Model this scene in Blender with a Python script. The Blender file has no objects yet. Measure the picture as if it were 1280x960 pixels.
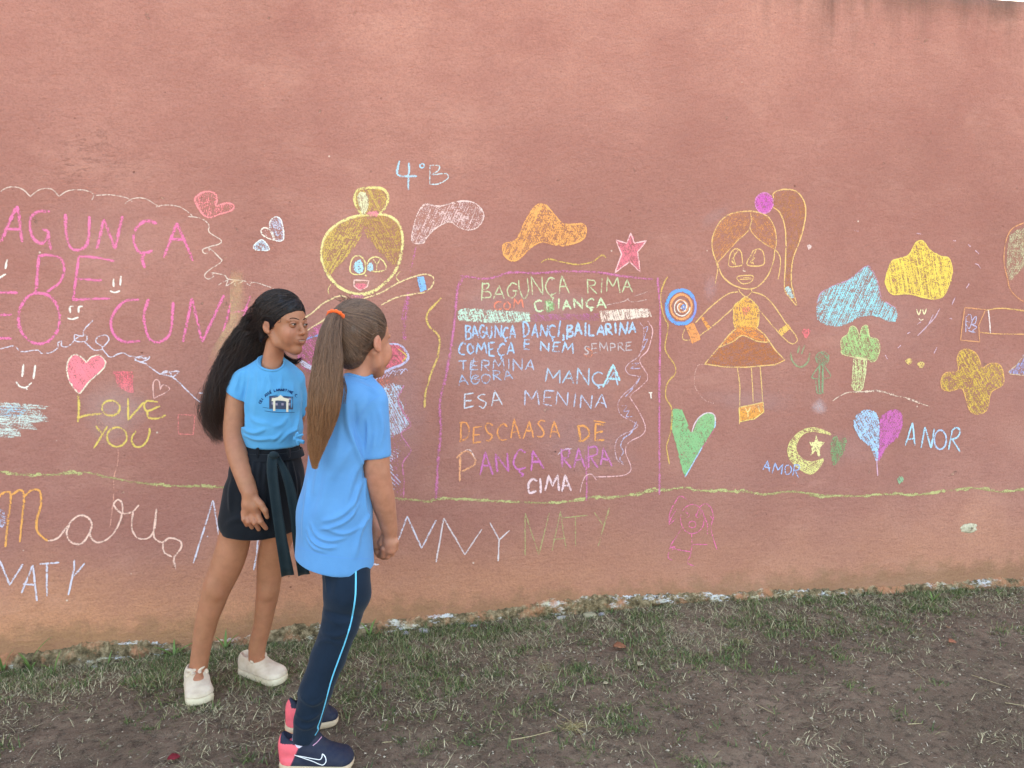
import bpy, bmesh, math, random
import numpy as np
from mathutils import Vector, Matrix
from mathutils.geometry import tessellate_polygon
from mathutils.bvhtree import BVHTree

random.seed(7)
rng = np.random.default_rng(7)
SC = bpy.context.scene
COL = SC.collection
R = math.radians

# ------------------------------------------------------------------ camera
CAM_H, CAM_D = 1.28, 3.05            # height above the ground, distance to the wall
YAW, PITCH, FPX = R(10.8), R(5.65), 960.0
CAM = np.array([0.0, -CAM_D, CAM_H])
FWD = np.array([math.sin(YAW) * math.cos(PITCH), math.cos(YAW) * math.cos(PITCH), -math.sin(PITCH)])
RGT = np.array([math.cos(YAW), -math.sin(YAW), 0.0])
UPV = np.cross(RGT, FWD)
FH = np.array([math.sin(YAW), math.cos(YAW), 0.0])
cd = bpy.data.cameras.new('camera')
cam = bpy.data.objects.new('camera', cd)
COL.objects.link(cam)
cd.sensor_width = 36.0
cd.lens = 36.0 * FPX / 1280.0
cd.clip_end = 2000.0
cam.matrix_world = Matrix((
    (RGT[0], UPV[0], -FWD[0], CAM[0]),
    (RGT[1], UPV[1], -FWD[1], CAM[1]),
    (RGT[2], UPV[2], -FWD[2], CAM[2]),
    (0, 0, 0, 1)))
SC.camera = cam

# ------------------------------------------------------------------ light
SUN_EL, SUN_AZ = R(29.0), YAW - R(0.7)       # behind the wall, a little above its top
w = bpy.data.worlds.new('World')
SC.world = w
w.use_nodes = True
nt = w.node_tree
sky = nt.nodes.new('ShaderNodeTexSky')
sky.sky_type = 'NISHITA'
sky.sun_disc = False
sky.sun_elevation = SUN_EL
sky.sun_rotation = SUN_AZ
sky.dust_density = 3.0
sky.air_density = 1.0
sky.ozone_density = 0.6
bg = nt.nodes['Background']
nt.links.new(sky.outputs[0], bg.inputs[0])
bg.inputs[1].default_value = 0.15
sl = bpy.data.lights.new('sun', 'SUN')
sl.energy = 4.0
sl.angle = R(0.5)
sl.color = (1.0, 0.93, 0.82)
sun = bpy.data.objects.new('sun', sl)
COL.objects.link(sun)
sdir = Vector((math.sin(SUN_AZ) * math.cos(SUN_EL), math.cos(SUN_AZ) * math.cos(SUN_EL), math.sin(SUN_EL)))
sun.rotation_euler = sdir.to_track_quat('Z', 'Y').to_euler()
sun.location = (0, 6, 6)
SC.view_settings.view_transform = 'Standard'
SC.view_settings.look = 'None'
SC.view_settings.exposure = 2.86
SC.view_settings.use_white_balance = True      # the phone balanced for open shade
SC.view_settings.white_balance_temperature = 8200
SC.view_settings.white_balance_tint = 6
SC.view_settings.gamma = 1.0
SC.cycles.max_bounces = 8
SC.cycles.diffuse_bounces = 4
SC.cycles.transparent_max_bounces = 24

# ------------------------------------------------------------------ helpers
def lin(c, k=1.0):
    out = []
    for v in c[:3]:
        v = v / 255.0
        out.append((v / 12.92 if v <= 0.04045 else ((v + 0.055) / 1.055) ** 2.4) * k)
    return tuple(out) + (1.0,)

def ray(px, py):
    return FWD + RGT * ((px - 640.0) / FPX) - UPV * ((py - 480.0) / FPX)

def wallpt(px, py):
    """point of the wall's front face (the plane y = 0) seen at a place of the photograph -> x, z"""
    r = ray(px, py)
    t = -CAM[1] / r[1]
    return CAM[0] + t * r[0], CAM[2] + t * r[2]

def project(P):
    v = np.asarray(P, float) - CAM
    d = v @ FWD
    return 640 + FPX * (v @ RGT) / d, 480 - FPX * (v @ UPV) / d, d

def put(name, me, mats, parent=None):
    o = bpy.data.objects.new(name, me)
    COL.objects.link(o)
    if not isinstance(mats, (list, tuple)):
        mats = [mats]
    for m in mats:
        if m is not None:
            me.materials.append(m)
    if parent is not None:
        o.parent = parent
    return o

def mesh(name, V, F, smooth=False, cols=None, attr='Col'):
    me = bpy.data.meshes.new(name)
    V = np.asarray(V, dtype=np.float32).reshape(-1, 3)
    if isinstance(F, np.ndarray):
        n, k = F.shape
        me.vertices.add(len(V)); me.vertices.foreach_set('co', V.ravel())
        me.loops.add(n * k); me.loops.foreach_set('vertex_index', F.astype(np.int32).ravel())
        me.polygons.add(n)
        me.polygons.foreach_set('loop_start', np.arange(0, n * k, k, dtype=np.int32))
        me.polygons.foreach_set('loop_total', np.full(n, k, dtype=np.int32))
        me.update(calc_edges=True)
        me.validate()
    else:
        me.from_pydata([tuple(v) for v in V], [], F)
        me.update()
    if cols is not None:
        a = me.color_attributes.new(attr, 'FLOAT_COLOR', 'POINT')
        c = np.asarray(cols, dtype=np.float32)
        if c.shape[1] == 3:
            c = np.hstack([c, np.ones((len(c), 1), np.float32)])
        a.data.foreach_set('color', c.ravel())
    if smooth:
        me.polygons.foreach_set('use_smooth', np.ones(len(me.polygons), dtype=bool))
    return me

def tag(o, label=None, cat=None, group=None, kind=None):
    if label: o['label'] = label
    if cat: o['category'] = cat
    if group: o['group'] = group
    if kind: o['kind'] = kind
    return o

def empty(name, loc, rz=0.0):
    o = bpy.data.objects.new(name, None)
    COL.objects.link(o)
    o.location = loc
    o.rotation_euler = (0, 0, rz)
    o.empty_display_size = 0.1
    return o

class NT:
    """small helper for node materials"""
    def __init__(s, name, rough=0.9, spec=0.2):
        s.m = bpy.data.materials.new(name)
        s.m.use_nodes = True
        s.t = s.m.node_tree
        s.p = s.t.nodes['Principled BSDF']
        s.out = s.t.nodes['Material Output']
        s.p.inputs['Roughness'].default_value = rough
        s.p.inputs['Specular IOR Level'].default_value = spec
        s.co = None
    def n(s, ty, **kw):
        nd = s.t.nodes.new('ShaderNode' + ty)
        for k, v in kw.items():
            setattr(nd, k, v)
        return nd
    def l(s, a, b):
        s.t.links.new(a, b)
    def coord(s):
        if s.co is None:
            s.co = s.n('TexCoord').outputs['Object']
        return s.co
    def mapping(s, scale=(1, 1, 1), loc=(0, 0, 0), rot=(0, 0, 0)):
        m = s.n('Mapping')
        s.l(s.coord(), m.inputs[0])
        m.inputs['Scale'].default_value = scale
        m.inputs['Location'].default_value = loc
        m.inputs['Rotation'].default_value = rot
        return m.outputs[0]
    def noise(s, scale, detail=4, rough=0.55, dist=0.0, vec=None):
        nd = s.n('TexNoise')
        nd.inputs['Scale'].default_value = scale
        nd.inputs['Detail'].default_value = detail
        nd.inputs['Roughness'].default_value = rough
        nd.inputs['Distortion'].default_value = dist
        s.l(vec if vec is not None else s.coord(), nd.inputs['Vector'])
        return nd.outputs['Fac']
    def ramp(s, fac, stops, interp='LINEAR'):
        r = s.n('ValToRGB')
        r.color_ramp.interpolation = interp
        e = r.color_ramp.elements
        while len(e) < len(stops):
            e.new(0.5)
        for i, (p, c) in enumerate(stops):
            e[i].position = p
            if not isinstance(c, (tuple, list)):
                c = (c, c, c, 1)
            e[i].color = c
        s.l(fac, r.inputs[0])
        return r.outputs[0]
    def math(s, op, a, b=None, c=None, clamp=False):
        m = s.n('Math', operation=op)
        m.use_clamp = clamp
        for i, v in enumerate((a, b, c)):
            if v is None: continue
            if isinstance(v, (int, float)): m.inputs[i].default_value = v
            else: s.l(v, m.inputs[i])
        return m.outputs[0]
    def mix(s, fac, a, b, blend='MIX'):
        m = s.n('Mix', data_type='RGBA', blend_type=blend)
        for sock, v in ((m.inputs['Factor'], fac), (m.inputs[6], a), (m.inputs[7], b)):
            if isinstance(v, (int, float)): sock.default_value = v
            elif isinstance(v, tuple): sock.default_value = v
            else: s.l(v, sock)
        return m.outputs[2]
    def maprange(s, v, a, b, c=0.0, d=1.0, smooth=False):
        m = s.n('MapRange')
        if smooth: m.interpolation_type = 'SMOOTHSTEP'
        s.l(v, m.inputs[0])
        for i, x in enumerate((a, b, c, d)):
            m.inputs[i + 1].default_value = x
        return m.outputs[0]
    def color(s, c):
        if isinstance(c, tuple): s.p.inputs['Base Color'].default_value = c
        else: s.l(c, s.p.inputs['Base Color'])
    def bump(s, h, strength=0.5, dist=0.01, prev=None):
        b = s.n('Bump')
        b.inputs['Strength'].default_value = strength
        b.inputs['Distance'].default_value = dist
        s.l(h, b.inputs['Height'])
        if prev is not None: s.l(prev, b.inputs['Normal'])
        s.l(b.outputs[0], s.p.inputs['Normal'])
        return b.outputs[0]

def vnoise(P, seed=0, octaves=3):
    """smooth value noise for arrays of points (N, d) -> about -1..1"""
    P = np.asarray(P, float)
    d = P.shape[1]
    out = np.zeros(len(P)); amp = 1.0; tot = 0.0
    for o in range(octaves):
        Q = P * (2 ** o) + 17.3 * o + seed * 7.77
        i = np.floor(Q).astype(np.int64); f = Q - i
        f = f * f * (3 - 2 * f)
        acc = np.zeros(len(P))
        for c in range(2 ** d):
            wgt = np.ones(len(P)); h = np.full(len(P), 1013 * (o + 1) + seed * 911, dtype=np.int64)
            for k in range(d):
                b = (c >> k) & 1
                wgt = wgt * (f[:, k] if b else 1 - f[:, k])
                h = h * 1664525 + (i[:, k] + b) * 22695477 + 1013904223
                h ^= (h >> 15)
            h = (h * 2246822519) & 0xffffffff
            acc += wgt * ((h >> 8) & 0xffff) / 32767.5 - wgt
        out += acc * amp; tot += amp; amp *= 0.5
    return out / tot
# ------------------------------------------------------------------ the wall
BASE_PX = [(-260, 856), (0, 834), (150, 823), (300, 803), (450, 791), (520, 783), (640, 769), (750, 761), (860, 750), (950, 746), (1100, 739), (1280, 731), (1500, 722)]
_bx, _bz = zip(*[wallpt(*p) for p in BASE_PX])
def base_z(x):
    return np.interp(x, _bx, _bz)

def wave(x, z):
    """gentle unevenness of the plaster, in metres"""
    P = np.stack([np.atleast_1d(x).astype(float) * 1.7, np.atleast_1d(z).astype(float) * 1.7], 1)
    return 0.004 * vnoise(P, 5, 2)

WX0, WX1, WZ0 = -9.0, 12.0, -0.35
_tx0, WZT = wallpt(1262, 0)
def wall_top(x):
    P = np.stack([np.atleast_1d(x) * 3.0, np.zeros(np.size(x))], 1)
    return WZT + 0.012 * vnoise(P, 9, 4)

m = NT('painted_plaster', 0.92, 0.15)
big = m.noise(0.9, 5, 0.6)
mid = m.noise(5.0, 6, 0.65)
fine = m.noise(130.0, 4, 0.7)
sep = m.n('SeparateXYZ'); m.l(m.coord(), sep.inputs[0])
X, Z = sep.outputs[0], sep.outputs[2]
col = m.ramp(big, [(0.3, lin((162, 110, 99))), (0.52, lin((179, 124, 112))), (0.72, lin((200, 143, 127)))])
col = m.mix(m.ramp(mid, [(0.3, 0.0), (0.7, 0.6)]), col, lin((170, 112, 101)))
# paler blotches in the upper part, dusty orange splash near the ground with warm light painted in at left
up = m.maprange(Z, 1.6, 2.6, 0.0, 0.55, True)
col = m.mix(m.math('MULTIPLY', up, m.ramp(m.noise(2.2, 5, 0.7), [(0.35, 0.0), (0.75, 1.0)])), col, lin((214, 156, 138)))
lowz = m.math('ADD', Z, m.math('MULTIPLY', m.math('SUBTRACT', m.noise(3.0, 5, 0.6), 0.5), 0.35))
low = m.math('MULTIPLY', m.maprange(lowz, 0.50, 0.02, 0.0, 0.9, True), m.maprange(X, -2.6, 0.8, 1.0, 0.5, True))  # earth splash; its fade towards the right paints the light's falloff
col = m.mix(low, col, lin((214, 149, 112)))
dirt = m.maprange(m.math('ADD', Z, m.math('MULTIPLY', m.math('SUBTRACT', m.noise(14.0, 6, 0.7), 0.5), 0.25)), 0.13, 0.03, 0.0, 0.6, True)
col = m.mix(dirt, col, lin((140, 108, 78)))
# dark rain streaks that run down from the top edge
st = m.noise(1.0, 5, 0.7, 0.2, m.mapping((9.0, 1, 0.7)))
stm = m.math('MULTIPLY', m.ramp(st, [(0.47, 0.0), (0.68, 1.0)]), m.maprange(m.math('ADD', Z, m.math('MULTIPLY', m.noise(1.0, 3, 0.6, 0, m.mapping((14, 1, 0.2))), 0.35)), 2.45, 2.95, 0.0, 0.7, True))
stm = m.math('MULTIPLY', stm, m.maprange(X, -0.3, 1.0, 0.12, 1.0, True))
edge = m.maprange(m.math('SUBTRACT', Z, m.math('MULTIPLY', m.noise(6.0, 5, 0.7, 0, m.mapping((1.5, 1, 0.4))), 0.35)), WZT - 0.33, WZT - 0.12, 0.0, 0.85, True)
col = m.mix(stm, col, lin((92, 70, 64)))
col = m.mix(m.math('MULTIPLY', edge, m.maprange(X, 0.3, 1.5, 0.0, 1.0, True)), col, lin((105, 84, 72)))
# fine hair cracks running sideways, strongest in a band above the drawings
cv = m.noise(6.5, 6, 0.75, 0.4, m.mapping((0.8, 1, 1.9)))
crack = m.ramp(m.math('ABSOLUTE', m.math('SUBTRACT', cv, 0.5)), [(0.0, 1.0), (0.007, 0.0)])
band = m.math('MULTIPLY', m.maprange(Z, 1.68, 1.80, 0, 1, True), m.maprange(Z, 2.06, 1.9, 0, 1, True))
band = m.math('MULTIPLY', band, m.maprange(X, -1.2, -2.3, 0.25, 1, True))
band = m.math('MULTIPLY', band, m.ramp(m.noise(1.8, 3), [(0.5, 0.0), (0.66, 1.0)]))
crk = m.math('MULTIPLY', crack, band)
col = m.mix(m.math('MULTIPLY', crk, 0.14), col, lin((140, 90, 80)))
chip = m.ramp(m.noise(13.0, 7, 0.8, 0.2), [(0.665, 0.0), (0.685, 1.0)])
col = m.mix(m.math('MULTIPLY', chip, 0.6), col, lin((222, 176, 154)))
# pits and freckles
vo = m.n('TexVoronoi'); vo.inputs['Scale'].default_value = 26.0
m.l(m.coord(), vo.inputs['Vector'])
pit = m.math('MULTIPLY', m.ramp(vo.outputs['Distance'], [(0.06, 1.0), (0.13, 0.0)]), m.ramp(vo.outputs['Color'], [(0.90, 0.0), (0.93, 1.0)]))
col = m.mix(m.math('MULTIPLY', pit, 0.55), col, lin((110, 72, 64)))
vo2 = m.n('TexVoronoi'); vo2.inputs['Scale'].default_value = 9.0
m.l(m.mapping((1, 1, 1), (3.1, 0, 1.7)), vo2.inputs['Vector'])
wsp = m.math('MULTIPLY', m.ramp(vo2.outputs['Distance'], [(0.022, 1.0), (0.04, 0.0)]), m.ramp(vo2.outputs['Color'], [(0.80, 0.0), (0.82, 1.0)]))
col = m.mix(m.math('MULTIPLY', wsp, 0.8), col, lin((235, 215, 200)))
col = m.mix(m.ramp(fine, [(0.36, 0.30), (0.56, 0.0)]), col, lin((130, 84, 76)))
tr = m.noise(3.2, 6, 0.7, 0.4, m.mapping((0.7, 1, 1.8)))
col = m.mix(m.ramp(tr, [(0.40, 0.16), (0.50, 0.0)]), col, lin((164, 108, 98)))
col = m.mix(m.ramp(tr, [(0.54, 0.0), (0.66, 0.14)]), col, lin((214, 160, 142)))
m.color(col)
h = m.math('ADD', m.math('MULTIPLY', m.noise(34, 6, 0.7, 0.3, m.mapping((0.7, 1, 1.5))), 0.9), m.math('MULTIPLY', m.noise(170, 3, 0.6), 0.35))
h = m.math('ADD', h, m.math('MULTIPLY', m.noise(7.0, 5, 0.7), 1.6))
h = m.math('SUBTRACT', h, m.math('MULTIPLY', crk, 0.5))
h = m.math('SUBTRACT', h, m.math('MULTIPLY', chip, 0.7))
h = m.math('SUBTRACT', h, m.math('MULTIPLY', pit, 1.0))
m.bump(h, 0.8, 0.007)
M_WALL = m.m

wall = empty('painted_wall', (1.0, 0.12, 0.0))
tag(wall, 'long terracotta pink plastered wall covered in coloured chalk drawings behind the two girls', 'wall')
WO = np.array([1.0, 0.12, 0.0])

def build_wall():
    nx, nz = 420, 70
    xs = np.linspace(WX0, WX1, nx); ts = np.linspace(0, 1, nz)
    Xg, Tg = np.meshgrid(xs, ts, indexing='ij')
    top = wall_top(xs)[:, None]
    Zg = WZ0 + (top - WZ0) * Tg
    Yg = wave(Xg.ravel(), Zg.ravel()).reshape(Xg.shape)
    V = [np.stack([Xg, Yg, Zg], -1).reshape(-1, 3)]
    idx = np.arange(nx * nz).reshape(nx, nz)
    F = [np.stack([idx[:-1, :-1], idx[1:, :-1], idx[1:, 1:], idx[:-1, 1:]], -1).reshape(-1, 4)]
    # top, slightly rounded edge, and back
    off = nx * nz
    prof = [(0.006, 0.004), (0.02, 0.010), (0.12, 0.014), (0.235, 0.008), (0.24, -0.02), (0.24, None)]
    P = []
    for (yy, dz) in prof:
        zz = (wall_top(xs) + dz) if dz is not None else np.full(nx, WZ0)
        if dz is not None: zz = zz + 0.003 * vnoise(np.stack([xs * 9, np.full(nx, yy * 40)], 1), 3, 2)
        P.append(np.stack([xs, np.full(nx, yy), zz], -1))
    k = len(P)
    V.append(np.stack(P, 1).reshape(-1, 3))
    id2 = off + np.arange(nx * k).reshape(nx, k)
    F.append(np.stack([id2[:-1, :-1], id2[1:, :-1], id2[1:, 1:], id2[:-1, 1:]], -1).reshape(-1, 4))
    F.append(np.stack([idx[:-1, -1], idx[1:, -1], id2[1:, 0], id2[:-1, 0]], -1))
    V = np.concatenate(V) - WO
    return mesh('wall_face', V, np.concatenate(F), True)
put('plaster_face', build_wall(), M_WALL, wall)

# ------------------------------------------------------------------ chalk
def chalk_material(name, soft):
    m = NT(name, 1.0, 0.0)
    a = m.n('VertexColor'); a.layer_name = 'Col'
    nz_ = m.noise(240.0, 3, 0.7)
    n2 = m.noise(62.0, 3, 0.6)
    if soft:
        al = m.math('MULTIPLY', a.outputs['Alpha'], m.math('ADD', 0.35, m.math('MULTIPLY', nz_, 1.2)), clamp=True)
        al = m.math('MULTIPLY', al, m.ramp(n2, [(0.25, 0.5), (0.7, 1.0)]), clamp=True)
    else:
        g = m.math('ADD', m.math('MULTIPLY', nz_, 3.4), m.math('MULTIPLY', n2, 1.5))
        g = m.math('ADD', m.math('SUBTRACT', g, 2.40), a.outputs['Alpha'])
        al = m.maprange(g, 0.34, 0.62, 0.0, 0.97, True)
    hs = m.mix(m.ramp(m.noise(45.0, 2), [(0.3, 0.0), (0.7, 0.18)]), a.outputs['Color'], lin((190, 128, 116)))
    m.color(hs)
    m.l(al, m.p.inputs['Alpha'])
    m.bump(nz_, 0.5, 0.001)
    return m.m
M_CHALK = chalk_material('chalk', False)
M_DUST = chalk_material('chalk_dust', True)

def chalk_lin(c):
    c = (c[0] * .90 + 25, c[1] * .87 + 32, min(255, c[2] * .88 + 28))
    return lin(c, 1.06)
ZOOM = {0: (0, 0, 1.0), 1: (0, 220, 4.0), 2: (0, 420, 4.0), 3: (0, 560, 4.0), 4: (230, 190, 4.0), 5: (470, 190, 4.0),
        6: (540, 320, 4.267), 7: (540, 480, 4.267), 8: (470, 360, 3.43), 9: (800, 220, 5.333), 10: (800, 380, 5.333),
        11: (800, 490, 4.175), 12: (1000, 260, 4.571), 13: (1000, 420, 4.571), 14: (440, 0, 2.4615)}

def smooth_path(pts, closed=False, step=3.0, curve=True):
    P = np.asarray(pts, float)
    if closed: P = np.vstack([P, P[:1]])
    n = len(P); out = []
    for i in range(n - 1):
        p1, p2 = P[i], P[i + 1]
        if closed:
            p0 = P[i - 1] if i > 0 else P[n - 2]
            p3 = P[i + 2] if i + 2 < n else P[1]
        else:
            p0 = P[i - 1] if i > 0 else 2 * p1 - p2
            p3 = P[i + 2] if i + 2 < n else 2 * p2 - p1
        L = np.linalg.norm(p2 - p1)
        k = max(1, int(math.ceil(L / step)))
        for j in range(k):
            t = j / k
            if curve:
                out.append(0.5 * ((2 * p1) + (-p0 + p2) * t + (2 * p0 - 5 * p1 + 4 * p2 - p3) * t * t + (-p0 + 3 * p1 - 3 * p2 + p3) * t ** 3))
            else:
                out.append(p1 * (1 - t) + p2 * t)
    out.append(P[-1])
    return np.array(out)

LAYER = [0]
class Chalk:
    """collects chalk marks given on the wall as seen in the photograph; build() makes ONE thin mesh that lies on the plaster"""
    def __init__(s, z=0):
        s.z = z; s.V = []; s.F = []; s.C = []; s.k = 0
    def conv(s, pts):
        ox, oy, sc = ZOOM[s.z]
        return [(ox + p[0] / sc, oy + p[1] / sc) for p in pts]
    def at(s, z):
        s.z = z; return s
    def _layer(s):
        LAYER[0] += 1
        return 0.0006 + (LAYER[0] % 900) * 0.0000022
    def ribbon(s, W, width, col, dens, wob=0.3, taper=True):
        """W (n,2) wall coordinates in metres, width in metres"""
        n = len(W)
        if n < 2: return
        T = np.gradient(W, axis=0); T /= (np.linalg.norm(T, axis=1)[:, None] + 1e-9)
        N = np.stack([-T[:, 1], T[:, 0]], 1)
        wv = width * (1 + wob * vnoise(np.stack([np.arange(n) * 0.35, np.full(n, s.k * 3.7)], 1), 2, 3))
        if taper and n > 4:
            wv[0] *= 0.6; wv[-1] *= 0.6
        dv = dens + 0.30 * vnoise(np.stack([np.arange(n) * 0.22, np.full(n, s.k * 1.3)], 1), 4, 2)
        off = s._layer() + np.arange(n) * 2e-8
        c = np.array(chalk_lin(col)[:3])
        base = sum(len(v) for v in s.V)
        rows = []
        for q, dd in ((-0.62, -0.42), (0, 0.05), (0.62, -0.42)):
            P = W + N * (wv * q)[:, None]
            y = wave(P[:, 0], P[:, 1]) - off
            rows.append(np.stack([P[:, 0], y, P[:, 1]], 1))
            s.C.append(np.hstack([np.tile(c, (n, 1)), (dv + dd)[:, None]]))
        s.V.append(np.concatenate(rows))
        i = np.arange(n - 1)
        for r in (0, 1):
            a = base + r * n + i
            s.F.append(np.stack([a, a + 1, a + n + 1, a + n], 1))
        s.k += 1
    def towall(s, P):
        return np.array([wallpt(x, y) for x, y in P])
    def line(s, pts, col, w=2.0, dens=0.85, closed=False, curve=True, rep=1, jit=0.5):
        P = s.conv(pts)
        Q = smooth_path(P, closed, 3.0, curve)
        for r in range(rep):
            J = Q + 0.28 * np.stack([vnoise(np.stack([np.arange(len(Q)) * 0.3, np.full(len(Q), s.k + 0.5)], 1), 1, 2),
                                     vnoise(np.stack([np.arange(len(Q)) * 0.3, np.full(len(Q), s.k + 9.5)], 1), 1, 2)], 1)
            if r: J = J + rng.normal(0, jit, 2)
            s.ribbon(s.towall(J), w * 0.00255 * 1.06, col, dens - .03)
        return s
    def circle(s, cx, cy, rx, ry, col, w=2.0, dens=0.85, a0=0, a1=360, rep=1):
        n = max(10, int((a1 - a0) / 22))
        pts = [(cx + rx * math.cos(R(a)), cy + ry * math.sin(R(a))) for a in np.linspace(a0, a1, n)]
        return s.line(pts, col, w, dens, rep=rep)
    def fill(s, poly, col, dens=0.62, ang=60, gap=2.2, w=2.4, base=0.42, curve=True, edge=None, ew=1.6, ed=0.8):
        dens -= .07; base = base - .09 if base > 0 else 0
        P = s.conv(poly)
        Q = smooth_path(P, True, 4.0, curve)[:-1]
        Wp = s.towall(Q)
        c = np.array(chalk_lin(col)[:3])
        if base > 0:
            tris = tessellate_polygon([[Vector((a, b, 0)) for a, b in Wp]])
            off = s._layer()
            b0 = sum(len(v) for v in s.V)
            y = wave(Wp[:, 0], Wp[:, 1]) - off
            s.V.append(np.stack([Wp[:, 0], y, Wp[:, 1]], 1))
            s.C.append(np.hstack([np.tile(c, (len(Wp), 1)), np.full((len(Wp), 1), base)]))
            s.F += [np.array([[b0 + t[0], b0 + t[1], b0 + t[2], b0 + t[2]]]) for t in tris]
        # back-and-forth hatching inside the outline
        a = R(ang); d = np.array([math.cos(a), math.sin(a)]); nn = np.array([-d[1], d[0]])
        pr = Q @ nn; pd = Q @ d
        t = pr.min() + gap * 0.5; flip = False; prev = None; runs = []
        nQ = len(Q)
        while t < pr.max():
            hits = []
            for i in range(nQ):
                p, q = pr[i], pr[(i + 1) % nQ]
                if (p - t) * (q - t) < 0:
                    u = (t - p) / (q - p)
                    hits.append(pd[i] * (1 - u) + pd[(i + 1) % nQ] * u)
            hits.sort()
            for k in range(0, len(hits) - 1, 2):
                lo, hi = hits[k], hits[k + 1]
                if hi - lo < 1.0: continue
                lo += rng.uniform(-0.6, 1.2); hi -= rng.uniform(-0.6, 1.2)
                s1, s2 = t + rng.normal(0, 0.35), t + rng.normal(0, 0.5)
                e = (lo, hi) if not flip else (hi, lo)
                runs.append((d * e[0] + nn * s1, d * e[1] + nn * s2))
            flip = not flip
            t += gap * rng.uniform(0.75, 1.3)
        for p, q in runs:
            L = np.linalg.norm(q - p); k = max(3, int(L / 5))
            tt = np.linspace(0, 1, k)[:, None]
            bow = np.sin(tt * math.pi) * nn * rng.normal(0, 0.5)
            s.ribbon(s.towall(p * (1 - tt) + q * tt + bow), w * 0.00255, col, dens + rng.uniform(-0.15, 0.12), 0.4)
        if edge: s.line(poly, edge, ew, ed, closed=True, curve=curve)
        return s
    def text(s, txt, a, b, h, col, w=2.0, dens=0.85, lean=0.0, jit=0.09, rep=1):
        """txt on a baseline from a to b (zoom coordinates), letters h high"""
        ws = [GLYPHW.get(ch, 0.75) for ch in txt]
        tot = sum(ws) + 0.0
        a = np.array(a, float); b = np.array(b, float); d = b - a; L = np.linalg.norm(d); u = d / L; v = np.array([u[1], -u[0]])
        x = 0.0
        for ch, wd in zip(txt, ws):
            cw = L * wd / tot
            if ch in GLYPH:
                sz = h * (1 + rng.uniform(-jit, jit) * 1.6); dy = h * rng.uniform(-jit, jit)
                rot = rng.uniform(-jit, jit)
                for stroke in GLYPH[ch]:
                    cur = stroke[0] == 'c'
                    pts = []
                    for gx, gy in stroke[1]:
                        gx += rng.uniform(-.07, .07); gy += rng.uniform(-.06, .06)
                        p = a + u * (x + (gx * 0.80 + 0.1) * cw + (lean + rot) * gy * sz) + v * (gy * sz + dy)
                        pts.append(tuple(p))
                    s.line(pts, col, w, dens, curve=cur, rep=rep)
            x += cw
        return s
    def smudge(s, poly, col, dens=0.3):
        """rubbed chalk dust: dense in the middle, fading to nothing at its rim (own soft material)"""
        P = np.array(s.conv(poly)); Q = smooth_path(P, True, 6.0)[:-1]
        c0 = Q.mean(0); c = np.array(chalk_lin(col)[:3]); n = len(Q); off = s._layer()
        b0 = sum(len(v) for v in s.V)
        for f, dd in ((0.0, 1.0), (0.4, 0.8), (0.72, 0.4), (1.0, 0.0)):
            W = s.towall(c0 + (Q - c0) * f)
            s.V.append(np.stack([W[:, 0], wave(W[:, 0], W[:, 1]) - off, W[:, 1]], 1))
            s.C.append(np.hstack([np.tile(c, (n, 1)), np.full((n, 1), dd * dens)]))
        i = np.arange(n); j = (i + 1) % n
        for r in range(3):
            s.F.append(np.stack([b0 + r * n + i, b0 + r * n + j, b0 + (r + 1) * n + j, b0 + (r + 1) * n + i], 1))
        return s
    def build(s, name, label=None, parent=None, soft=False):
        V = np.concatenate(s.V); 
        V = V - (WO if parent is None or parent is wall or parent.parent is wall else 0)
        me = bpy.data.meshes.new(name)
        F = [tuple(int(x) for x in (f[:3] if f[2] == f[3] else f)) for A in s.F for f in A]
        me.from_pydata([tuple(map(float, v)) for v in V], [], F); me.update()
        at = me.color_attributes.new('Col', 'FLOAT_COLOR', 'POINT')
        at.data.foreach_set('color', np.clip(np.concatenate(s.C), 0, 1.2).astype(np.float32).ravel())
        o = put(name, me, M_DUST if soft else M_CHALK, parent if parent is not None else wall)
        if label: o['label'] = label
        return o

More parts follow.
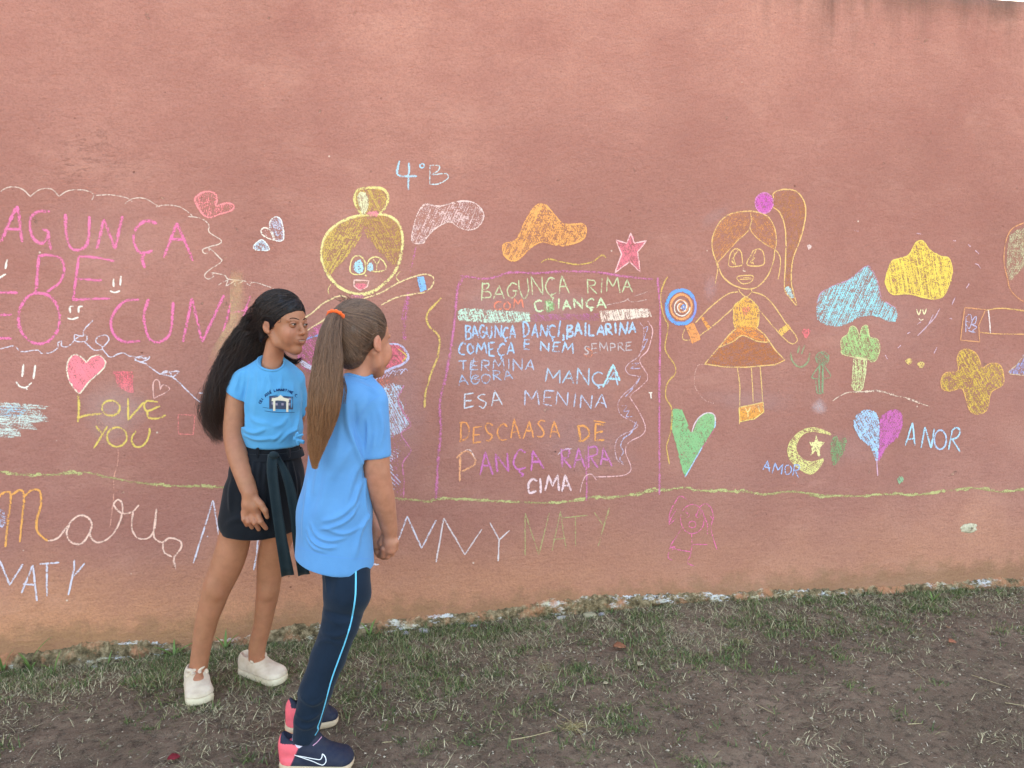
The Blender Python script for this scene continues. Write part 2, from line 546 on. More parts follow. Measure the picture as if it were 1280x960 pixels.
GLYPHW = {'I': 0.4, 'M': 1.0, ' ': 0.5, ',': 0.35, '1': 0.45, 'N': 0.85, 'i': .35, '.': .3}
GLYPH = {
 'A': [('l', [(0, 0), (.48, 1), (1, 0)]), ('l', [(.18, .38), (.85, .38)])],
 'B': [('l', [(.05, -.1), (.08, 1)]), ('c', [(.08, .98), (.65, .92), (.7, .68), (.12, .5)]), ('c', [(.12, .5), (.85, .42), (.85, .12), (.06, .02)])],
 'C': [('c', [(.95, .85), (.55, 1), (.12, .7), (.05, .35), (.35, .02), (.95, .1)])],
 'Ç': [('c', [(.95, .85), (.55, 1), (.12, .7), (.05, .35), (.35, .02), (.95, .1)]), ('c', [(.5, .02), (.42, -.12), (.62, -.2), (.45, -.32)])],
 'D': [('l', [(.1, 0), (.12, 1)]), ('c', [(-.02, .97), (.5, .98), (.95, .65), (.85, .25), (.3, 0), (0, 0)])],
 'E': [('l', [(.9, .98), (.12, .95), (.08, .02), (.92, .04)]), ('l', [(.1, .5), (.75, .52)])],
 'G': [('c', [(.95, .88), (.5, 1), (.1, .65), (.1, .25), (.5, 0), (.88, .2), (.9, .45)]), ('l', [(.55, .45), (1, .45)])],
 'J': [('c', [(.75, 1), (.78, .4), (.5, 0), (.05, .2)])],
 'I': [('l', [(.5, 1), (.5, 0)])],
 'L': [('l', [(.15, 1), (.12, .02), (.85, .05)])],
 'M': [('l', [(0, 0), (.12, 1), (.5, .35), (.85, 1), (1, 0)])],
 'N': [('l', [(.03, 0), (.08, 1), (.88, .02), (.95, 1)])],
 'O': [('c', [(.5, 1), (.1, .75), (.05, .3), (.45, 0), (.9, .25), (.92, .7), (.5, 1)])],
 'P': [('l', [(.1, 0), (.1, 1)]), ('c', [(.1, .98), (.75, .95), (.8, .6), (.1, .48)])],
 'R': [('l', [(.1, 0), (.1, 1)]), ('c', [(.1, .98), (.75, .95), (.78, .62), (.12, .5)]), ('l', [(.3, .48), (.95, 0)])],
 'S': [('c', [(.9, .88), (.5, 1), (.15, .78), (.45, .52), (.8, .28), (.5, 0), (.05, .1)])],
 'T': [('l', [(0, .97), (1, 1)]), ('l', [(.5, .98), (.5, 0)])],
 'U': [('c', [(.08, 1), (.08, .4), (.4, 0), (.85, .35), (.92, 1)])],
 'Y': [('l', [(0, 1), (.48, .5)]), ('l', [(1, 1), (.4, 0)])],
 '1': [('l', [(.7, 1.1), (.3, -.1)])],
 ',': [('c', [(.5, .25), (.6, -.05), (.1, -.3)])],
 '.': [('l', [(.4, .0), (.6, .1)])],
}

WHITE = (238, 226, 222); LIL = (218, 208, 226); PINK = (236, 104, 160); PALEPINK = (240, 186, 174); TANL = (222, 196, 184)
YEL = (226, 190, 96); ORG = (238, 150, 84); BLUE = (158, 200, 232); GRN = (176, 168, 112); MAG = (206, 104, 156)

def ck(z=0): return Chalk(z)

# --- left: big pink words inside a cloud outline
c = ck(1)
for pts in ([(0, 80), (50, 55), (110, 65), (155, 105)], [(155, 100), (200, 68), (260, 66), (298, 105)], [(298, 100), (340, 75), (400, 68), (450, 80), (470, 100), (455, 125)],
            [(480, 98), (560, 95), (630, 108), (660, 128)], [(625, 140), (660, 115), (720, 112), (795, 152)], [(780, 155), (830, 145), (900, 155), (962, 200), (940, 202)],
            [(945, 200), (1010, 215), (1045, 245), (1045, 280), (1105, 320), (1095, 340), (1040, 355), (1012, 370), (1025, 388), (1048, 375), (1040, 355), (1100, 410), (1105, 430), (1040, 475), (1022, 500), (1040, 515), (1070, 500), (1060, 485), (1120, 495), (1140, 515), (1200, 522), (1270, 532)],
            [(1090, 545), (1140, 520), (1130, 550), (1180, 520), (1170, 548), (1215, 525)], [(1230, 535), (1250, 548), (1262, 530), (1360, 560), (1410, 600)]):
    c.line(pts, TANL, 1.3, 0.72)
c.build('chalk_cloud_outline', 'thin pale scalloped chalk cloud line arching over the big pink words')
c = ck(1)
def ltr(z, lines, col, w, dens=0.85, rep=1, curve=True):
    for l in lines: c.at(z).line(l, col, w, dens, rep=rep, curve=curve)
ltr(1, [[(5, 330), (40, 250), (85, 150)], [(85, 150), (95, 200), (112, 330)], [(35, 265), (105, 268)], [(250, 178), (190, 180), (155, 210), (152, 270), (175, 320), (215, 335), (240, 300), (238, 275), (210, 270)], [(240, 280), (255, 370)],
        [(328, 190), (330, 270), (345, 345), (380, 370), (430, 350), (445, 290), (448, 200)], [(485, 365), (520, 215)], [(520, 215), (575, 365)], [(575, 365), (612, 200)],
        [(785, 238), (735, 225), (690, 250), (668, 300), (680, 360), (710, 385), (765, 375)], [(725, 385), (712, 420), (725, 460)], [(820, 408), (885, 235)], [(885, 235), (965, 425)], [(850, 315), (920, 318)]], PINK, 3.5, 0.78)
c.build('chalk_word', 'large pink chalk word AGUNÇA at the upper left')
c = ck(1)
ltr(1, [[(180, 590), (195, 400)], [(190, 402), (240, 395), (300, 410), (322, 460), (300, 530), (235, 580)], [(395, 400), (365, 625)], [(395, 402), (480, 408), (570, 425)], [(380, 515), (510, 522)], [(362, 618), (550, 612)]], PINK, 3.2, 0.8)
c.build('chalk_word', 'pink chalk word DE between the two larger pink words')
c = ck(1)
ltr(1, [[(-80, 583), (90, 583)], [(-80, 695), (60, 693)], [(-80, 812), (62, 810)], [(-80, 583), (-95, 812)], [(695, 618), (630, 625), (580, 670), (555, 730), (570, 790), (620, 828), (700, 825)],
        [(742, 615), (720, 700), (735, 790), (770, 830), (820, 820), (855, 770), (866, 630)], [(915, 830), (960, 610)], [(960, 610), (1010, 830)], [(1010, 830), (1120, 595)]], PINK, 3.3, 0.8)
c.circle(197, 712, 103, 128, PINK, 3.3, 0.8, -80, 285)
ltr(1, [[(1160, 620), (1115, 780)], [(1250, 600), (1215, 720)], [(1130, 690), (1230, 670)], [(1290, 700), (1340, 640), (1370, 720)]], PINK, 3.0, 0.62)
c.build('chalk_words', 'pink chalk words EO CUNHA running behind the dark haired girl')
c = ck(1)
ltr(1, [[(0, 865), (75, 850), (105, 878), (190, 870), (205, 885), (250, 885), (290, 858), (290, 835), (310, 825), (310, 850), (345, 850), (385, 810), (430, 795), (430, 825), (380, 825), (375, 795), (415, 800), (420, 770), (465, 722)],
        [(420, 825), (470, 870), (510, 865), (510, 850), (480, 830), (490, 805), (530, 795), (545, 820), (520, 850), (510, 860), (550, 905), (590, 890), (620, 885), (650, 900), (740, 915), (740, 895), (690, 905), (675, 920), (735, 940)]], LIL, 1.5, 0.75)
ltr(2, [[(735, 145), (800, 190), (820, 175), (850, 180), (860, 205), (895, 178), (860, 178), (810, 190), (875, 215), (1000, 330), (1020, 290), (990, 285)], [(660, 100), (700, 130), (745, 110), (690, 105)]], LIL, 1.6, 0.78)
c.build('chalk_garland', 'looping lilac chalk garland under the big pink words')
for nm, lb, z, ls in (
    ('chalk_smiley', 'small white chalk smiley between E and CUNHA', 1, [[(568, 512), (568, 555)], [(605, 500), (600, 550)], [(550, 573), (575, 583), (600, 574)]]),
    ('chalk_smiley', 'small white chalk smiley right of the big pink O', 1, [[(368, 652), (350, 655), (352, 685)], [(414, 652), (395, 655), (393, 685)], [(338, 710), (365, 716), (393, 706)]]),
    ('chalk_smiley', 'half cut white chalk smiley at the left edge', 1, [[(37, 418), (28, 465)], [(-5, 512), (30, 490)], [(-20, 425), (-25, 465)]]),
    ('chalk_smiley', 'white chalk smiley above the white scribble at the left', 2, [[(120, 140), (112, 205)], [(178, 145), (168, 215)], [(82, 228), (100, 252), (130, 258), (160, 232)], [(128, 258), (138, 268)]])):
    c = ck(z)
    for l in ls: c.line(l, (246, 232, 222), 2.1, 0.98)
    c.build(nm, lb)
c = ck(1)
c.fill([(1030, 205), (975, 125), (990, 95), (1030, 78), (1075, 88), (1085, 120), (1080, 150), (1130, 135), (1168, 145), (1160, 170), (1100, 190)], (238, 126, 132), 0.55, 100, 2.8, 2.0, 0.3, edge=(240, 130, 136), ew=2.2, ed=0.9)
c.build('chalk_heart', 'lopsided coral chalk heart above the cloud line')
c = ck(2)
c.fill([(392, 285), (350, 225), (335, 160), (350, 110), (380, 92), (420, 115), (432, 130), (460, 105), (500, 98), (528, 130), (515, 165), (450, 225), (410, 275)], (250, 120, 136), 0.95, 60, 2.0, 2.6, 0.85, edge=(240, 222, 200), ew=1.7, ed=0.85)
c.build('chalk_heart', 'solid pink chalk heart with white rim above LOVE YOU')
c = ck(2)
c.fill([(568, 175), (662, 178), (668, 285), (640, 282), (590, 250)], (238, 104, 118), 0.8, 80, 2.0, 2.4, 0.6, curve=False)
c.build('chalk_square', 'small filled red pink chalk square above LOVE YOU')
c = ck(2)
c.line([(890, 393), (975, 397), (965, 493), (892, 490)], (232, 120, 118), 1.6, 0.66, closed=True, curve=False)
c.build('chalk_square', 'faint empty pink chalk square beside the dark haired girl')
c = ck(2)
c.line([(770, 312), (765, 250), (775, 220), (795, 225), (800, 262)], (236, 176, 170), 1.4, 0.8).line([(800, 270), (815, 245), (848, 268), (770, 312)], (236, 176, 170), 1.4, 0.8)
c.build('chalk_heart', 'tiny outlined pale pink chalk heart under the garland')
c = ck(2).smudge([(380, 330), (470, 230), (600, 210), (720, 260), (780, 350), (700, 470), (560, 560), (450, 500)], (214, 180, 176), 0.42)
c.build('chalk_smudge', 'pale rubbed chalk dust behind LOVE YOU', soft=True)
c = ck(2)
ltr(2, [[(392, 290), (396, 360), (390, 430)], [(385, 410), (440, 395), (510, 388)], [(640, 310), (642, 420)], [(642, 420), (720, 330)], [(790, 330), (735, 325), (722, 345), (735, 375), (800, 350)], [(735, 375), (745, 408), (790, 412), (830, 395)],
        [(480, 450), (520, 500)], [(538, 450), (470, 562)], [(680, 475), (658, 510), (672, 550), (715, 548), (745, 500), (748, 460)]], (228, 192, 92), 2.4, 0.86)
c.circle(555, 360, 45, 38, (228, 192, 92), 2.4, 0.82).circle(585, 505, 50, 48, (228, 192, 92), 2.4, 0.8)
c.build('chalk_words', 'yellow chalk words LOVE YOU on the left')
c = ck(2).line([(592, 555), (588, 640), (570, 710), (568, 810), (550, 960)], (222, 150, 132), 1.6, 0.6)
c.build('chalk_string', 'thin faint chalk string hanging below LOVE YOU')
c = ck(2)
c.fill([(-90, 330), (0, 335), (250, 350), (200, 375), (240, 410), (245, 430), (150, 430), (190, 470), (100, 465), (105, 500), (40, 510), (-90, 495)], (206, 216, 210), 0.62, 4, 2.1, 2.6, 0.38, curve=False)
c.fill([(-90, 350), (120, 352), (100, 400), (-90, 390)], (150, 196, 224), 0.5, 8, 3.0, 2.2, 0.15)
c.build('chalk_scribble', 'white and pale blue zigzag chalk scribble at the left edge')
c = ck(1).smudge([(1150, 480), (1215, 480), (1230, 600), (1200, 760), (1120, 940), (1030, 960), (1060, 860), (1150, 720), (1165, 600)], (228, 182, 138), 0.6)
c.smudge([(1150, 470), (1210, 470), (1215, 560), (1190, 640), (1160, 560)], (228, 182, 138), 0.45)
c.build('chalk_smudge', 'tan rubbed vertical smear left of the dark haired girl', soft=True)

# --- the long green line along the wall
c = ck(2)
GL = []
for z, pts in ((2, [(-120, 690), (0, 680), (100, 692), (260, 695), (420, 682), (560, 710), (700, 735), (880, 750), (1000, 752), (1120, 757), (1300, 765)]), (0, [(325, 611), (400, 616), (480, 622), (540, 627)]),
               (7, [(0, 620), (100, 612), (320, 625), (440, 630), (600, 635), (720, 630), (860, 605), (1000, 600), (1200, 565), (1240, 560)]),
               (11, [(0, 530), (60, 510), (130, 515), (240, 500), (300, 515), (460, 518), (560, 520), (660, 535), (800, 520), (1000, 548)]),
               (13, [(60, 910), (300, 915), (500, 905), (700, 905), (880, 880), (1000, 870), (1150, 890), (1280, 878), (1500, 860)])):
    c.at(z); GL += c.conv(pts)
c.at(0)
c.line(GL, (178, 168, 106), 2.6, 0.52, rep=3, jit=1.1)
for i in range(0, len(GL) - 1):
    (ax, ay), (bx, by) = GL[i], GL[i + 1]
    if rng.random() < 0.62:
        t0, t1 = rng.uniform(0, .4), rng.uniform(.6, 1)
        c.line([(ax + (bx - ax) * t, ay + (by - ay) * t + rng.uniform(-1.5, 1.5)) for t in np.linspace(t0, t1, 5)], (190, 184, 118), 3.2, 0.72, rep=2, jit=1.0)
c.build('chalk_ground_line', 'long olive green chalk line running the whole length of the wall')

# --- names along the foot of the wall
OR2 = (242, 158, 78); MARY = (246, 196, 180)
c = ck(3)
ltr(3, [[(-40, 290), (0, 240), (30, 220), (55, 235), (40, 380), (28, 495)], [(60, 235), (100, 210), (122, 235), (112, 350), (100, 470)], [(125, 240), (160, 210), (200, 215), (205, 280), (185, 360), (190, 420), (240, 465)]], OR2, 2.6, 0.86)
ltr(3, [[(240, 465), (290, 450), (330, 400), (380, 345), (430, 340), (460, 380), (440, 440), (400, 480), (350, 465), (335, 420), (350, 375)], [(460, 380), (450, 430), (480, 470), (530, 460), (580, 410), (610, 330), (610, 275), (590, 258), (570, 285), (610, 325), (660, 320), (695, 285)],
        [(665, 320), (660, 400), (690, 450), (740, 450), (770, 410), (783, 300)], [(783, 310), (768, 430), (790, 465), (815, 470), (850, 450), (900, 465), (905, 500), (870, 550), (880, 605)], [(815, 475), (820, 520), (860, 545)]], MARY, 2.2, 0.84)
c.build('chalk_name', 'cursive chalk name Mary in orange turning pale pink')
c = ck(3)
ltr(3, [[(-30, 700), (0, 560), (50, 685), (115, 580)], [(108, 725), (165, 585)], [(165, 585), (185, 765)], [(115, 680), (180, 685)], [(200, 580), (298, 572)], [(235, 580), (235, 740)], [(372, 560), (372, 600), (342, 735)], [(425, 575), (370, 640)]], LIL, 2.2, 0.86, curve=False)
c.build('chalk_name', 'white chalk name NATY at the lower left')
c = ck(3)
c.fill([(-40, 310), (15, 310), (28, 340), (25, 385), (0, 400), (-40, 400)], (190, 184, 214), 0.6, 30, 2.2, 2.0, 0.2)
c.build('chalk_scribble', 'small lilac chalk scribble at the left edge beside Mary')
c = ck(3)
ltr(3, [[(967, 575), (1065, 262)], [(1065, 262), (1095, 440)], [(1000, 440), (1090, 440)][:0] or [(1033, 442), (1040, 442)]], LIL, 2.0, 0.85, curve=False)
ltr(0, [[(324, 660), (321, 690), (317, 713)], [(388, 711), (403, 710)], [(458, 705.5), (475, 705)], [(496, 680), (509, 645)], [(509, 645), (527, 685)], [(527, 685), (545, 650)], [(323, 668), (330, 650), (343, 700), (352, 660)]], LIL, 2.2, 0.86, curve=False)
ltr(7, [[(22, 950), (62, 715)], [(62, 715), (175, 910)], [(175, 910), (265, 775)], [(310, 740), (358, 830), (352, 945)], [(415, 780), (358, 830)]], (226, 206, 212), 2.0, 0.86, curve=False)
c.build('chalk_name', 'white chalk name ANNY behind the legs of both girls')
c = ck(7)
ltr(7, [[(497, 915), (497, 690)], [(497, 690), (570, 910)], [(570, 910), (625, 690)], [(640, 890), (685, 680)], [(685, 680), (715, 880)], [(645, 830), (705, 822)], [(695, 715), (830, 700)], [(765, 710), (765, 865)], [(865, 685), (910, 750)], [(945, 660), (885, 865)]], (172, 160, 104), 1.8, 0.74, curve=False)
c.build('chalk_name', 'thin olive chalk name NATY under the framed poem')

# --- small hearts, 4B, clouds and star in the middle
c = ck(4)
c.fill([(455, 440), (430, 390), (430, 350), (455, 325), (485, 340), (498, 400), (495, 440)], (196, 192, 216), 0.6, 70, 2.2, 2.0, 0.4, edge=(232, 226, 226), ew=1.6)
c.fill([(455, 440), (400, 420), (385, 395), (400, 378), (430, 390)], (222, 170, 164), 0.4, 30, 2.4, 1.6, 0.2, edge=(240, 226, 214), ew=1.6)
c.build('chalk_heart', 'lilac and white chalk heart left of the blonde chalk girl')
c = ck(4)
c.fill([(425, 490), (360, 490), (348, 470), (385, 438), (410, 455)], (190, 208, 228), 0.75, 30, 2.2, 2.2, 0.5, edge=(230, 232, 232), ew=1.4)
c.build('chalk_heart', 'tiny pale blue chalk heart under the lilac heart')
c = ck(5)
ltr(5, [[(118, 45), (110, 115), (205, 122)], [(165, 55), (161, 190)]], (166, 206, 228), 2.6, 0.84)
c.circle(230, 70, 11, 11, (166, 206, 228), 1.8, 0.9)
ltr(5, [[(270, 68), (268, 162)], [(270, 68), (316, 70), (310, 95), (280, 115), (350, 108), (357, 135), (310, 160), (268, 162)]], (190, 206, 214), 1.6, 0.74)
c.build('chalk_text', 'pale blue chalk text 4ºB high on the wall')
c = ck(5)
c.fill([(180, 445), (200, 330), (240, 265), (290, 270), (330, 270), (430, 245), (500, 260), (538, 310), (520, 365), (470, 390), (410, 375), (370, 350), (300, 380), (250, 430), (235, 455)], (228, 186, 184), 0.55, 115, 2.6, 2.2, 0.28, edge=(234, 200, 196), ew=1.8)
c.build('chalk_cloud', 'pale pink scribbled chalk cloud under 4ºB')
c = ck(5)
c.fill([(635, 500), (640, 460), (700, 440), (750, 340), (800, 270), (840, 262), (880, 300), (940, 360), (1040, 362), (1040, 430), (960, 465), (900, 465), (830, 450), (770, 480), (720, 530), (680, 545), (645, 520)], (240, 158, 88), 0.72, 115, 2.2, 2.8, 0.5, edge=(240, 158, 88), ew=2.2)
c.build('chalk_cloud', 'orange chalk cloud above the framed poem')
c = ck(5).line([(825, 553), (860, 535), (930, 550), (1010, 562), (1080, 550), (1130, 515), (1150, 530)], (208, 164, 84), 2.0, 0.8)
c.build('chalk_squiggle', 'short yellow chalk wave above the framed poem')
c = ck(0)
c.fill([(788.5, 291), (793, 304), (808, 301), (797, 315), (800.5, 340), (787, 327), (768.5, 341), (777, 318), (770, 300), (783, 304)], (222, 104, 122), 0.85, 60, 2.0, 2.4, 0.7, curve=False)
c.line([(788.5, 291), (793, 304), (808, 301), (797, 315), (800.5, 340), (787, 327), (768.5, 341), (777, 318), (770, 300), (783, 304)], (248, 186, 190), 1.6, 0.9, closed=True, curve=False)
c.build('chalk_star', 'pink chalk star at the corner of the framed poem')
c = ck(8).line([(280, 42), (222, 108), (225, 160), (270, 210), (265, 290), (235, 370), (212, 450), (208, 512)], (222, 180, 96), 2.6, 0.86)
c.build('chalk_squiggle', 'yellow chalk wave left of the framed poem')
c = ck(0)
c.line(c.at(9).conv([(185, 670), (150, 740), (138, 840), (165, 950)]) + c.at(10).conv([(185, 130), (185, 180), (165, 280), (180, 330), (225, 400), (235, 460), (180, 530), (170, 620), (210, 700), (205, 840), (180, 930)]) + c.at(11).conv([(140, 290), (152, 375)]) if False else
       (lambda a: (c.at(0), a)[1])(c.at(9).conv([(185, 670), (150, 740), (138, 840), (165, 950)]) + c.at(10).conv([(185, 130), (185, 180), (165, 280), (180, 330), (225, 400), (235, 460), (180, 530), (170, 620), (210, 700), (205, 840)]) + c.at(11).conv([(150, 240), (137, 290), (152, 375)])), (216, 168, 88), 1.9, 0.84)
c.build('chalk_squiggle', 'long yellow chalk wave right of the framed poem')

# --- framed poem
c = ck(6)
MG = (206, 106, 156)
left = c.at(6).conv([(170, 118), (140, 160), (130, 230), (112, 400), (88, 560), (64, 680), (44, 760)]) + c.at(7).conv([(40, 120), (45, 260), (32, 400), (20, 610)])
c.at(0).line(left, MG, 3.4, 0.62, rep=2, jit=.6)
c.at(6).line([(150, 108), (300, 120), (420, 88), (560, 92), (700, 82), (870, 87), (1000, 105), (1100, 118), (1180, 125)], MG, 3.0, 0.6, rep=2, jit=.5)
c.at(0).line(c.at(6).conv([(1180, 125), (1200, 320), (1210, 560), (1216, 760)]) + c.at(7).conv([(1219, 300), (1212, 600)]), MG, 3.0, 0.62)
c.at(0).line([(822, 347), (825, 395), (824, 500), (824, 618)], MG, 3.0, 0.74)
c.build('chalk_frame', 'uneven magenta chalk frame around the poem')
G1 = (196, 204, 158)
def word(txt, z, a, b, h, col, w, label, dens=0.86, lean=0.0, rep=1, extra=None, name='chalk_word'):
    cc = ck(z).text(txt, a, b, h, col, w, dens, lean, rep=rep)
    if extra: extra(cc)
    cc.build(name, label)
word('BAGUNÇA', 6, (255, 235), (740, 200), 88, G1, 1.8, 'pale green word BAGUNÇA on the first line of the framed poem')
word('RIMA', 6, (820, 205), (1075, 195), 78, G1, 1.8, 'pale green word RIMA on the first line of the framed poem', extra=lambda q: q.line([(930, 262), (1030, 240), (1045, 225), (1060, 245), (1150, 232)], (214, 180, 176), 1.2, 0.7).line([(1080, 215), (1148, 190)], (214, 180, 176), 1.2, 0.6))
word('COM', 6, (328, 287), (492, 278), 44, (234, 118, 92), 2.2, 'small red word COM on the second line of the poem')
word('CRIANÇA', 6, (542, 290), (935, 276), 56, (206, 226, 180), 2.6, 'white and green word CRIANÇA on the second line of the poem', extra=lambda q: q.fill([(600, 240), (640, 232), (655, 280), (615, 300)], (122, 178, 108), 0.6, 70, 2.2, 2.2, .3))
c = ck(6).fill([(140, 290), (175, 280), (520, 300), (525, 350), (330, 358), (140, 345)], (196, 226, 206), 0.7, 70, 2.0, 2.4, 0.42, curve=False)
c.build('chalk_scribble', 'mint green chalk bar across the framed poem')
c = ck(6).fill([(530, 312), (890, 306), (892, 345), (700, 342), (530, 352)], (196, 100, 156), 0.5, 40, 2.6, 2.0, 0.2, curve=False)
c.build('chalk_scribble', 'magenta chalk bar between mint and cream bars of the poem')
c = ck(6).fill([(895, 292), (1000, 285), (1160, 280), (1168, 325), (1020, 340), (905, 350)], (246, 218, 202), 0.78, 75, 2.2, 2.8, 0.45, curve=False)
c.build('chalk_scribble', 'cream chalk bar at the right of the framed poem')
B1 = (160, 196, 236)
word('BAGUNÇA', 6, (175, 445), (450, 438), 68, B1, 2.4, 'blue word BAGUNÇA on the third line of the poem')
word('DANÇ1', 6, (480, 432), (692, 428), 68, B1, 2.4, 'blue word DANÇ on the third line of the poem')
word(',BAILARINA', 6, (690, 430), (1092, 416), 64, (170, 204, 240), 3.0, 'thick blue word BAILARINA on the third line of the poem')
word('COMEÇA', 6, (135, 528), (442, 526), 64, B1, 2.4, 'blue word COMEÇA on the fourth line of the poem')
word('E', 6, (485, 500), (530, 500), 58, B1, 2.2, 'blue letter E in the middle of the poem line')
word('NEM', 6, (570, 508), (762, 516), 52, (172, 204, 236), 2.4, 'pale blue word NEM on the fourth line of the poem')
word('SEMPRE', 6, (805, 524), (1072, 498), 46, (196, 180, 184), 1.6, 'faint grey word SEMPRE at the end of the fourth line', extra=lambda q: q.line([(808, 525), (835, 540), (855, 528), (850, 505), (825, 492)], (232, 130, 96), 1.8, .7))
word('TERMINA', 6, (135, 612), (552, 610), 56, (172, 186, 216), 1.8, 'thin blue grey word TERMINA in the poem', extra=lambda q: q.line([(225, 540), (205, 650), (250, 640)], (172, 186, 216), 1.8, .7))
word('AGORA', 6, (140, 690), (440, 655), 48, (162, 180, 214), 1.9, 'smudged blue word under TERMINA in the poem', 0.72)
word('MANÇA', 6, (590, 672), (1000, 690), 78, (172, 196, 222), 2.2, 'pale blue word MANÇA in the middle of the poem', extra=lambda q: q.line([(910, 700), (965, 580), (1000, 665)], (170, 222, 238), 3.2, .92, curve=False).line([(930, 655), (995, 655)], (170, 222, 238), 2.4, .8))
word('ESA', 7, (165, 136), (385, 112), 76, (206, 208, 222), 2.0, 'whitish word ESA in the poem')
word('MENINA', 7, (480, 112), (938, 132), 78, (192, 198, 226), 2.0, 'lilac blue word MENINA in the poem', 0.78)
word('DESCAASA', 7, (138, 308), (688, 285), 92, (238, 146, 82), 2.4, 'orange word DESCAASA low in the framed poem')
word('DE', 7, (775, 302), (932, 300), 92, (240, 150, 76), 3.0, 'orange word DE low in the framed poem', extra=lambda q: q.line([(862, 196), (925, 206)], (240, 150, 76), 2.0, .9))
c = ck(7)
ltr(7, [[(150, 365), (148, 520)], [(130, 395), (180, 355), (225, 390), (225, 430), (160, 465)]], (240, 160, 116), 2.8, 0.86)
ltr(7, [[(150, 362), (200, 352), (232, 400)]], (240, 205, 200), 1.6, 0.7)
c.text('ANÇA', (250, 478), (602, 448), 115, (210, 104, 178), 2.8, 0.85)
c.build('chalk_word', 'purple word DANÇA with an orange first letter')
word('RARA', 7, (680, 442), (962, 432), 95, (208, 108, 176), 2.8, 'purple word RARA low in the framed poem', extra=lambda q: q.line([(670, 380), (700, 350), (745, 345)], (220, 200, 214), 1.4, .7))
word('CIMA', 7, (500, 576), (748, 574), 84, (246, 206, 212), 3.0, 'pale pink word CIMA at the bottom of the poem', 0.95)
c = ck(6)
SN = (234, 176, 180)
rt = c.at(6).conv([(1150, 345), (1176, 400), (1150, 500), (1105, 555), (1150, 640), (1125, 685), (1062, 740)]) + c.at(7).conv([(1060, 80), (1110, 160), (1136, 230), (1118, 272), (1050, 310), (1030, 360), (1060, 440), (1048, 472), (1000, 490), (870, 495)])
lf = c.at(6).conv([(1105, 350), (1128, 400), (1110, 520), (1050, 572), (1030, 600), (1052, 632), (1100, 645), (1075, 690), (1010, 750), (990, 800), (1010, 850), (1075, 885)]) + c.at(7).conv([(1092, 230), (1000, 280), (975, 330), (985, 400), (1020, 430)])
c.at(0).line(rt, SN, 1.5, 0.82).line(lf, (212, 170, 182), 1.4, 0.7)
c.at(7).line([(878, 512), (850, 482), (820, 490), (800, 530), (790, 578)], SN, 1.5, 0.82)
for pts in ([(1125, 390), (1150, 380), (1128, 450), (1150, 440), (1120, 500), (1135, 480)], [(1065, 575), (1100, 572), (1060, 600), (1110, 598)], [(1110, 640), (1085, 690), (1045, 720), (1075, 700), (1030, 750)], [(1010, 800), (1040, 800), (1020, 830), (1050, 825), (1035, 855), (1070, 855)]):
    c.at(6).line(pts, (184, 176, 214), 1.4, 0.7)
c.at(7).line([(1090, 200), (1060, 260), (1020, 290), (1005, 330), (1020, 360), (1000, 400), (1020, 420)], (188, 180, 214), 1.8, 0.7)
c.build('chalk_snake', 'winding pink and lilac chalk ribbon down the right side of the poem')
c = ck(7).line([(1155, 45), (1174, 47)], (252, 240, 230), 1.8, 1.0).line([(1165, 45), (1167, 77)], (252, 240, 230), 1.6, 1.0)
c.build('chalk_mark', 'tiny bright white chalk T inside the frame')

# --- blonde chalk girl
BL = (236, 216, 142); OC = (206, 166, 86)
g = ck(4)
g.line([(905, 318), (1000, 315), (1060, 345), (1090, 410), (1088, 500), (1060, 590), (1010, 650), (940, 700), (870, 710), (800, 690), (740, 640), (700, 570), (688, 500), (710, 420), (770, 360), (850, 325)], BL, 3.6, 0.9, closed=True)
g.line([(835, 605), (832, 560), (850, 525), (880, 520), (905, 550), (905, 600), (880, 612)], BL, 1.8, 0.85, closed=True).line([(915, 570), (930, 535), (965, 525), (1000, 550), (1008, 590), (945, 597)], BL, 1.8, 0.85, closed=True)
g.line([(945, 535), (965, 560), (982, 532)], BL, 1.3, .8).line([(965, 560), (962, 590)], BL, 1.3, .8)
g.fill([(850, 590), (850, 560), (880, 540), (897, 580), (880, 608)], (168, 214, 234), 0.9, 80, 1.8, 2.0, 0.7).fill([(916, 590), (920, 562), (940, 552), (945, 592)], (168, 214, 234), 0.9, 80, 1.8, 2.0, 0.7)
g.line([(850, 640), (925, 645), (915, 675), (880, 690), (850, 670)], (240, 190, 180), 1.8, 0.9, closed=True, curve=False).fill([(855, 665), (912, 662), (900, 682), (878, 688)], (232, 110, 128), 0.9, 0, 1.6, 2.0, 0.7)
g.line([(905, 615), (913, 620)], BL, 1.5, 0.9)
g.line([(1080, 595), (1060, 625), (1078, 650)], BL, 1.4, .7).line([(735, 660), (720, 690), (725, 710)], BL, 1.4, .7)
AR = (236, 204, 150)
g.line([(890, 735), (980, 705), (1080, 650), (1160, 620), (1210, 612), (1248, 630), (1240, 670), (1210, 700)], AR, 1.9, 0.85).line([(985, 765), (1070, 725), (1210, 700)], AR, 1.9, 0.85)
g.line([(600, 830), (640, 805), (700, 755), (770, 722), (810, 725), (808, 750)], AR, 1.9, 0.85).line([(580, 915), (620, 890), (745, 810)], AR, 1.9, 0.85)
g.fill([(835, 715), (895, 715), (885, 735), (840, 735)], (222, 130, 160), 0.7, 0, 2.0, 2.2, 0.4)
girl1 = g.build('chalk_girl', 'yellow haired chalk girl with a bun and outstretched arms')
g = ck(4)
g.fill([(905, 320), (850, 330), (770, 365), (712, 420), (690, 500), (712, 610), (735, 605), (800, 540), (870, 450), (895, 380)], OC, 0.72, 120, 2.0, 2.2, 0.4)
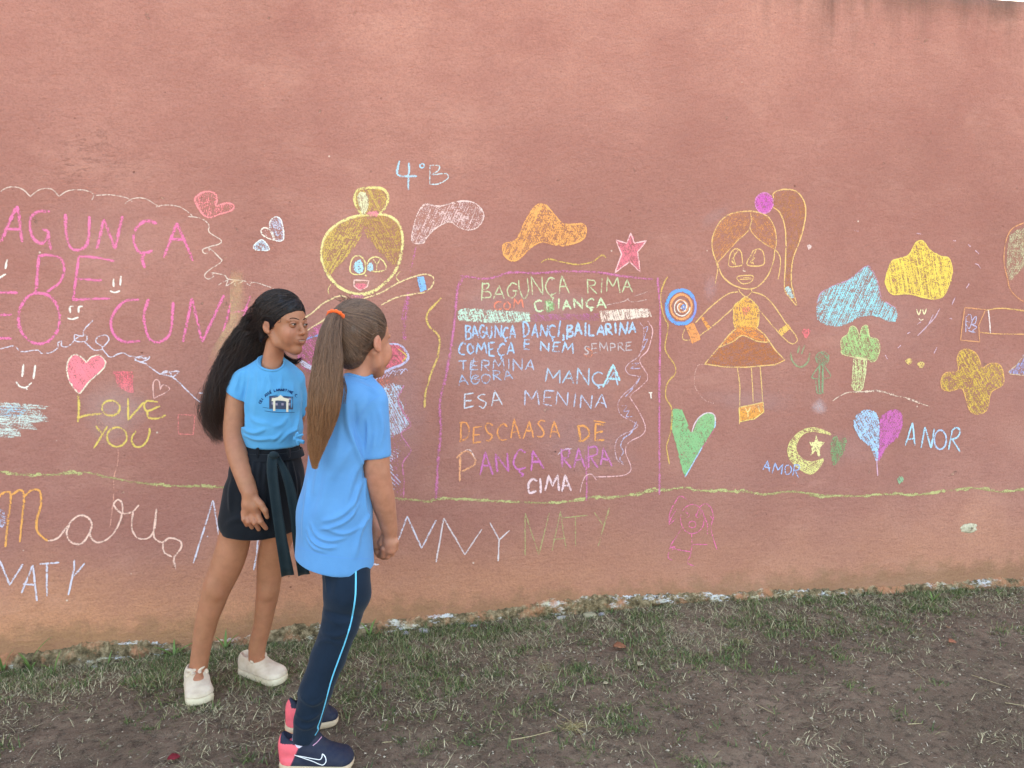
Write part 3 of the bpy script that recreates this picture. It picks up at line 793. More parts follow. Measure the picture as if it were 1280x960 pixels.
g.fill([(905, 320), (1000, 320), (1060, 350), (1086, 420), (1080, 500), (1055, 565), (1000, 530), (940, 450), (905, 400)], (196, 150, 78), 0.62, 62, 2.2, 2.0, 0.36)
g.fill([(905, 318), (865, 280), (852, 230), (870, 190), (930, 180), (990, 185), (1020, 220), (1010, 270), (975, 305)], OC, 0.66, 60, 2.2, 2.0, 0.4, edge=(228, 210, 130), ew=3.0)
g.fill([(885, 300), (868, 240), (880, 200), (915, 215), (922, 270), (900, 315)], (222, 214, 172), 0.8, 80, 2.0, 2.2, 0.5)
g.build('hair', parent=girl1)
g = ck(4).fill([(920, 302), (965, 298), (970, 316), (918, 318)], (232, 128, 140), 0.85, 0, 1.8, 2.2, 0.6)
g.build('hair_band', parent=girl1)
g = ck(4).fill([(1165, 625), (1198, 622), (1210, 692), (1180, 698)], (120, 178, 232), 0.95, 80, 1.8, 2.6, 0.85, curve=False)
g.build('cuff', parent=girl1)
g = ck(0)
g.fill([(372, 428), (400, 405), (420, 415), (420, 465), (380, 462)], (214, 104, 150), 0.6, 50, 2.2, 2.4, 0.35)
g.line([(372, 432), (385, 423), (405, 418)], (138, 158, 214), 3.0, 0.8)
g.line([(375, 452), (392, 461), (412, 456)], (214, 206, 226), 2.0, 0.8, rep=3, jit=1.5)
g.at(8).fill([(40, 330), (60, 240), (100, 243), (136, 290), (118, 322), (70, 340)], (232, 100, 122), 0.72, 50, 2.2, 2.4, 0.5)
g.line([(62, 240), (105, 245), (140, 292), (120, 325), (70, 345), (20, 370)], (196, 186, 220), 2.2, 0.82, rep=2, jit=.8).line([(95, 262), (130, 290), (112, 315)], (240, 196, 90), 1.4, 0.9)
for k in range(9):
    x0 = 8 + k * 13
    g.line([(x0 - 8, 395 - k * 3), (x0 + 12, 362 - k * 2), (x0 + 24, 372 - k * 2)], (200, 190, 222), 1.5, 0.72)
g.fill([(10, 430), (60, 405), (120, 418), (100, 470), (146, 580), (110, 620), (50, 645), (10, 640)], (190, 208, 232), 0.7, 62, 2.2, 2.4, 0.3, curve=False)
g.fill([(20, 690), (108, 688), (96, 725), (60, 748), (20, 745)], (204, 200, 224), 0.6, 30, 2.8, 2.0, 0.1, curve=False)
g.fill([(20, 755), (60, 750), (112, 832), (100, 860), (70, 885), (20, 880)], (200, 194, 222), 0.55, 45, 3.2, 2.0, 0.08, curve=False)
g.line([(120, 418), (95, 480), (122, 540), (150, 590), (108, 622), (135, 670), (150, 700), (115, 750), (120, 820), (118, 890)], (214, 110, 158), 1.8, 0.66)
g.fill([(100, 420), (148, 590), (112, 622), (150, 700), (112, 750), (122, 890), (90, 880), (60, 640)], (206, 110, 150), 0.18, 80, 4, 2.4, 0.0)
g.fill([(0, 300), (60, 350), (100, 400), (60, 420), (0, 420)], (226, 110, 96), 0.4, 60, 3, 2.4, 0.2)
g.build('dress', 'pink, orange and pale blue frilled chalk dress behind the ponytailed girl', parent=girl1)
c = ck(4)
c.line([(1160, 470), (1145, 540), (1130, 610)], MAG, 2.2, 0.45).line([(1120, 700), (1112, 780), (1100, 860), (1105, 940)], MAG, 5.0, 0.40, rep=2)
c.at(8).line([(135, 50), (115, 110), (122, 160), (116, 215)], MAG, 5.0, 0.40)
c.build('chalk_stripe', 'faint magenta vertical chalk stripe right of the blonde chalk girl')

# --- ponytail chalk girl with lollipop
TN = (232, 182, 112)
g = ck(9)
g.line([(515, 580), (490, 520), (480, 450), (490, 390), (530, 310), (600, 255), (690, 237), (780, 240), (850, 270), (895, 340), (910, 430), (900, 500), (890, 570), (850, 670), (780, 740), (700, 752), (610, 720), (545, 660)], TN, 1.8, 0.9, closed=True)
g.line([(735, 245), (745, 300), (720, 365), (640, 440), (560, 530), (515, 578)], TN, 1.6, .9).line([(745, 290), (735, 345), (760, 390), (830, 450), (900, 490), (935, 540), (935, 620), (922, 690)], TN, 1.6, .9)
g.line([(500, 560), (518, 620), (500, 720)], TN, 1.6, .8)
for p in ([(595, 600), (600, 530), (620, 495), (650, 485), (675, 510), (683, 570), (675, 597)], [(715, 592), (740, 530), (760, 495), (800, 487), (825, 520), (822, 592)]):
    g.line(p, TN, 1.7, .9, closed=True)
g.line([(655, 495), (625, 545), (640, 595)], TN, 1.6, .85).line([(620, 500), (632, 530), (612, 560), (630, 590)], TN, 1.8, .8).line([(775, 495), (750, 550), (758, 590)], TN, 1.6, .85).line([(745, 540), (765, 545), (735, 575), (760, 580)], TN, 1.6, .8)
g.line([(692, 612), (688, 632), (706, 635)], (236, 210, 180), 1.2, .9)
g.line([(650, 670), (752, 665), (740, 705), (690, 720), (660, 700)], TN, 1.6, .9, closed=True).line([(665, 690), (745, 685)], TN, 1.3, .85).line([(670, 680), (740, 675)], TN, 1.2, .6)
g.line([(660, 745), (665, 770), (710, 805), (745, 770), (740, 745)], TN, 1.5, .85)
g.at(10).line([(655, -82), (590, -68), (500, -5), (420, 70), (370, 125)], TN, 1.7, .88).line([(640, 10), (540, 100), (480, 150), (400, 210)], TN, 1.7, .88).line([(300, 165), (284, 210), (290, 238), (345, 240)], TN, 1.4, .75)
g.line([(745, -82), (830, -53), (900, 20), (975, 130), (1045, 220), (1040, 255), (1000, 260), (920, 185), (790, 35)], TN, 1.7, .88)
g.line([(650, 425), (665, 560), (663, 800)], TN, 1.6, .88).line([(742, 425), (750, 540), (755, 655)], TN, 1.6, .88).line([(800, 415), (812, 560), (818, 655)], TN, 1.6, .88)
girl2 = g.build('chalk_girl', 'chalk girl with orange dress, side ponytail and lollipop')
g = ck(9)
g.fill([(735, 245), (740, 300), (720, 365), (640, 440), (560, 530), (515, 575), (490, 520), (482, 440), (510, 340), (580, 270), (660, 240)], (206, 128, 78), 0.52, 128, 2.0, 2.0, 0.34)
g.fill([(740, 245), (830, 265), (890, 330), (910, 420), (905, 490), (830, 450), (750, 380), (735, 340), (745, 290)], (206, 128, 78), 0.5, 55, 2.0, 2.0, 0.34)
g.fill([(890, 150), (890, 115), (950, 90), (1040, 100), (1090, 160), (1105, 230), (1095, 330), (1060, 450), (1020, 560), (1010, 700), (1020, 760), (1045, 860), (1000, 810), (965, 750), (970, 600), (975, 450), (965, 330), (930, 240), (885, 205)], (184, 112, 70), 0.44, 80, 2.2, 2.0, 0.34, edge=TN, ew=1.8, ed=.92)
g.fill([(968, 748), (1003, 742), (1025, 812), (992, 800)], (180, 214, 214), 0.7, 70, 2.0, 2.0, 0.5)
g.build('hair', parent=girl2)
g = ck(9).fill([(828 + 60 * math.cos(R(a)), 180 + 68 * math.sin(R(a))) for a in range(0, 360, 30)], (204, 82, 174), 0.9, 70, 1.9, 2.4, 0.75, edge=(214, 120, 180), ew=1.8)
g.build('hair_band', parent=girl2)
g = ck(10)
g.fill([(710, -45), (770, 0), (790, 40), (775, 160), (640, 160), (625, 60), (630, 10), (665, -20)], (242, 172, 78), 0.82, 80, 1.9, 2.4, 0.6, edge=(240, 190, 100), ew=1.6)
g.fill([(705, 75), (680, 30), (692, 15), (706, 25), (722, 15), (735, 30)], (236, 126, 98), 0.7, 60, 2.0, 2.0, 0.4)
g.fill([(645, 155), (775, 160), (830, 200), (860, 255), (780, 250), (685, 210), (620, 250), (525, 290), (590, 210)], (232, 136, 66), 0.74, 30, 2.0, 2.4, 0.5)
g.fill([(525, 290), (685, 210), (850, 255), (965, 370), (930, 400), (700, 420), (430, 400)], (190, 104, 58), 0.55, -22, 2.1, 2.2, 0.42, curve=False)
g.line([(645, 158), (590, 210), (525, 290), (430, 400), (560, 420), (700, 422), (900, 405), (965, 375), (900, 305), (830, 200), (775, 160)], TN, 1.7, .88, curve=False).line([(525, 290), (620, 250), (685, 210), (780, 248), (860, 255)], TN, 1.6, .88)
g.build('dress', parent=girl2)
g = ck(10)
g.fill([(405, 90), (425, 85), (470, 155), (450, 170)], (240, 150, 76), 0.9, 60, 1.8, 2.4, 0.7, curve=False)
g.fill([(925, 175), (985, 130), (1000, 165), (945, 215)], (246, 186, 92), 0.9, 60, 1.8, 2.4, 0.7, curve=False)
g.build('cuffs', parent=girl2)
g = ck(10).fill([(660, 690), (820, 655), (825, 720), (760, 765), (665, 785)], (240, 154, 66), 0.9, 20, 1.8, 2.6, 0.75, curve=False, edge=(246, 206, 110), ew=1.5)
g.line([(700, 690), (718, 720), (735, 688)], (250, 216, 140), 1.6, .9).line([(718, 720), (720, 752)], (250, 216, 140), 1.6, .9).line([(785, 672), (800, 720)], (250, 216, 140), 1.6, .9)
g.build('shoes', parent=girl2)
g = ck(9)
g.circle(275, 873, 98, 112, (84, 152, 228), 4.6, 1.0, 40, 330, rep=2).circle(275, 873, 96, 108, (120, 140, 226), 3.2, 1.0, -40, 45)
g.circle(275, 873, 70, 82, (236, 150, 96), 3.0, .95, rep=2)
sp = [(275 + (58 - t * 0.062) * math.cos(R(t)) * 1.0, 873 + (66 - t * 0.07) * math.sin(R(t))) for t in range(0, 860, 26)]
g.line(sp, (238, 226, 214), 1.8, 0.95).line([(x + 9, y + 2) for x, y in sp[8:]], (236, 146, 92), 1.8, .9)
g.circle(292, 873, 10, 14, (90, 140, 214), 2.4, .95)
g.at(10).fill([(300, 145), (360, 125), (405, 235), (350, 265)], (240, 146, 84), 0.95, 65, 1.8, 2.6, 0.8, curve=False)
g.build('lollipop', 'blue, orange and white chalk lollipop swirl on an orange stick', parent=girl2)
c = ck(10).line([(430, 403), (385, 410), (365, 480), (370, 560), (430, 640), (500, 665)], (214, 160, 150), 1.2, 0.6)
c.build('chalk_arc', 'faint chalk arc left of the ponytail chalk girl legs')
c = ck(10).smudge([(380, 600), (520, 560), (900, 570), (1060, 640), (1000, 720), (800, 720), (500, 700)], (204, 168, 170), 0.22).smudge([(1130, 690), (1190, 620), (1240, 660), (1250, 720), (1180, 740)], (226, 204, 210), 0.5)
c.at(9).smudge([(380, 300), (480, 220), (620, 190), (560, 280), (440, 360)], (200, 160, 160), 0.26).smudge([(430, 680), (500, 660), (520, 760), (470, 850), (420, 800)], (216, 170, 176), 0.34)
c.build('chalk_smudge', 'pale rubbed dust around the ponytail chalk girl', soft=True)

c = ck(0)
for cx, cy, rx, ry, dd in ((690, 470, 120, 110, .10), (600, 420, 60, 90, .10), (735, 560, 70, 50, .12), (450, 320, 60, 60, .08), (505, 520, 30, 80, .16), (120, 300, 110, 60, .07), (1100, 400, 90, 70, .07), (670, 380, 110, 22, .16), (1060, 560, 60, 30, .10)):
    c.smudge([(cx + rx * (1 + .2 * math.sin(a * 2.3 + cx)) * math.cos(a), cy + ry * (1 + .2 * math.cos(a * 1.7 + cy)) * math.sin(a)) for a in np.linspace(0, 6.0, 12)], (222, 190, 196), dd)
c.build('chalk_smudge', 'faint veil of rubbed chalk dust around the poem and drawings', soft=True)
# --- hearts, moon, tree, clouds on the right
c = ck(11)
c.fill([(165, 100), (185, 88), (215, 95), (240, 155), (268, 210), (310, 130), (350, 108), (385, 120), (395, 150), (380, 195), (320, 290), (235, 435), (225, 425), (200, 320), (175, 230), (160, 160)], (126, 182, 122), 0.95, 65, 1.9, 2.6, 0.85)
c.line([(268, 210), (285, 165), (310, 130), (350, 108), (388, 122), (390, 188)], (232, 204, 214), 1.7, .9).line([(392, 150), (388, 188)], (160, 208, 236), 1.6, .9).line([(385, 195), (345, 262), (318, 292)], (206, 104, 140), 1.4, .7).line([(322, 288), (268, 385), (232, 442)], (160, 200, 236), 1.8, .95)
c.build('chalk_heart', 'large green chalk heart right of the poem frame')
c = ck(10).fill([(1105, 230), (1085, 185), (1095, 165), (1108, 172), (1125, 165), (1135, 185)], (232, 104, 112), 0.9, 70, 1.8, 2.0, 0.7)
c.build('chalk_heart', 'tiny red chalk heart over the green smiley')
c = ck(9).fill([(1128, 490), (1114, 465), (1125, 458), (1142, 462), (1140, 480)], (226, 190, 186), 0.9, 70, 1.8, 2.0, 0.7)
c.build('chalk_heart', 'tiny pale chalk heart beside the chalk ponytail')
c = ck(10).line([(1005, 320), (1015, 380), (1065, 422), (1115, 390), (1133, 325)], (138, 152, 112), 2.8, .72).line([(1062, 280), (1048, 330)], (138, 152, 112), 2.8, .72).line([(1100, 268), (1075, 335)], (138, 152, 112), 2.8, .72)
c.build('chalk_smiley', 'dull green chalk smiley beside the chalk stick figure')
SG = (122, 156, 116)
c = ck(10).fill([(1215 + 44 * math.cos(R(a)), 362 + 44 * math.sin(R(a))) for a in range(0, 360, 40)], SG, 0.6, 40, 2.0, 2.2, 0.4, edge=SG, ew=1.6)
c.line([(1195, 405), (1192, 500), (1195, 600)], SG, 2.2, .8, rep=2).line([(1220, 405), (1218, 500), (1215, 595)], SG, 2.2, .8, rep=2).line([(1195, 410), (1145, 488), (1190, 500)], SG, 1.8, .8).line([(1228, 410), (1270, 482), (1222, 500)], SG, 1.8, .8).line([(1170, 505), (1180, 590), (1225, 592)], SG, 1.8, .7)
c.build('chalk_figure', 'small green chalk stick figure beside the tree')
c = ck(11)
c.fill([(996, 222), (930, 190), (870, 190), (810, 225), (770, 290), (780, 350), (830, 400), (890, 428), (930, 400), (955, 350), (900, 365), (850, 350), (815, 310), (820, 260), (850, 220), (900, 205)], (228, 216, 134), 0.8, 30, 2.0, 2.2, 0.5, edge=(226, 206, 130), ew=1.4)
moon = c.build('chalk_moon', 'pale yellow chalk crescent moon')
c = ck(11).fill([(918, 225), (930, 258), (962, 262), (938, 290), (935, 342), (915, 305), (888, 332), (900, 285), (880, 260), (908, 262)], (242, 226, 156), 0.95, 70, 1.8, 2.2, 0.75, curve=False)
c.build('chalk_star', 'small yellow chalk star inside the crescent moon')
c = ck(11).text('AMOR', (636, 408), (832, 446), 58, (154, 182, 234), 2.0, .86)
c.build('chalk_word', 'small blue chalk word AMOR touching the moon')
c = ck(13).fill([(190, 740), (172, 650), (180, 590), (205, 570), (222, 605), (245, 580), (262, 600), (240, 680)], (116, 150, 100), 0.72, 75, 2.0, 2.4, 0.45)
c.build('chalk_heart', 'narrow dark green chalk heart right of the moon')
FP = (236, 100, 160)
c = ck(11).circle(272, 662, 62, 76, FP, 1.6, .70).circle(272, 690, 18, 18, FP, 1.7, .72)
for p in ([(150, 690), (155, 630), (190, 560), (215, 543), (262, 580)], [(190, 610), (165, 650), (150, 690), (185, 660)], [(310, 600), (340, 582), (372, 610), (382, 665), (360, 640)], [(330, 640), (350, 690), (350, 740)], [(380, 660), (370, 720), (400, 822)], [(215, 710), (185, 760), (160, 800), (145, 860), (165, 876)], [(268, 740), (268, 800), (262, 850), (245, 890), (280, 906)], [(160, 810), (215, 825), (265, 832)], [(270, 795), (350, 795)], [(235, 625), (258, 645), (240, 655)], [(285, 630), (300, 655), (318, 628), (305, 612), (290, 650)], [(160, 810), (180, 805), (165, 830)]):
    c.line(p, FP, 1.6, .70)
c.build('chalk_girl', 'faint pink outline chalk girl under the green line')
c = ck(12)
c.fill([(95, 580), (110, 500), (180, 450), (280, 410), (370, 340), (400, 345), (440, 420), (465, 520), (545, 575), (550, 640), (510, 650), (440, 620), (350, 620), (290, 650), (230, 675), (150, 670), (100, 635)], (146, 216, 228), 0.74, 115, 2.2, 2.5, 0.36)
c.line([(95, 575), (112, 495), (180, 448), (280, 408), (370, 336), (402, 342), (442, 415), (468, 515), (548, 572)], (206, 150, 190), 1.2, 0.7)
c.build('chalk_cloud', 'light blue chalk cloud above the chalk tree')
c = ck(12).fill([(490, 400), (520, 310), (560, 290), (620, 270), (660, 200), (700, 190), (740, 240), (800, 275), (850, 290), (868, 360), (850, 440), (820, 500), (770, 520), (700, 510), (620, 490), (530, 492), (495, 450)], (246, 206, 86), 0.86, 80, 1.9, 2.6, 0.55, edge=(244, 204, 96), ew=2.0)
c.build('chalk_cloud', 'bright yellow chalk cloud at the right')
c = ck(12).fill([(235, 810), (235, 750), (270, 720), (290, 675), (320, 685), (338, 722), (355, 680), (385, 672), (398, 735), (440, 750), (455, 800), (440, 860), (410, 880), (380, 860), (300, 850), (240, 835)], (164, 200, 126), 0.72, 70, 2.0, 2.4, 0.5, edge=(214, 206, 146), ew=1.4)
c.line([(338, 722), (342, 780)], (214, 206, 146), 1.4, .8).line([(398, 740), (375, 790), (395, 850)], (160, 120, 96), 1.4, .6)
tree = c.build('chalk_tree', 'small chalk tree with green crown and pale trunk')
c = ck(12).fill([(305, 858), (380, 865), (372, 950), (355, 1035), (318, 1055), (295, 1020)], (208, 216, 150), 0.78, 85, 2.0, 2.2, 0.35, edge=(222, 214, 160), ew=1.4, curve=False)
c.build('trunk', parent=tree)
c = ck(13).line([(185, 370), (240, 335), (300, 320), (450, 318), (540, 340), (620, 358), (740, 405)], (226, 196, 176), 1.6, .7).line([(360, 318), (450, 315), (545, 340)], (236, 206, 186), 3.2, .56).line([(595, 350), (690, 385)], (236, 206, 186), 3.0, .6)
c.build('chalk_arc', 'pale chalk hill line under the chalk tree')
c = ck(12).fill([(600, 872), (625, 858), (642, 868), (636, 885), (618, 895)], (226, 190, 110), .85, 60, 2, 2.2, .6).fill([(668, 890), (690, 876), (710, 888), (700, 910), (680, 908)], (226, 190, 110), .85, 60, 2, 2.2, .6)
c.build('chalk_dots', 'two small yellow chalk dots under the yellow cloud')
c = ck(12).line([(665, 578), (678, 610), (690, 580)], (246, 226, 176), 1.8, .98).line([(700, 580), (708, 608), (722, 575)], (246, 226, 176), 1.8, .98).line([(678, 630), (690, 641), (704, 636)], (246, 226, 196), 1.5, .95)
c.build('chalk_smiley', 'tiny pale yellow chalk face under the yellow cloud')
c = ck(12)
for p in ([(798, 575), (770, 625), (740, 660), (670, 730)], [(760, 610), (735, 660), (705, 700)], [(310, 128), (332, 133)], [(665, 145), (698, 151)], [(873, 187), (888, 188)], [(958, 210), (973, 221)], [(1000, 243), (1022, 262)], [(998, 318), (1018, 325), (1032, 346)], [(965, 433), (948, 458)], [(885, 510), (868, 552)], [(558, 800), (575, 785)], [(485, 840), (500, 865)], [(765, 830), (782, 795)], [(612, 718), (628, 710)], [(668, 665), (690, 650)], [(855, 628), (868, 634)]):
    c.line(p, (214, 176, 196), 1.5, .8)
c.build('chalk_dashes', 'scattered short lilac chalk dashes around the yellow cloud')
c = ck(13)
FL = [(900, 200), (895, 130), (915, 85), (950, 75), (1000, 95), (1025, 140), (1040, 180), (1090, 155), (1140, 165), (1160, 220), (1155, 280), (1090, 320), (1075, 390), (1050, 435), (1000, 445), (965, 420), (940, 340), (920, 300), (850, 315), (810, 300), (805, 250), (830, 210)]
c.fill(FL, (222, 176, 76), 0.66, 60, 2.1, 2.2, 0.38, edge=(232, 168, 96), ew=1.6)
c.build('chalk_flower', 'golden four petalled chalk flower at the right')
c = ck(13)
c.fill([(440, 720), (400, 640), (330, 570), (305, 500), (325, 445), (380, 420), (430, 440), (450, 500), (450, 600)], (166, 204, 240), 0.82, 62, 2.0, 2.4, 0.5)
c.fill([(445, 715), (452, 600), (455, 480), (490, 435), (540, 418), (578, 445), (580, 520), (550, 580), (490, 640)], (206, 92, 168), 0.88, 118, 1.9, 2.4, 0.65)
c.line([(436, 700), (438, 750), (442, 800)], (224, 170, 200), 1.5, .85)
c.build('chalk_heart', 'large half blue, half pink chalk heart beside AMOR')
c = ck(13)
ltr(13, [[(600, 625), (640, 495)], [(640, 495), (655, 625)], [(612, 590), (655, 585)], [(690, 640), (712, 520)], [(712, 520), (748, 640)], [(748, 640), (765, 530)], [(848, 650), (868, 540)], [(862, 545), (890, 522), (912, 540), (900, 575), (862, 592)], [(868, 590), (912, 660)]], (168, 212, 238), 2.6, .92)
c.circle(800, 592, 34, 55, (176, 200, 236), 2.6, .88)
c.build('chalk_word', 'pale blue chalk word AMOR beside the two coloured heart')
c = ck(13).fill([(552, 818), (568, 800), (586, 812), (584, 835), (566, 842)], (134, 178, 138), .8, 60, 2, 2.2, .6)
c.build('chalk_dot', 'small green chalk dot under the word AMOR')
# girl cut by the right edge
g = ck(12)
OE = (222, 148, 100)
g.line([(1330, 78), (1280, 85), (1210, 120), (1175, 190), (1165, 300), (1185, 400), (1200, 460), (1240, 510), (1290, 540), (1360, 545), (1440, 500), (1480, 400), (1480, 250), (1430, 130)], OE, 1.7, .85, closed=True)
g.line([(940, 570), (1060, 580), (1020, 670), (1025, 765), (915, 755)], OE, 1.7, .88, closed=True, curve=False)
g.line([(1062, 583), (1150, 573), (1230, 580), (1340, 600)], (224, 170, 100), 2.0, .85).line([(1025, 710), (1100, 718), (1340, 722)], (224, 160, 100), 1.8, .8).line([(1075, 583), (1082, 640), (1088, 715)], (240, 218, 214), 2.2, .95)
g.line([(945, 710), (950, 620), (975, 610), (975, 650), (945, 650), (965, 690), (985, 640), (1005, 620), (1000, 660), (975, 665), (1010, 680), (985, 700), (1000, 712), (960, 700)], (190, 180, 214), 1.6, .8)
girl3 = g.build('chalk_girl', 'chalk girl cut off by the right edge')
g = ck(12).fill([(1340, 90), (1280, 108), (1215, 140), (1190, 200), (1180, 330), (1195, 410), (1215, 405), (1280, 330), (1350, 220)], (196, 182, 146), 0.6, 118, 2.1, 2.2, 0.4)
g.build('hair', parent=girl3)
g = ck(13).fill([(1185, 205), (1230, 170), (1285, 100), (1370, 60), (1380, 250), (1280, 225), (1200, 218)], (158, 156, 208), 0.68, 118, 2.2, 2.4, 0.35, curve=False, edge=(216, 176, 140), ew=1.6)
g.build('dress', parent=girl3)

# --- bare patch, plinth rubble
def lumpy_disc(cx, cz, rx, rz, seed, thick):
    n = 26; V = []; F = []
    for ring, f in enumerate((0.0, 0.45, 0.8, 1.0)):
        for i in range(n):
            a = 2 * math.pi * i / n
            rr = f * (1 + 0.35 * float(vnoise(np.array([[math.cos(a) * 2.2 + seed, math.sin(a) * 2.2]]), seed, 3)[0]))
            x, z = cx + rx * rr * math.cos(a), cz + rz * rr * math.sin(a)
            y = -thick * (1 - 0.75 * f ** 3) * (0.7 + 0.5 * random.random()) if ring < 3 else 0.002
            V.append((x, y + float(wave(x, z)[0]), z))
    for r in range(3):
        for i in range(n):
            j = (i + 1) % n
            F.append((r * n + i, r * n + j, (r + 1) * n + j, (r + 1) * n + i))
    return V, F
m = NT('bare_plaster', 0.95, 0.1)
q = m.noise(60, 5, 0.7)
m.color(m.ramp(q, [(0.35, lin((120, 100, 84))), (0.5, lin((196, 182, 156))), (0.7, lin((226, 216, 192)))]))
m.bump(m.noise(120, 4, 0.7), 0.8, 0.004)
M_BARE = m.m
px, pz = wallpt(1210, 660)
V, F = lumpy_disc(px, pz, 0.052, 0.024, 4, 0.005)
o = put('bare_plaster_patch', mesh('patch', np.array(V) - WO, F, True), M_BARE, wall)
o['label'] = 'small cream patch of bare plaster low on the right of the wall'

TOPB = [(-260, 838), (0, 818), (60, 812), (130, 804), (200, 806), (250, 803), (330, 786), (380, 782), (480, 775), (560, 768), (640, 760), (690, 750), (750, 744), (820, 743), (900, 741), (960, 739), (1050, 735), (1180, 728), (1280, 724), (1500, 716)]
_rx, _rz = zip(*[wallpt(*p) for p in TOPB])
def build_rubble():
    nx, nt_ = 2600, 16
    xs = np.linspace(-3.4, 5.4, nx)
    top = np.interp(xs, _rx, _rz) + 0.030 * np.clip(vnoise(np.stack([xs * 5, xs * 0], 1), 3, 4) - .05, -.8, .5) + 0.013 * vnoise(np.stack([xs * 60, xs * 0], 1), 6, 3)
    bot = base_z(xs) - 0.07
    ts = np.linspace(0, 1, nt_)
    Xg, Tg = np.meshgrid(xs, ts, indexing='ij')
    Zg = bot[:, None] + (top - bot)[:, None] * Tg
    prof = 0.028 * np.sqrt(np.clip(1 - Tg ** 2.2, 0, 1))
    P = np.stack([Xg.ravel() * 30, Zg.ravel() * 45], 1)
    nz_ = vnoise(P * .6, 8, 4).reshape(Xg.shape)
    n2 = vnoise(P * 3.3, 11, 2).reshape(Xg.shape)
    Y = -(prof * (1 + 0.55 * nz_) + 0.006 * n2 * (Tg < 0.98)) + 0.004 * (Tg > 0.98)
    V = np.stack([Xg, Y, Zg], -1).reshape(-1, 3) - WO
    idx = np.arange(nx * nt_).reshape(nx, nt_)
    F = np.stack([idx[:-1, :-1], idx[1:, :-1], idx[1:, 1:], idx[:-1, 1:]], -1).reshape(-1, 4)
    return mesh('rubble', V, F, True)
m = NT('crumbled_base', 0.97, 0.1)
a1 = m.noise(9, 6, 0.7); a2 = m.noise(38, 6, 0.72)
cc = m.ramp(a2, [(0.36, lin((78, 66, 50))), (0.5, lin((128, 108, 82))), (0.66, lin((182, 158, 126)))])
cc = m.mix(m.ramp(m.noise(11, 6, 0.78, 0, m.mapping((0.5, 1, 1.6))), [(0.54, 0.0), (0.60, 0.9)]), cc, m.ramp(a1, [(0.4, lin((214, 200, 166))), (0.55, lin((222, 218, 222)))]))
cc = m.mix(m.ramp(m.noise(7, 5, 0.7, 0, m.mapping((1, 1, 1), (4, 0, 2))), [(0.5, 0.0), (0.62, 0.85)]), cc, lin((196, 132, 100)))
m.color(cc)
m.bump(m.math('ADD', a2, m.math('MULTIPLY', m.noise(24, 5, 0.7), 1.5)), 1.0, 0.01)
o = put('crumbled_plinth', build_rubble(), m.m, wall)
o['label'] = 'crumbling cement strip with flakes of white paint along the foot of the wall'
# ------------------------------------------------------------------ ground
def ground_z(x, y):
    x = np.atleast_1d(np.asarray(x, float)); y = np.atleast_1d(np.asarray(y, float))
    k = np.clip(1 + y / 0.42, 0, 1); k = k * k * (3 - 2 * k)
    near = np.clip(1 - np.hypot(x - 0.5, y + 1.5) / 9.0, 0, 1)
    P = np.stack([x, y], 1)
    b = 0.016 * vnoise(P * 1.6, 21, 3) + 0.006 * vnoise(P * 9, 22, 2)
    hb = base_z(x)
    return (hb - 0.004) * k + b * near * (0.35 + 0.65 * (1 - k))

def build_ground():
    fx = np.concatenate([np.linspace(-120, -8, 14), np.linspace(-7.8, -2.6, 30), np.linspace(-2.55, 4.6, 560), np.linspace(4.65, 10, 30), np.linspace(10.5, 120, 14)])
    fy = np.concatenate([np.linspace(-160, -8, 16), np.linspace(-7.8, -2.4, 34), np.linspace(-2.38, 0.02, 230)])
    Xg, Yg = np.meshgrid(fx, fy, indexing='ij')
    x, y = Xg.ravel(), Yg.ravel()
    z = ground_z(x, y)
    P = np.stack([x, y], 1)
    nearm = (np.abs(x - 1) < 3.6) & (y > -2.4)
    z = z + np.where(nearm, 0.0050 * vnoise(P * 26, 23, 3) + 0.0026 * vnoise(P * 80, 24, 2), 0)
    V = np.stack([x, y, z], 1)
    idx = np.arange(len(x)).reshape(Xg.shape)
    F = np.stack([idx[:-1, :-1], idx[1:, :-1], idx[1:, 1:], idx[:-1, 1:]], -1).reshape(-1, 4)
    return mesh('ground', V, F, True)

m = NT('bare_soil', 0.96, 0.12)
s1 = m.noise(2.2, 6, 0.65); s2 = m.noise(30, 6, 0.72); s3 = m.noise(210, 5, 0.75)
cc = m.ramp(s1, [(0.35, lin((118, 96, 81))), (0.52, lin((144, 118, 100))), (0.68, lin((172, 143, 122)))])
cc = m.mix(m.ramp(s2, [(0.38, 0.75), (0.52, 0.0)]), cc, lin((70, 57, 50)))
cc = m.mix(m.ramp(s3, [(0.47, 0.0), (0.62, 0.7)]), cc, lin((158, 138, 118)))
vo = m.n('TexVoronoi'); vo.inputs['Scale'].default_value = 85.0
m.l(m.coord(), vo.inputs['Vector'])
fl = m.math('MULTIPLY', m.ramp(vo.outputs['Distance'], [(0.10, 1.0), (0.2, 0.0)]), m.ramp(vo.outputs['Color'], [(0.78, 0.0), (0.82, 1.0)]))
cc = m.mix(m.math('MULTIPLY', fl, 0.8), cc, lin((176, 158, 138)))
m.color(cc)
m.bump(m.math('ADD', m.math('MULTIPLY', s2, 1.2), m.math('MULTIPLY', s3, 0.9)), 1.0, 0.014)
g = put('ground', build_ground(), m.m)
tag(g, kind='structure')

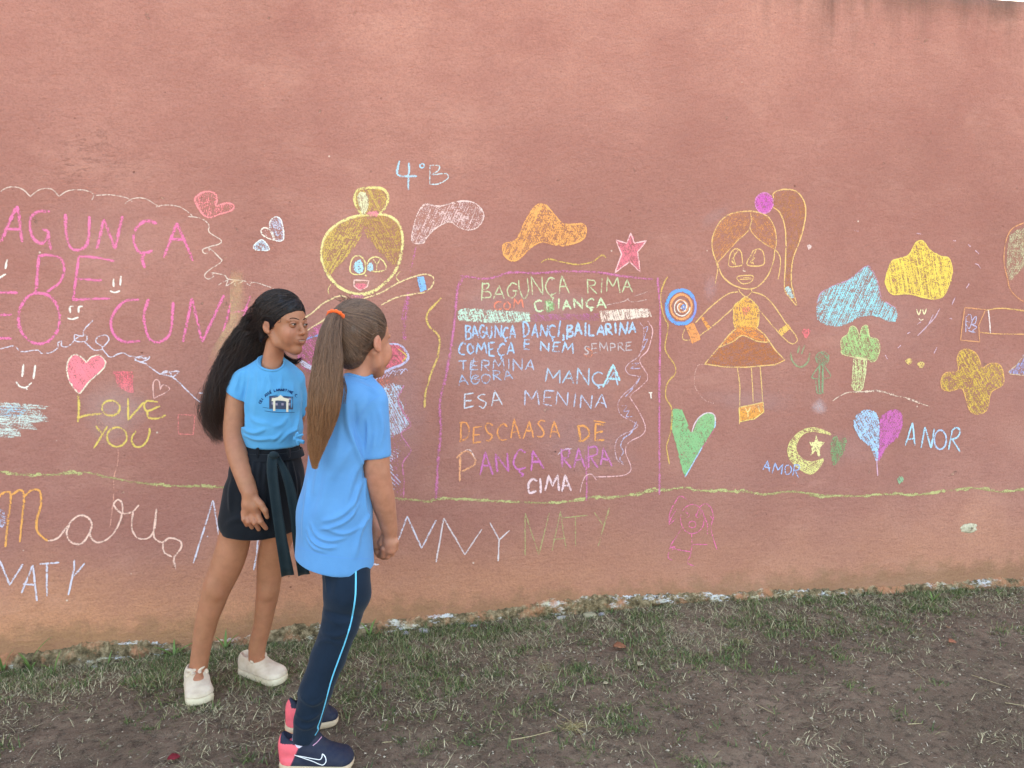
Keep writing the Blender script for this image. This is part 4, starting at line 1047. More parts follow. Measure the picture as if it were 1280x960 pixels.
# ------------------------------------------------------------------ grass and straw
def grass_density(px, py):
    """how green the ground is at a place of the photograph (0 bare .. 1 thick)"""
    yb = np.interp(px, [-200, 0, 120, 300, 420, 500, 620, 700, 850, 1000, 1080, 1180, 1280, 1500], [960, 930, 900, 905, 880, 880, 870, 872, 862, 800, 800, 778, 762, 750])
    bl = np.interp(px, [-300, 0, 450, 860, 1280, 1500], [845, 832, 790, 750, 730, 722])
    t = (py - bl) / np.maximum(yb - bl, 5)
    d = np.interp(t, [-0.2, 0.0, 0.35, 0.8, 1.05, 1.4, 2.2], [0.95, 1.0, 0.8, 0.55, 0.22, 0.10, 0.03])
    for (cx, cy, rx, ry, a) in ((110, 930, 75, 34, -0.75), (120, 870, 130, 26, -0.25), (40, 860, 60, 30, 0.3), (300, 930, 90, 30, 0.25), (1130, 808, 45, 22, 0.55), (760, 915, 45, 28, 0.6), (700, 820, 60, 14, -0.5),
                                (775, 812, 28, 12, -0.8), (590, 905, 90, 35, 0.25), (470, 880, 60, 25, 0.35), (1165, 745, 28, 10, 0.8), (570, 850, 80, 14, 0.4), (830, 815, 60, 16, 0.35), (940, 845, 30, 14, 0.2), (150, 920, 50, 40, -0.3), (250, 889, 30, 7, 0.9), (335, 863, 36, 7, 0.9), (372, 919, 22, 6, 0.8), (400, 964, 60, 6, 0.8)):
        d = d + a * np.exp(-((px - cx) / rx) ** 2 - ((py - cy) / ry) ** 2)
    d = d * np.interp(px, [700, 1000, 1280], [1.0, 0.85, 0.68])
    return np.clip(d, 0, 1.2)

def blades(n, kind, seed):
    r = np.random.default_rng(seed)
    x = r.uniform(-2.7, 4.9, n * 7); y = -(r.uniform(0, 1, n * 7) ** 1.15) * 2.2 - 0.012
    P = np.stack([x, y], 1)
    v = np.stack([x, y, np.zeros_like(x)], 1) - CAM
    dd = v @ FWD
    px = 640 + FPX * (v @ RGT) / dd; py = 480 - FPX * (v @ UPV) / dd
    px = np.where(dd < 0.3, -999, px)
    den = grass_density(px, py)
    patch = vnoise(P * 5.5, 31, 3) * 0.5 + vnoise(P * 17, 33, 2) * 0.5
    if kind == 'green':
        den = np.clip(den * 0.85 + 1.7 * patch - 0.36, 0, 1) ** 1.15
    elif kind == 'dry':
        den = np.clip(den * 1.0 - 0.9 * patch - 0.04, 0.0, 1)
    else:
        den = np.clip(0.30 + 0.35 * patch, 0.05, 1)
    keep = np.flatnonzero(r.uniform(0, 1, len(x)) < den)[:n]
    x, y, patch = x[keep], y[keep], patch[keep]
    m_ = len(x)
    z = ground_z(x, y) - 0.003
    az = r.uniform(0, 2 * math.pi, m_)
    if kind == 'green':
        L = r.gamma(4.5, 0.0045, m_).clip(0.008, 0.055); lean = r.uniform(0.45, 1.45, m_); wd = r.uniform(0.0008, 0.0018, m_)
    elif kind == 'dry':
        L = r.gamma(3, 0.0065, m_).clip(0.008, 0.07); lean = r.uniform(0.8, 1.52, m_); wd = r.uniform(0.0006, 0.0014, m_)
    else:
        L = r.gamma(1.6, 0.007, m_).clip(0.004, 0.07); lean = r.uniform(1.40, 1.57, m_); wd = r.uniform(0.0006, 0.0016, m_); z = z + 0.004
    side = np.stack([-np.sin(az), np.cos(az), np.zeros(m_)], 1)
    dirh = np.stack([np.cos(az), np.sin(az), np.zeros(m_)], 1)
    curl = r.uniform(0.1, 0.75, m_) if kind != 'litter' else r.uniform(-0.05, 0.05, m_)
    rows = []
    p = np.stack([x, y, z], 1)
    for k in range(4):
        f = k / 3.0
        hw = (wd * (1.0 - f ** 2 * 0.92))[:, None]
        if k == 3:
            rows.append(p.copy())
        else:
            rows.append(p - side * hw); rows.append(p + side * hw)
            a = lean + curl * f
            p = p + (dirh * np.sin(a)[:, None] + np.array([0, 0, 1.0]) * np.cos(a)[:, None]) * (L / 3)[:, None]
            p = p + r.normal(0, 1, (m_, 3)) * (L * 0.02)[:, None]
    V = np.stack(rows, 1).reshape(-1, 3)
    b = np.arange(m_) * 7
    T = np.concatenate([np.stack([b + q[0], b + q[1], b + q[2]], 1) for q in ((0, 1, 3), (0, 3, 2), (2, 3, 5), (2, 5, 4), (4, 5, 6))])
    t = r.uniform(0, 1, m_)[:, None]
    if kind == 'green':
        A, B, Cc = np.array(lin((60, 80, 46))[:3]), np.array(lin((112, 124, 70))[:3]), np.array(lin((158, 146, 108))[:3])
        c = A * (1 - t) + B * t
        dry = (r.uniform(0, 1, m_) < 0.30)[:, None]
        c = np.where(dry, Cc * (0.6 + 0.5 * t), c)
    elif kind == 'dry':
        A, B = np.array(lin((92, 80, 60))[:3]), np.array(lin((214, 198, 160))[:3]); c = A * (1 - t ** 1.3) + B * t ** 1.3
    else:
        A, B = np.array(lin((112, 94, 80))[:3]), np.array(lin((220, 204, 180))[:3]); c = A * (1 - t ** 3) + B * t ** 3
    return mesh(kind, V, T, False, np.repeat(c, 7, axis=0))

def blade_material(name, rough):
    m = NT(name, rough, 0.3)
    a = m.n('VertexColor'); a.layer_name = 'Col'
    m.color(a.outputs['Color'])
    return m.m
M_BLADE = blade_material('grass_blade', 0.7)
M_STRAW = blade_material('straw', 0.85)
tag(put('grass', blades(120000, 'green', 1), M_BLADE), kind='stuff')
tag(put('dry_grass', blades(140000, 'dry', 2), M_STRAW), kind='stuff')
tag(put('straw_litter', blades(13000, 'litter', 3), M_STRAW), kind='stuff')

def on_ground(px, py):
    r = ray(px, py); z = 0.0
    for _ in range(12):
        t = (z - CAM[2]) / r[2]; P = CAM + r * t
        z = float(ground_z(P[0], min(P[1], -0.01))[0])
    return P

def gravel(n, seed):
    r = np.random.default_rng(seed)
    x = r.uniform(-2.6, 4.6, n); y = -r.uniform(0.03, 2.3, n)
    s = r.gamma(2.2, 0.0012, n).clip(0.001, 0.008)
    z = ground_z(x, y) + s * 0.2
    O = np.array([(1, 0, 0), (0, 1, 0), (-1, 0, 0), (0, -1, 0), (0, 0, 1), (0, 0, -1)], float)
    T0 = np.array([(0, 1, 4), (1, 2, 4), (2, 3, 4), (3, 0, 4), (1, 0, 5), (2, 1, 5), (3, 2, 5), (0, 3, 5)])
    V = O[None] * r.uniform(0.6, 1.3, (n, 6, 1)) * s[:, None, None] * np.array([1, 1, 0.6]) + np.stack([x, y, z], 1)[:, None]
    T = (T0[None] + (np.arange(n) * 6)[:, None, None]).reshape(-1, 3)
    t = r.uniform(0, 1, n)[:, None]
    c = np.array(lin((96, 80, 68))[:3]) * (1 - t) + np.array(lin((186, 168, 148))[:3]) * t
    return mesh('gravel', V.reshape(-1, 3), T, False, np.repeat(c, 6, axis=0))
tag(put('gravel', gravel(14000, 5), M_STRAW), kind='stuff')

# weeds: rosettes of broad blades along the wall
M_WEED = NT('weed_leaf', 0.6, 0.35)
M_WEED.color(M_WEED.mix(M_WEED.noise(30, 3), lin((70, 98, 48)), lin((128, 150, 78)))); M_WEED = M_WEED.m
def leaf_blade(L, wd, lean, az, curl, n=7):
    V = []; F = []
    p = np.zeros(3); a = lean
    d = np.array([math.cos(az), math.sin(az), 0]); sd = np.array([-math.sin(az), math.cos(az), 0])
    for k in range(n + 1):
        f = k / n; hw = wd * (math.sin(math.pi * min(1, 0.25 + 0.75 * f)) ** 0.8 + 0.02)
        up = np.array([0, 0, 1.0])
        V += [p - sd * hw + up * hw * 0.35, p.copy(), p + sd * hw + up * hw * 0.35]
        p = p + (d * math.sin(a) + up * math.cos(a)) * L / n
        a += curl / n
    for k in range(n):
        for s in (0, 1):
            i = k * 3 + s
            F.append((i, i + 1, i + 4, i + 3))
    return V, F
def weed(px, py, leaves, label, seed, group='weeds along the foot of the wall'):
    P = on_ground(px, py)
    if P[1] > -0.035: P[1] = -0.035; P[2] = float(ground_z(P[0], P[1])[0])
    t = empty('weed', (P[0], P[1], P[2] - 0.004))
    tag(t, label, 'weed', group)
    r = random.Random(seed)
    for i, (L, lean, az, curl) in enumerate(leaves):
        V, F = leaf_blade(L, L * 0.05 + 0.001, lean, R(az), curl)
        put('leaf', mesh('leaf', V, F, True), M_WEED, t)
weed(38, 838, [(0.15, 0.15, 15, 1.0), (0.09, 0.4, 150, 0.8), (0.07, 0.6, 60, 0.6), (0.08, 0.35, 250, 0.7)], 'weed with one long arching blade at the left end of the wall', 1)
weed(8, 836, [(0.11, 0.1, 170, 0.4), (0.10, 0.2, 20, 0.6), (0.07, 0.6, 90, 0.6)], 'upright weed at the far left edge beside the wall', 2)
weed(222, 812, [(0.09, 0.9, 170, 0.5), (0.10, 0.8, 10, 0.6), (0.07, 0.3, 100, 0.7), (0.06, 0.6, 60, 0.9), (0.07, 1.0, 220, 0.3)], 'spreading weed by the wall just left of the white slip-on shoe', 3)
weed(68, 842, [(0.09, 0.1, 40, 0.5), (0.07, 0.5, 190, 0.6)], 'small two bladed weed near the left end of the wall', 4)
weed(462, 786, [(0.075, 0.35, 150, 0.7), (0.08, 0.2, 50, 0.9), (0.06, 0.7, 320, 0.5), (0.05, 0.5, 240, 0.6)], 'green weed at the wall just right of the navy trousers', 5)
weed(1166, 752, [(0.06, 0.5, 0, 0.6), (0.06, 0.6, 70, 0.6), (0.055, 0.5, 140, 0.6), (0.06, 0.7, 200, 0.5), (0.05, 0.5, 270, 0.6), (0.05, 0.3, 320, 0.6), (0.05, 0.9, 30, .3), (0.055, 0.9, 170, .3)], 'round clump of weed at the wall on the right', 6)
weed(285, 803, [(0.08, 0.5, 20, 0.6), (0.07, 0.4, 160, 0.7), (0.06, 0.8, 280, 0.4), (0.08, 0.2, 90, 0.5)], 'leafy weed at the wall between the feet of the dark haired girl', 7)
weed(140, 824, [(0.055, 0.2, 60, 0.5), (0.06, 0.5, 330, 0.6)], 'tiny weed by the wall left of the dark haired girl', 8)

# fallen leaves, stalks and stones
def fallen_leaf(px, py, size, colr, rot, label):
    P = on_ground(px, py)
    mm = NT('leaf_' + label.split()[0], 0.7, 0.25)
    mm.color(mm.mix(mm.noise(90, 3), lin(colr), lin(tuple(int(v * 0.7) for v in colr))))
    V = []; F = []; n = 8
    for k in range(n + 1):
        f = k / n; hw = 0.42 * math.sin(math.pi * (0.04 + 0.94 * f)) ** 0.9 * (1 + 0.12 * math.sin(k * 2.3))
        for s, q in ((-1, 0.16), (0, 0.0), (1, 0.20)):
            V.append(((f - 0.5) * size, s * hw * size, size * (0.12 + q * abs(s) * 0.7 + 0.10 * math.sin(f * 3.1))))
    for k in range(n):
        for s in (0, 1):
            i = k * 3 + s; F.append((i, i + 1, i + 4, i + 3))
    o = put('fallen_leaf', mesh('fallen_leaf', V, F, True), mm.m)
    o.location = (P[0], P[1], P[2] + 0.002); o.rotation_euler = (0.1, 0.12, rot)
    sol = o.modifiers.new('thickness', 'SOLIDIFY'); sol.thickness = 0.0008
    tag(o, label, 'leaf')
fallen_leaf(1190, 805, 0.034, (196, 122, 92), 0.2, 'orange brown dry leaf on bare soil at the right')
fallen_leaf(1185, 786, 0.024, (170, 130, 100), 0.9, 'small tan dry leaf on soil behind the orange leaf')
fallen_leaf(217, 951, 0.034, (150, 46, 56), 0.4, 'crimson fallen leaf in the grass at the lower left')
fallen_leaf(774, 812, 0.05, (172, 112, 82), 0.0, 'flat orange clay flake among the grass in the middle')
fallen_leaf(800, 833, 0.03, (206, 190, 156), 0.7, 'pale curled dry leaf below the poem frame')
fallen_leaf(757, 836 + 20, 0.02, (200, 184, 150), 0.3, 'small pale scrap of leaf in the middle of the ground')

def stalk(pts, rad, label, colr=(206, 184, 142)):
    W = [on_ground(*p) + np.array([0, 0, 0.010]) for p in pts]
    W = smooth3(W, 5)
    V, F = tube(W, np.linspace(rad, rad * 0.5, len(W)), 5)
    tag(put('dry_stalk', mesh('dry_stalk', V, F, True), stalk_mat(colr)), label, 'stalk')
def smooth3(P, k):
    P = np.asarray(P, float); out = []
    for i in range(len(P) - 1):
        p0 = P[i - 1] if i else 2 * P[0] - P[1]; p3 = P[i + 2] if i + 2 < len(P) else 2 * P[-1] - P[-2]
        for j in range(k):
            t = j / k
            out.append(0.5 * (2 * P[i] + (P[i + 1] - p0) * t + (2 * p0 - 5 * P[i] + 4 * P[i + 1] - p3) * t * t + (-p0 + 3 * P[i] - 3 * P[i + 1] + p3) * t ** 3))
    out.append(P[-1]); return np.array(out)
def tube(W, rad, sides=6, closed=False):
    W = np.asarray(W, float); n = len(W)
    rad = np.full(n, rad) if np.isscalar(rad) else np.asarray(rad)
    T = np.gradient(W, axis=0); T /= np.linalg.norm(T, axis=1)[:, None] + 1e-12
    ref = np.array([0.3, 0.2, 1.0]) if abs(T[0, 2]) < 0.8 else np.array([1.0, 0.2, 0.1])
    N = np.cross(T, ref); N /= np.linalg.norm(N, axis=1)[:, None]
    B = np.cross(T, N)
    a = np.arange(sides) * 2 * math.pi / sides
    V = W[:, None] + rad[:, None, None] * (np.cos(a)[None, :, None] * N[:, None] + np.sin(a)[None, :, None] * B[:, None])
    V = V.reshape(-1, 3); F = []
    for i in range(n - 1):
        for j in range(sides):
            k = (j + 1) % sides
            F.append((i * sides + j, i * sides + k, (i + 1) * sides + k, (i + 1) * sides + j))
    F.append(tuple(range(sides))[::-1]); F.append(tuple((n - 1) * sides + j for j in range(sides)))
    return V, F
_sm = {}
def stalk_mat(c):
    if c not in _sm:
        mm = NT('dry_stem', 0.8, 0.2); mm.color(mm.mix(mm.noise(60, 3), lin(c), lin(tuple(int(v * 0.75) for v in c)))); _sm[c] = mm.m
    return _sm[c]
stalk([(638, 929), (665, 924), (692, 917)], 0.0016, 'straight pale stalk lying on the grass at the bottom middle')
stalk([(688, 890), (705, 900), (720, 912), (731, 932)], 0.0012, 'bent straw stalk beside the dry tuft at the bottom middle')
stalk([(226, 945), (245, 925), (262, 912)], 0.0024, 'thick grey stalk beside the crimson leaf', (122, 106, 88))
stalk([(945, 884), (968, 896)], 0.0012, 'short straw on bare soil at the right of the middle')
stalk([(1214, 847), (1262, 863)], 0.0012, 'long thin straw on soil near the right edge')
stalk([(1135, 909), (1152, 908)], 0.0016, 'short thick straw low on bare soil at the right')
stalk([(1256, 882), (1282, 886)], 0.0013, 'pale straw at the right edge of the soil')
stalk([(1140, 840), (1154, 852)], 0.0010, 'thin slanting straw on soil under the orange leaf')
stalk([(478, 932), (490, 931)], 0.0016, 'tiny cream straw beside the black sneaker toe')

def tuft(px, py, n, L, label, colr, seed):
    P = on_ground(px, py); r = np.random.default_rng(seed)
    VV = []; FF = []; k = 0
    for i in range(n):
        az = r.uniform(0, 6.28); ln = r.uniform(.4, 1) * L; el = r.uniform(.02, .45); o_ = np.array([r.normal(0, .012), r.normal(0, .012), .001])
        d = np.array([math.cos(az) * math.cos(el), math.sin(az) * math.cos(el), math.sin(el)])
        W = [o_ + d * ln * t + np.array([0, 0, -.35 * ln * t * t * el]) + r.normal(0, .002, 3) * t for t in (0, .35, .7, 1)]
        V, F = tube(W, np.array([.0009, .0008, .0006, .0002]), 3)
        VV += list(V); FF += [tuple(a + k for a in f) for f in F]; k = len(VV)
    o = put('dry_tuft', mesh('dry_tuft', VV, FF, True), stalk_mat(colr))
    o.location = (P[0], P[1], P[2] + 0.002)
    tag(o, label, 'grass tuft')
tuft(716, 910, 60, 0.055, 'dry straw coloured tuft at the bottom middle of the ground', (198, 176, 126), 3)
tuft(682, 836, 40, 0.04, 'flattened dry tuft in the middle of the grass', (178, 158, 118), 4)
tuft(930, 802, 35, 0.04, 'pale dry tuft right of the middle at the edge of the grass', (188, 172, 124), 6)

def stone(px, py, s, label, colr, seed):
    P = on_ground(px, py); r = random.Random(seed)
    bm = bmesh.new(); bmesh.ops.create_icosphere(bm, subdivisions=2, radius=1)
    for v in bm.verts:
        k = 1 + 0.55 * float(vnoise(np.array([v.co[:]]) * 1.6 + seed, seed, 2)[0])
        v.co = Vector((v.co.x * s * k, v.co.y * s * 0.75 * k, v.co.z * s * 0.42 * k))
    me = bpy.data.meshes.new('stone'); bm.to_mesh(me); bm.free()
    o = put('stone', me, stalk_mat(colr)); o.location = (P[0], min(P[1], -0.05), P[2] + s * 0.05); o.rotation_euler = (0, 0, r.uniform(0, 3))
    tag(o, label, 'stone')
for (px, py, s, lb, c_) in ((506, 778, .018, 'pale lilac stone at the wall right of the trousers', (178, 170, 176)), (528, 775, .022, 'flat whitish stone at the wall under the name ANNY', (188, 178, 176)),
                            (696, 763, .02, 'white stone at the wall under the poem', (190, 180, 174)), (752, 768, .018, 'grey white stone at the wall under the right half of the poem', (172, 166, 170)),
                            (728, 758, .028, 'cream lump of plaster at the wall under the poem', (190, 176, 146)), (590, 776, .017, 'bluish stone between wall and grass under the name NATY', (168, 166, 174)),
                            (420, 812, .016, 'small grey stone behind the navy trousers', (170, 160, 150)), (118, 834, .014, 'small grey stone by the wall at the left', (182, 172, 164)),
                            (1187, 786, .010, 'pinkish pebble on soil at the right', (170, 138, 122)), (878, 905, .009, 'brown pebble on soil below the chalk girl', (128, 110, 98))):
    stone(px, py, s, lb, c_, int(px))
# ------------------------------------------------------------------ distance-field modelling for bodies and clothes
def nrm(v):
    v = np.asarray(v, float); return v / (np.linalg.norm(v) + 1e-12)

class SDF:
    def __init__(s, lo, hi, res):
        s.lo = np.array(lo, float); s.res = res
        s.n = np.ceil((np.array(hi) - s.lo) / res).astype(int) + 1
        s.D = np.full(s.n, 0.06, np.float32)
        s.ax = [s.lo[i] + np.arange(s.n[i]) * res for i in range(3)]
    def _box(s, lo, hi, pad=0.045):
        a = np.clip(np.floor((np.asarray(lo) - pad - s.lo) / s.res).astype(int), 0, s.n)
        b = np.clip(np.ceil((np.asarray(hi) + pad - s.lo) / s.res).astype(int) + 1, 0, s.n)
        sl = tuple(slice(a[i], b[i]) for i in range(3))
        X = s.ax[0][sl[0]].astype(np.float32)[:, None, None]; Y = s.ax[1][sl[1]].astype(np.float32)[None, :, None]; Z = s.ax[2][sl[2]].astype(np.float32)[None, None, :]
        return sl, X, Y, Z
    def _join(s, sl, d, k, mode):
        A = s.D[sl]
        if mode == 'add':
            if k <= 0: s.D[sl] = np.minimum(A, d); return
            h = np.clip(0.5 + 0.5 * (A - d) / k, 0, 1)
            s.D[sl] = A * (1 - h) + d * h - k * h * (1 - h)
        elif mode == 'sub':
            d = -d; k = max(k, 1e-5)
            h = np.clip(0.5 - 0.5 * (A - d) / k, 0, 1)
            s.D[sl] = A * (1 - h) + d * h + k * h * (1 - h)
    def cone(s, a, b, ra, rb, k=0.012, mode='add'):
        a = np.asarray(a, float); b = np.asarray(b, float); R_ = max(ra, rb)
        sl, X, Y, Z = s._box(np.minimum(a, b) - R_, np.maximum(a, b) + R_)
        ab = b - a; L2 = float(ab @ ab) + 1e-12
        t = np.clip(((X - a[0]) * ab[0] + (Y - a[1]) * ab[1] + (Z - a[2]) * ab[2]) / L2, 0, 1)
        d = np.sqrt((X - a[0] - t * ab[0]) ** 2 + (Y - a[1] - t * ab[1]) ** 2 + (Z - a[2] - t * ab[2]) ** 2) - (ra + (rb - ra) * t)
        s._join(sl, d, k, mode); return s
    def chain(s, pts, rad, k=0.012, mode='add'):
        for i in range(len(pts) - 1): s.cone(pts[i], pts[i + 1], rad[i], rad[i + 1], k, mode)
        return s
    def limb(s, pts, rad, k=0.006):
        Q = smooth3(np.hstack([np.array(pts), np.array(rad)[:, None]]), 4)
        return s.chain(list(Q[:, :3]), list(Q[:, 3]), k)
    def econe(s, a, b, ra, rb, side, k=0.012, mode='add'):
        """cone of elliptic section; ra, rb = (half width along side, half depth)"""
        a = np.asarray(a, float); b = np.asarray(b, float); R_ = max(*ra, *rb)
        sl, X, Y, Z = s._box(np.minimum(a, b) - R_, np.maximum(a, b) + R_)
        ab = b - a; L = np.linalg.norm(ab); u = ab / L
        S = np.asarray(side, float); S = nrm(S - u * (S @ u)); Wv = np.cross(u, S)
        x, y, z = X - a[0], Y - a[1], Z - a[2]
        pu = x * u[0] + y * u[1] + z * u[2]; ps = x * S[0] + y * S[1] + z * S[2]; pw = x * Wv[0] + y * Wv[1] + z * Wv[2]
        t = np.clip(pu / L, 0, 1)
        rx = ra[0] + (rb[0] - ra[0]) * t; ry = ra[1] + (rb[1] - ra[1]) * t
        e = pu - t * L; mn = np.minimum(rx, ry)
        k0 = np.sqrt((ps / rx) ** 2 + (pw / ry) ** 2 + (e / mn) ** 2) + 1e-9
        k1 = np.sqrt((ps / rx ** 2) ** 2 + (pw / ry ** 2) ** 2 + (e / mn ** 2) ** 2) + 1e-9
        d = k0 * (k0 - 1) / k1
        s._join(sl, d.astype(np.float32), k, mode); return s
    def ell(s, c, r, M=None, k=0.012, mode='add'):
        """ellipsoid; rows of M are its axes"""
        c = np.asarray(c, float); r = np.asarray(r, float); M = np.eye(3) if M is None else np.asarray(M, float)
        ext = np.sqrt(((M * r[:, None]) ** 2).sum(0))
        sl, X, Y, Z = s._box(c - ext, c + ext)
        x, y, z = X - c[0], Y - c[1], Z - c[2]
        q = [x * M[i, 0] + y * M[i, 1] + z * M[i, 2] for i in range(3)]
        k0 = np.sqrt(sum((q[i] / r[i]) ** 2 for i in range(3))) + 1e-9; k1 = np.sqrt(sum((q[i] / r[i] ** 2) ** 2 for i in range(3))) + 1e-9
        s._join(sl, (k0 * (k0 - 1) / k1).astype(np.float32), k, mode); return s
    def plane(s, p, n, k=0.004, lo=None, hi=None):
        """cut away everything on the side n points to (inside lo..hi)"""
        p = np.asarray(p, float); n = nrm(n)
        lo = s.lo if lo is None else lo; hi = s.lo + s.n * s.res if hi is None else hi
        sl, X, Y, Z = s._box(lo, hi, 0)
        d = -((X - p[0]) * n[0] + (Y - p[1]) * n[1] + (Z - p[2]) * n[2])
        s._join(sl, d.astype(np.float32), k, 'sub'); return s
    def mesh(s, smooth=1, clean=True):
        D = s.D; ins = D < 0
        nx, ny, nz = D.shape
        a = np.zeros((nx - 1, ny - 1, nz - 1), np.uint8)
        for i in (0, 1):
            for j in (0, 1):
                for k in (0, 1):
                    a += ins[i:nx - 1 + i, j:ny - 1 + j, k:nz - 1 + k]
        act = (a > 0) & (a < 8)
        ijk = np.argwhere(act); m = len(ijk)
        ids = np.full(act.shape, -1, np.int32); ids[act] = np.arange(m)
        acc = np.zeros((m, 3)); cnt = np.zeros(m)
        corners = [(i, j, k) for i in (0, 1) for j in (0, 1) for k in (0, 1)]
        for c0 in corners:
            for ax_ in range(3):
                if c0[ax_]: continue
                c1 = list(c0); c1[ax_] = 1
                p0 = ijk + c0; p1 = ijk + c1
                d0 = D[p0[:, 0], p0[:, 1], p0[:, 2]]; d1 = D[p1[:, 0], p1[:, 1], p1[:, 2]]
                cr = (d0 < 0) != (d1 < 0)
                t = np.where(cr, d0 / np.where(cr, d0 - d1, 1), 0)
                pt = p0 + t[:, None] * (np.array(c1) - np.array(c0))
                acc += np.where(cr[:, None], pt, 0); cnt += cr
        V = s.lo + acc / cnt[:, None] * s.res
        Fs = []
        for ax_ in range(3):
            sl0 = [slice(None)] * 3; sl1 = [slice(None)] * 3
            sl0[ax_] = slice(0, -1); sl1[ax_] = slice(1, None)
            A, B = ins[tuple(sl0)], ins[tuple(sl1)]
            e = np.argwhere(A != B)
            u, v = (ax_ + 1) % 3, (ax_ + 2) % 3
            ok = (e[:, u] > 0) & (e[:, v] > 0) & (e[:, u] < D.shape[u] - 1) & (e[:, v] < D.shape[v] - 1)
            e = e[ok]
            q = []
            for du, dv in ((-1, -1), (0, -1), (0, 0), (-1, 0)):
                w_ = e.copy(); w_[:, u] += du; w_[:, v] += dv
                q.append(ids[w_[:, 0], w_[:, 1], w_[:, 2]])
            q = np.stack(q, 1)
            fl = A[e[:, 0], e[:, 1], e[:, 2]]
            q[~fl] = q[~fl][:, ::-1]
            Fs.append(q)
        F = np.concatenate(Fs)
        if clean: V, F = biggest(V, F)
        if smooth: V = relax(V, F, smooth)
        return V, F

def relax(V, F, it, lam=0.5):
    E = np.concatenate([F[:, [0, 1]], F[:, [1, 2]], F[:, [2, 3]], F[:, [3, 0]]])
    n = len(V); deg = np.bincount(E[:, 0], minlength=n) + np.bincount(E[:, 1], minlength=n)
    for _ in range(it):
        A = np.stack([np.bincount(E[:, 0], V[E[:, 1], k], n) + np.bincount(E[:, 1], V[E[:, 0], k], n) for k in range(3)], 1)
        V = V * (1 - lam) + lam * A / np.maximum(deg, 1)[:, None]
    return V

def biggest(V, F):
    n = len(V); lab = np.arange(n)
    while True:
        mn = lab[F].min(1); new = lab.copy()
        for k in range(4): np.minimum.at(new, F[:, k], mn)
        new = new[new]; new = new[new]
        if (new == lab).all(): break
        lab = new
    c = np.bincount(lab, minlength=n); keep = c[lab] > 60
    idx = np.cumsum(keep) - 1; Fk = keep[F[:, 0]]
    return V[keep], idx[F[Fk]]

def vnormals(V, F):
    N = np.zeros_like(V)
    fn = np.cross(V[F[:, 2]] - V[F[:, 0]], V[F[:, 3]] - V[F[:, 1]])
    for k in range(4):
        for c in range(3): N[:, c] += np.bincount(F[:, k], fn[:, c], len(V))
    return N / (np.linalg.norm(N, axis=1)[:, None] + 1e-12)

def folds(V, F, lst, noise=None):
    """cloth folds: lst of (points, width, height); ridges along smooth paths, raised along the surface normal"""
    N = vnormals(V, F); disp = np.zeros(len(V))
    for pts, wd, h in lst:
        P = smooth3(np.array(pts), 4); best = np.full(len(V), 9.0); bt = np.zeros(len(V))
        for i in range(len(P) - 1):
            ab = P[i + 1] - P[i]; t = np.clip(((V - P[i]) @ ab) / (ab @ ab + 1e-12), 0, 1)
            d = np.linalg.norm(V - P[i] - t[:, None] * ab, axis=1)
            c = d < best; best[c] = d[c]; bt[c] = (i + t[c]) / (len(P) - 1)
        disp += h * np.exp(-(best / wd) ** 2) * np.sin(np.clip(bt * 0.96 + 0.02, 0, 1) * math.pi) ** 0.5
    if noise:
        for sc, amp, sd in noise: disp += amp * vnoise(V * np.array(sc), sd, 2)
    return V + N * disp[:, None]

class Fig:
    """frame of a figure: origin on the ground, X to the camera's right, Y away from it, Z up"""
    def __init__(s, px, py):
        s.B = on_ground(px, py); s.B[2] = float(ground_z(s.B[0], s.B[1])[0])
        s.M = np.array([RGT, FH, [0, 0, 1.0]])
        s.u = float((s.B - CAM) @ FWD) / FPX
    def J(s, px, py, yo=0.0):
        r = ray(px, py); t = (yo - (CAM - s.B) @ FH) / (r @ FH)
        return s.M @ (CAM + r * t - s.B)
    def L(s, W):
        return s.M @ (np.asarray(W) - s.B)
    def root(s, name):
        return empty(name, tuple(s.B), -YAW)
    def G(s, px, py):
        """ground point -> figure coordinates"""
        return s.L(on_ground(px, py))

def add_mesh(name, VF, mat, parent, cols=None):
    V, F = VF
    return put(name, mesh(name, V, np.asarray(F) if not isinstance(F, list) else F, True, cols), mat, parent)

def tint(V, base, blobs):
    c = np.tile(np.array(lin(base)[:3]), (len(V), 1))
    for p, r, col_, a in blobs:
        w_ = (a * np.exp(-(np.linalg.norm(V - p, axis=1) / r) ** 2))[:, None]
        c = c * (1 - w_) + np.array(lin(col_)[:3]) * w_
    return c

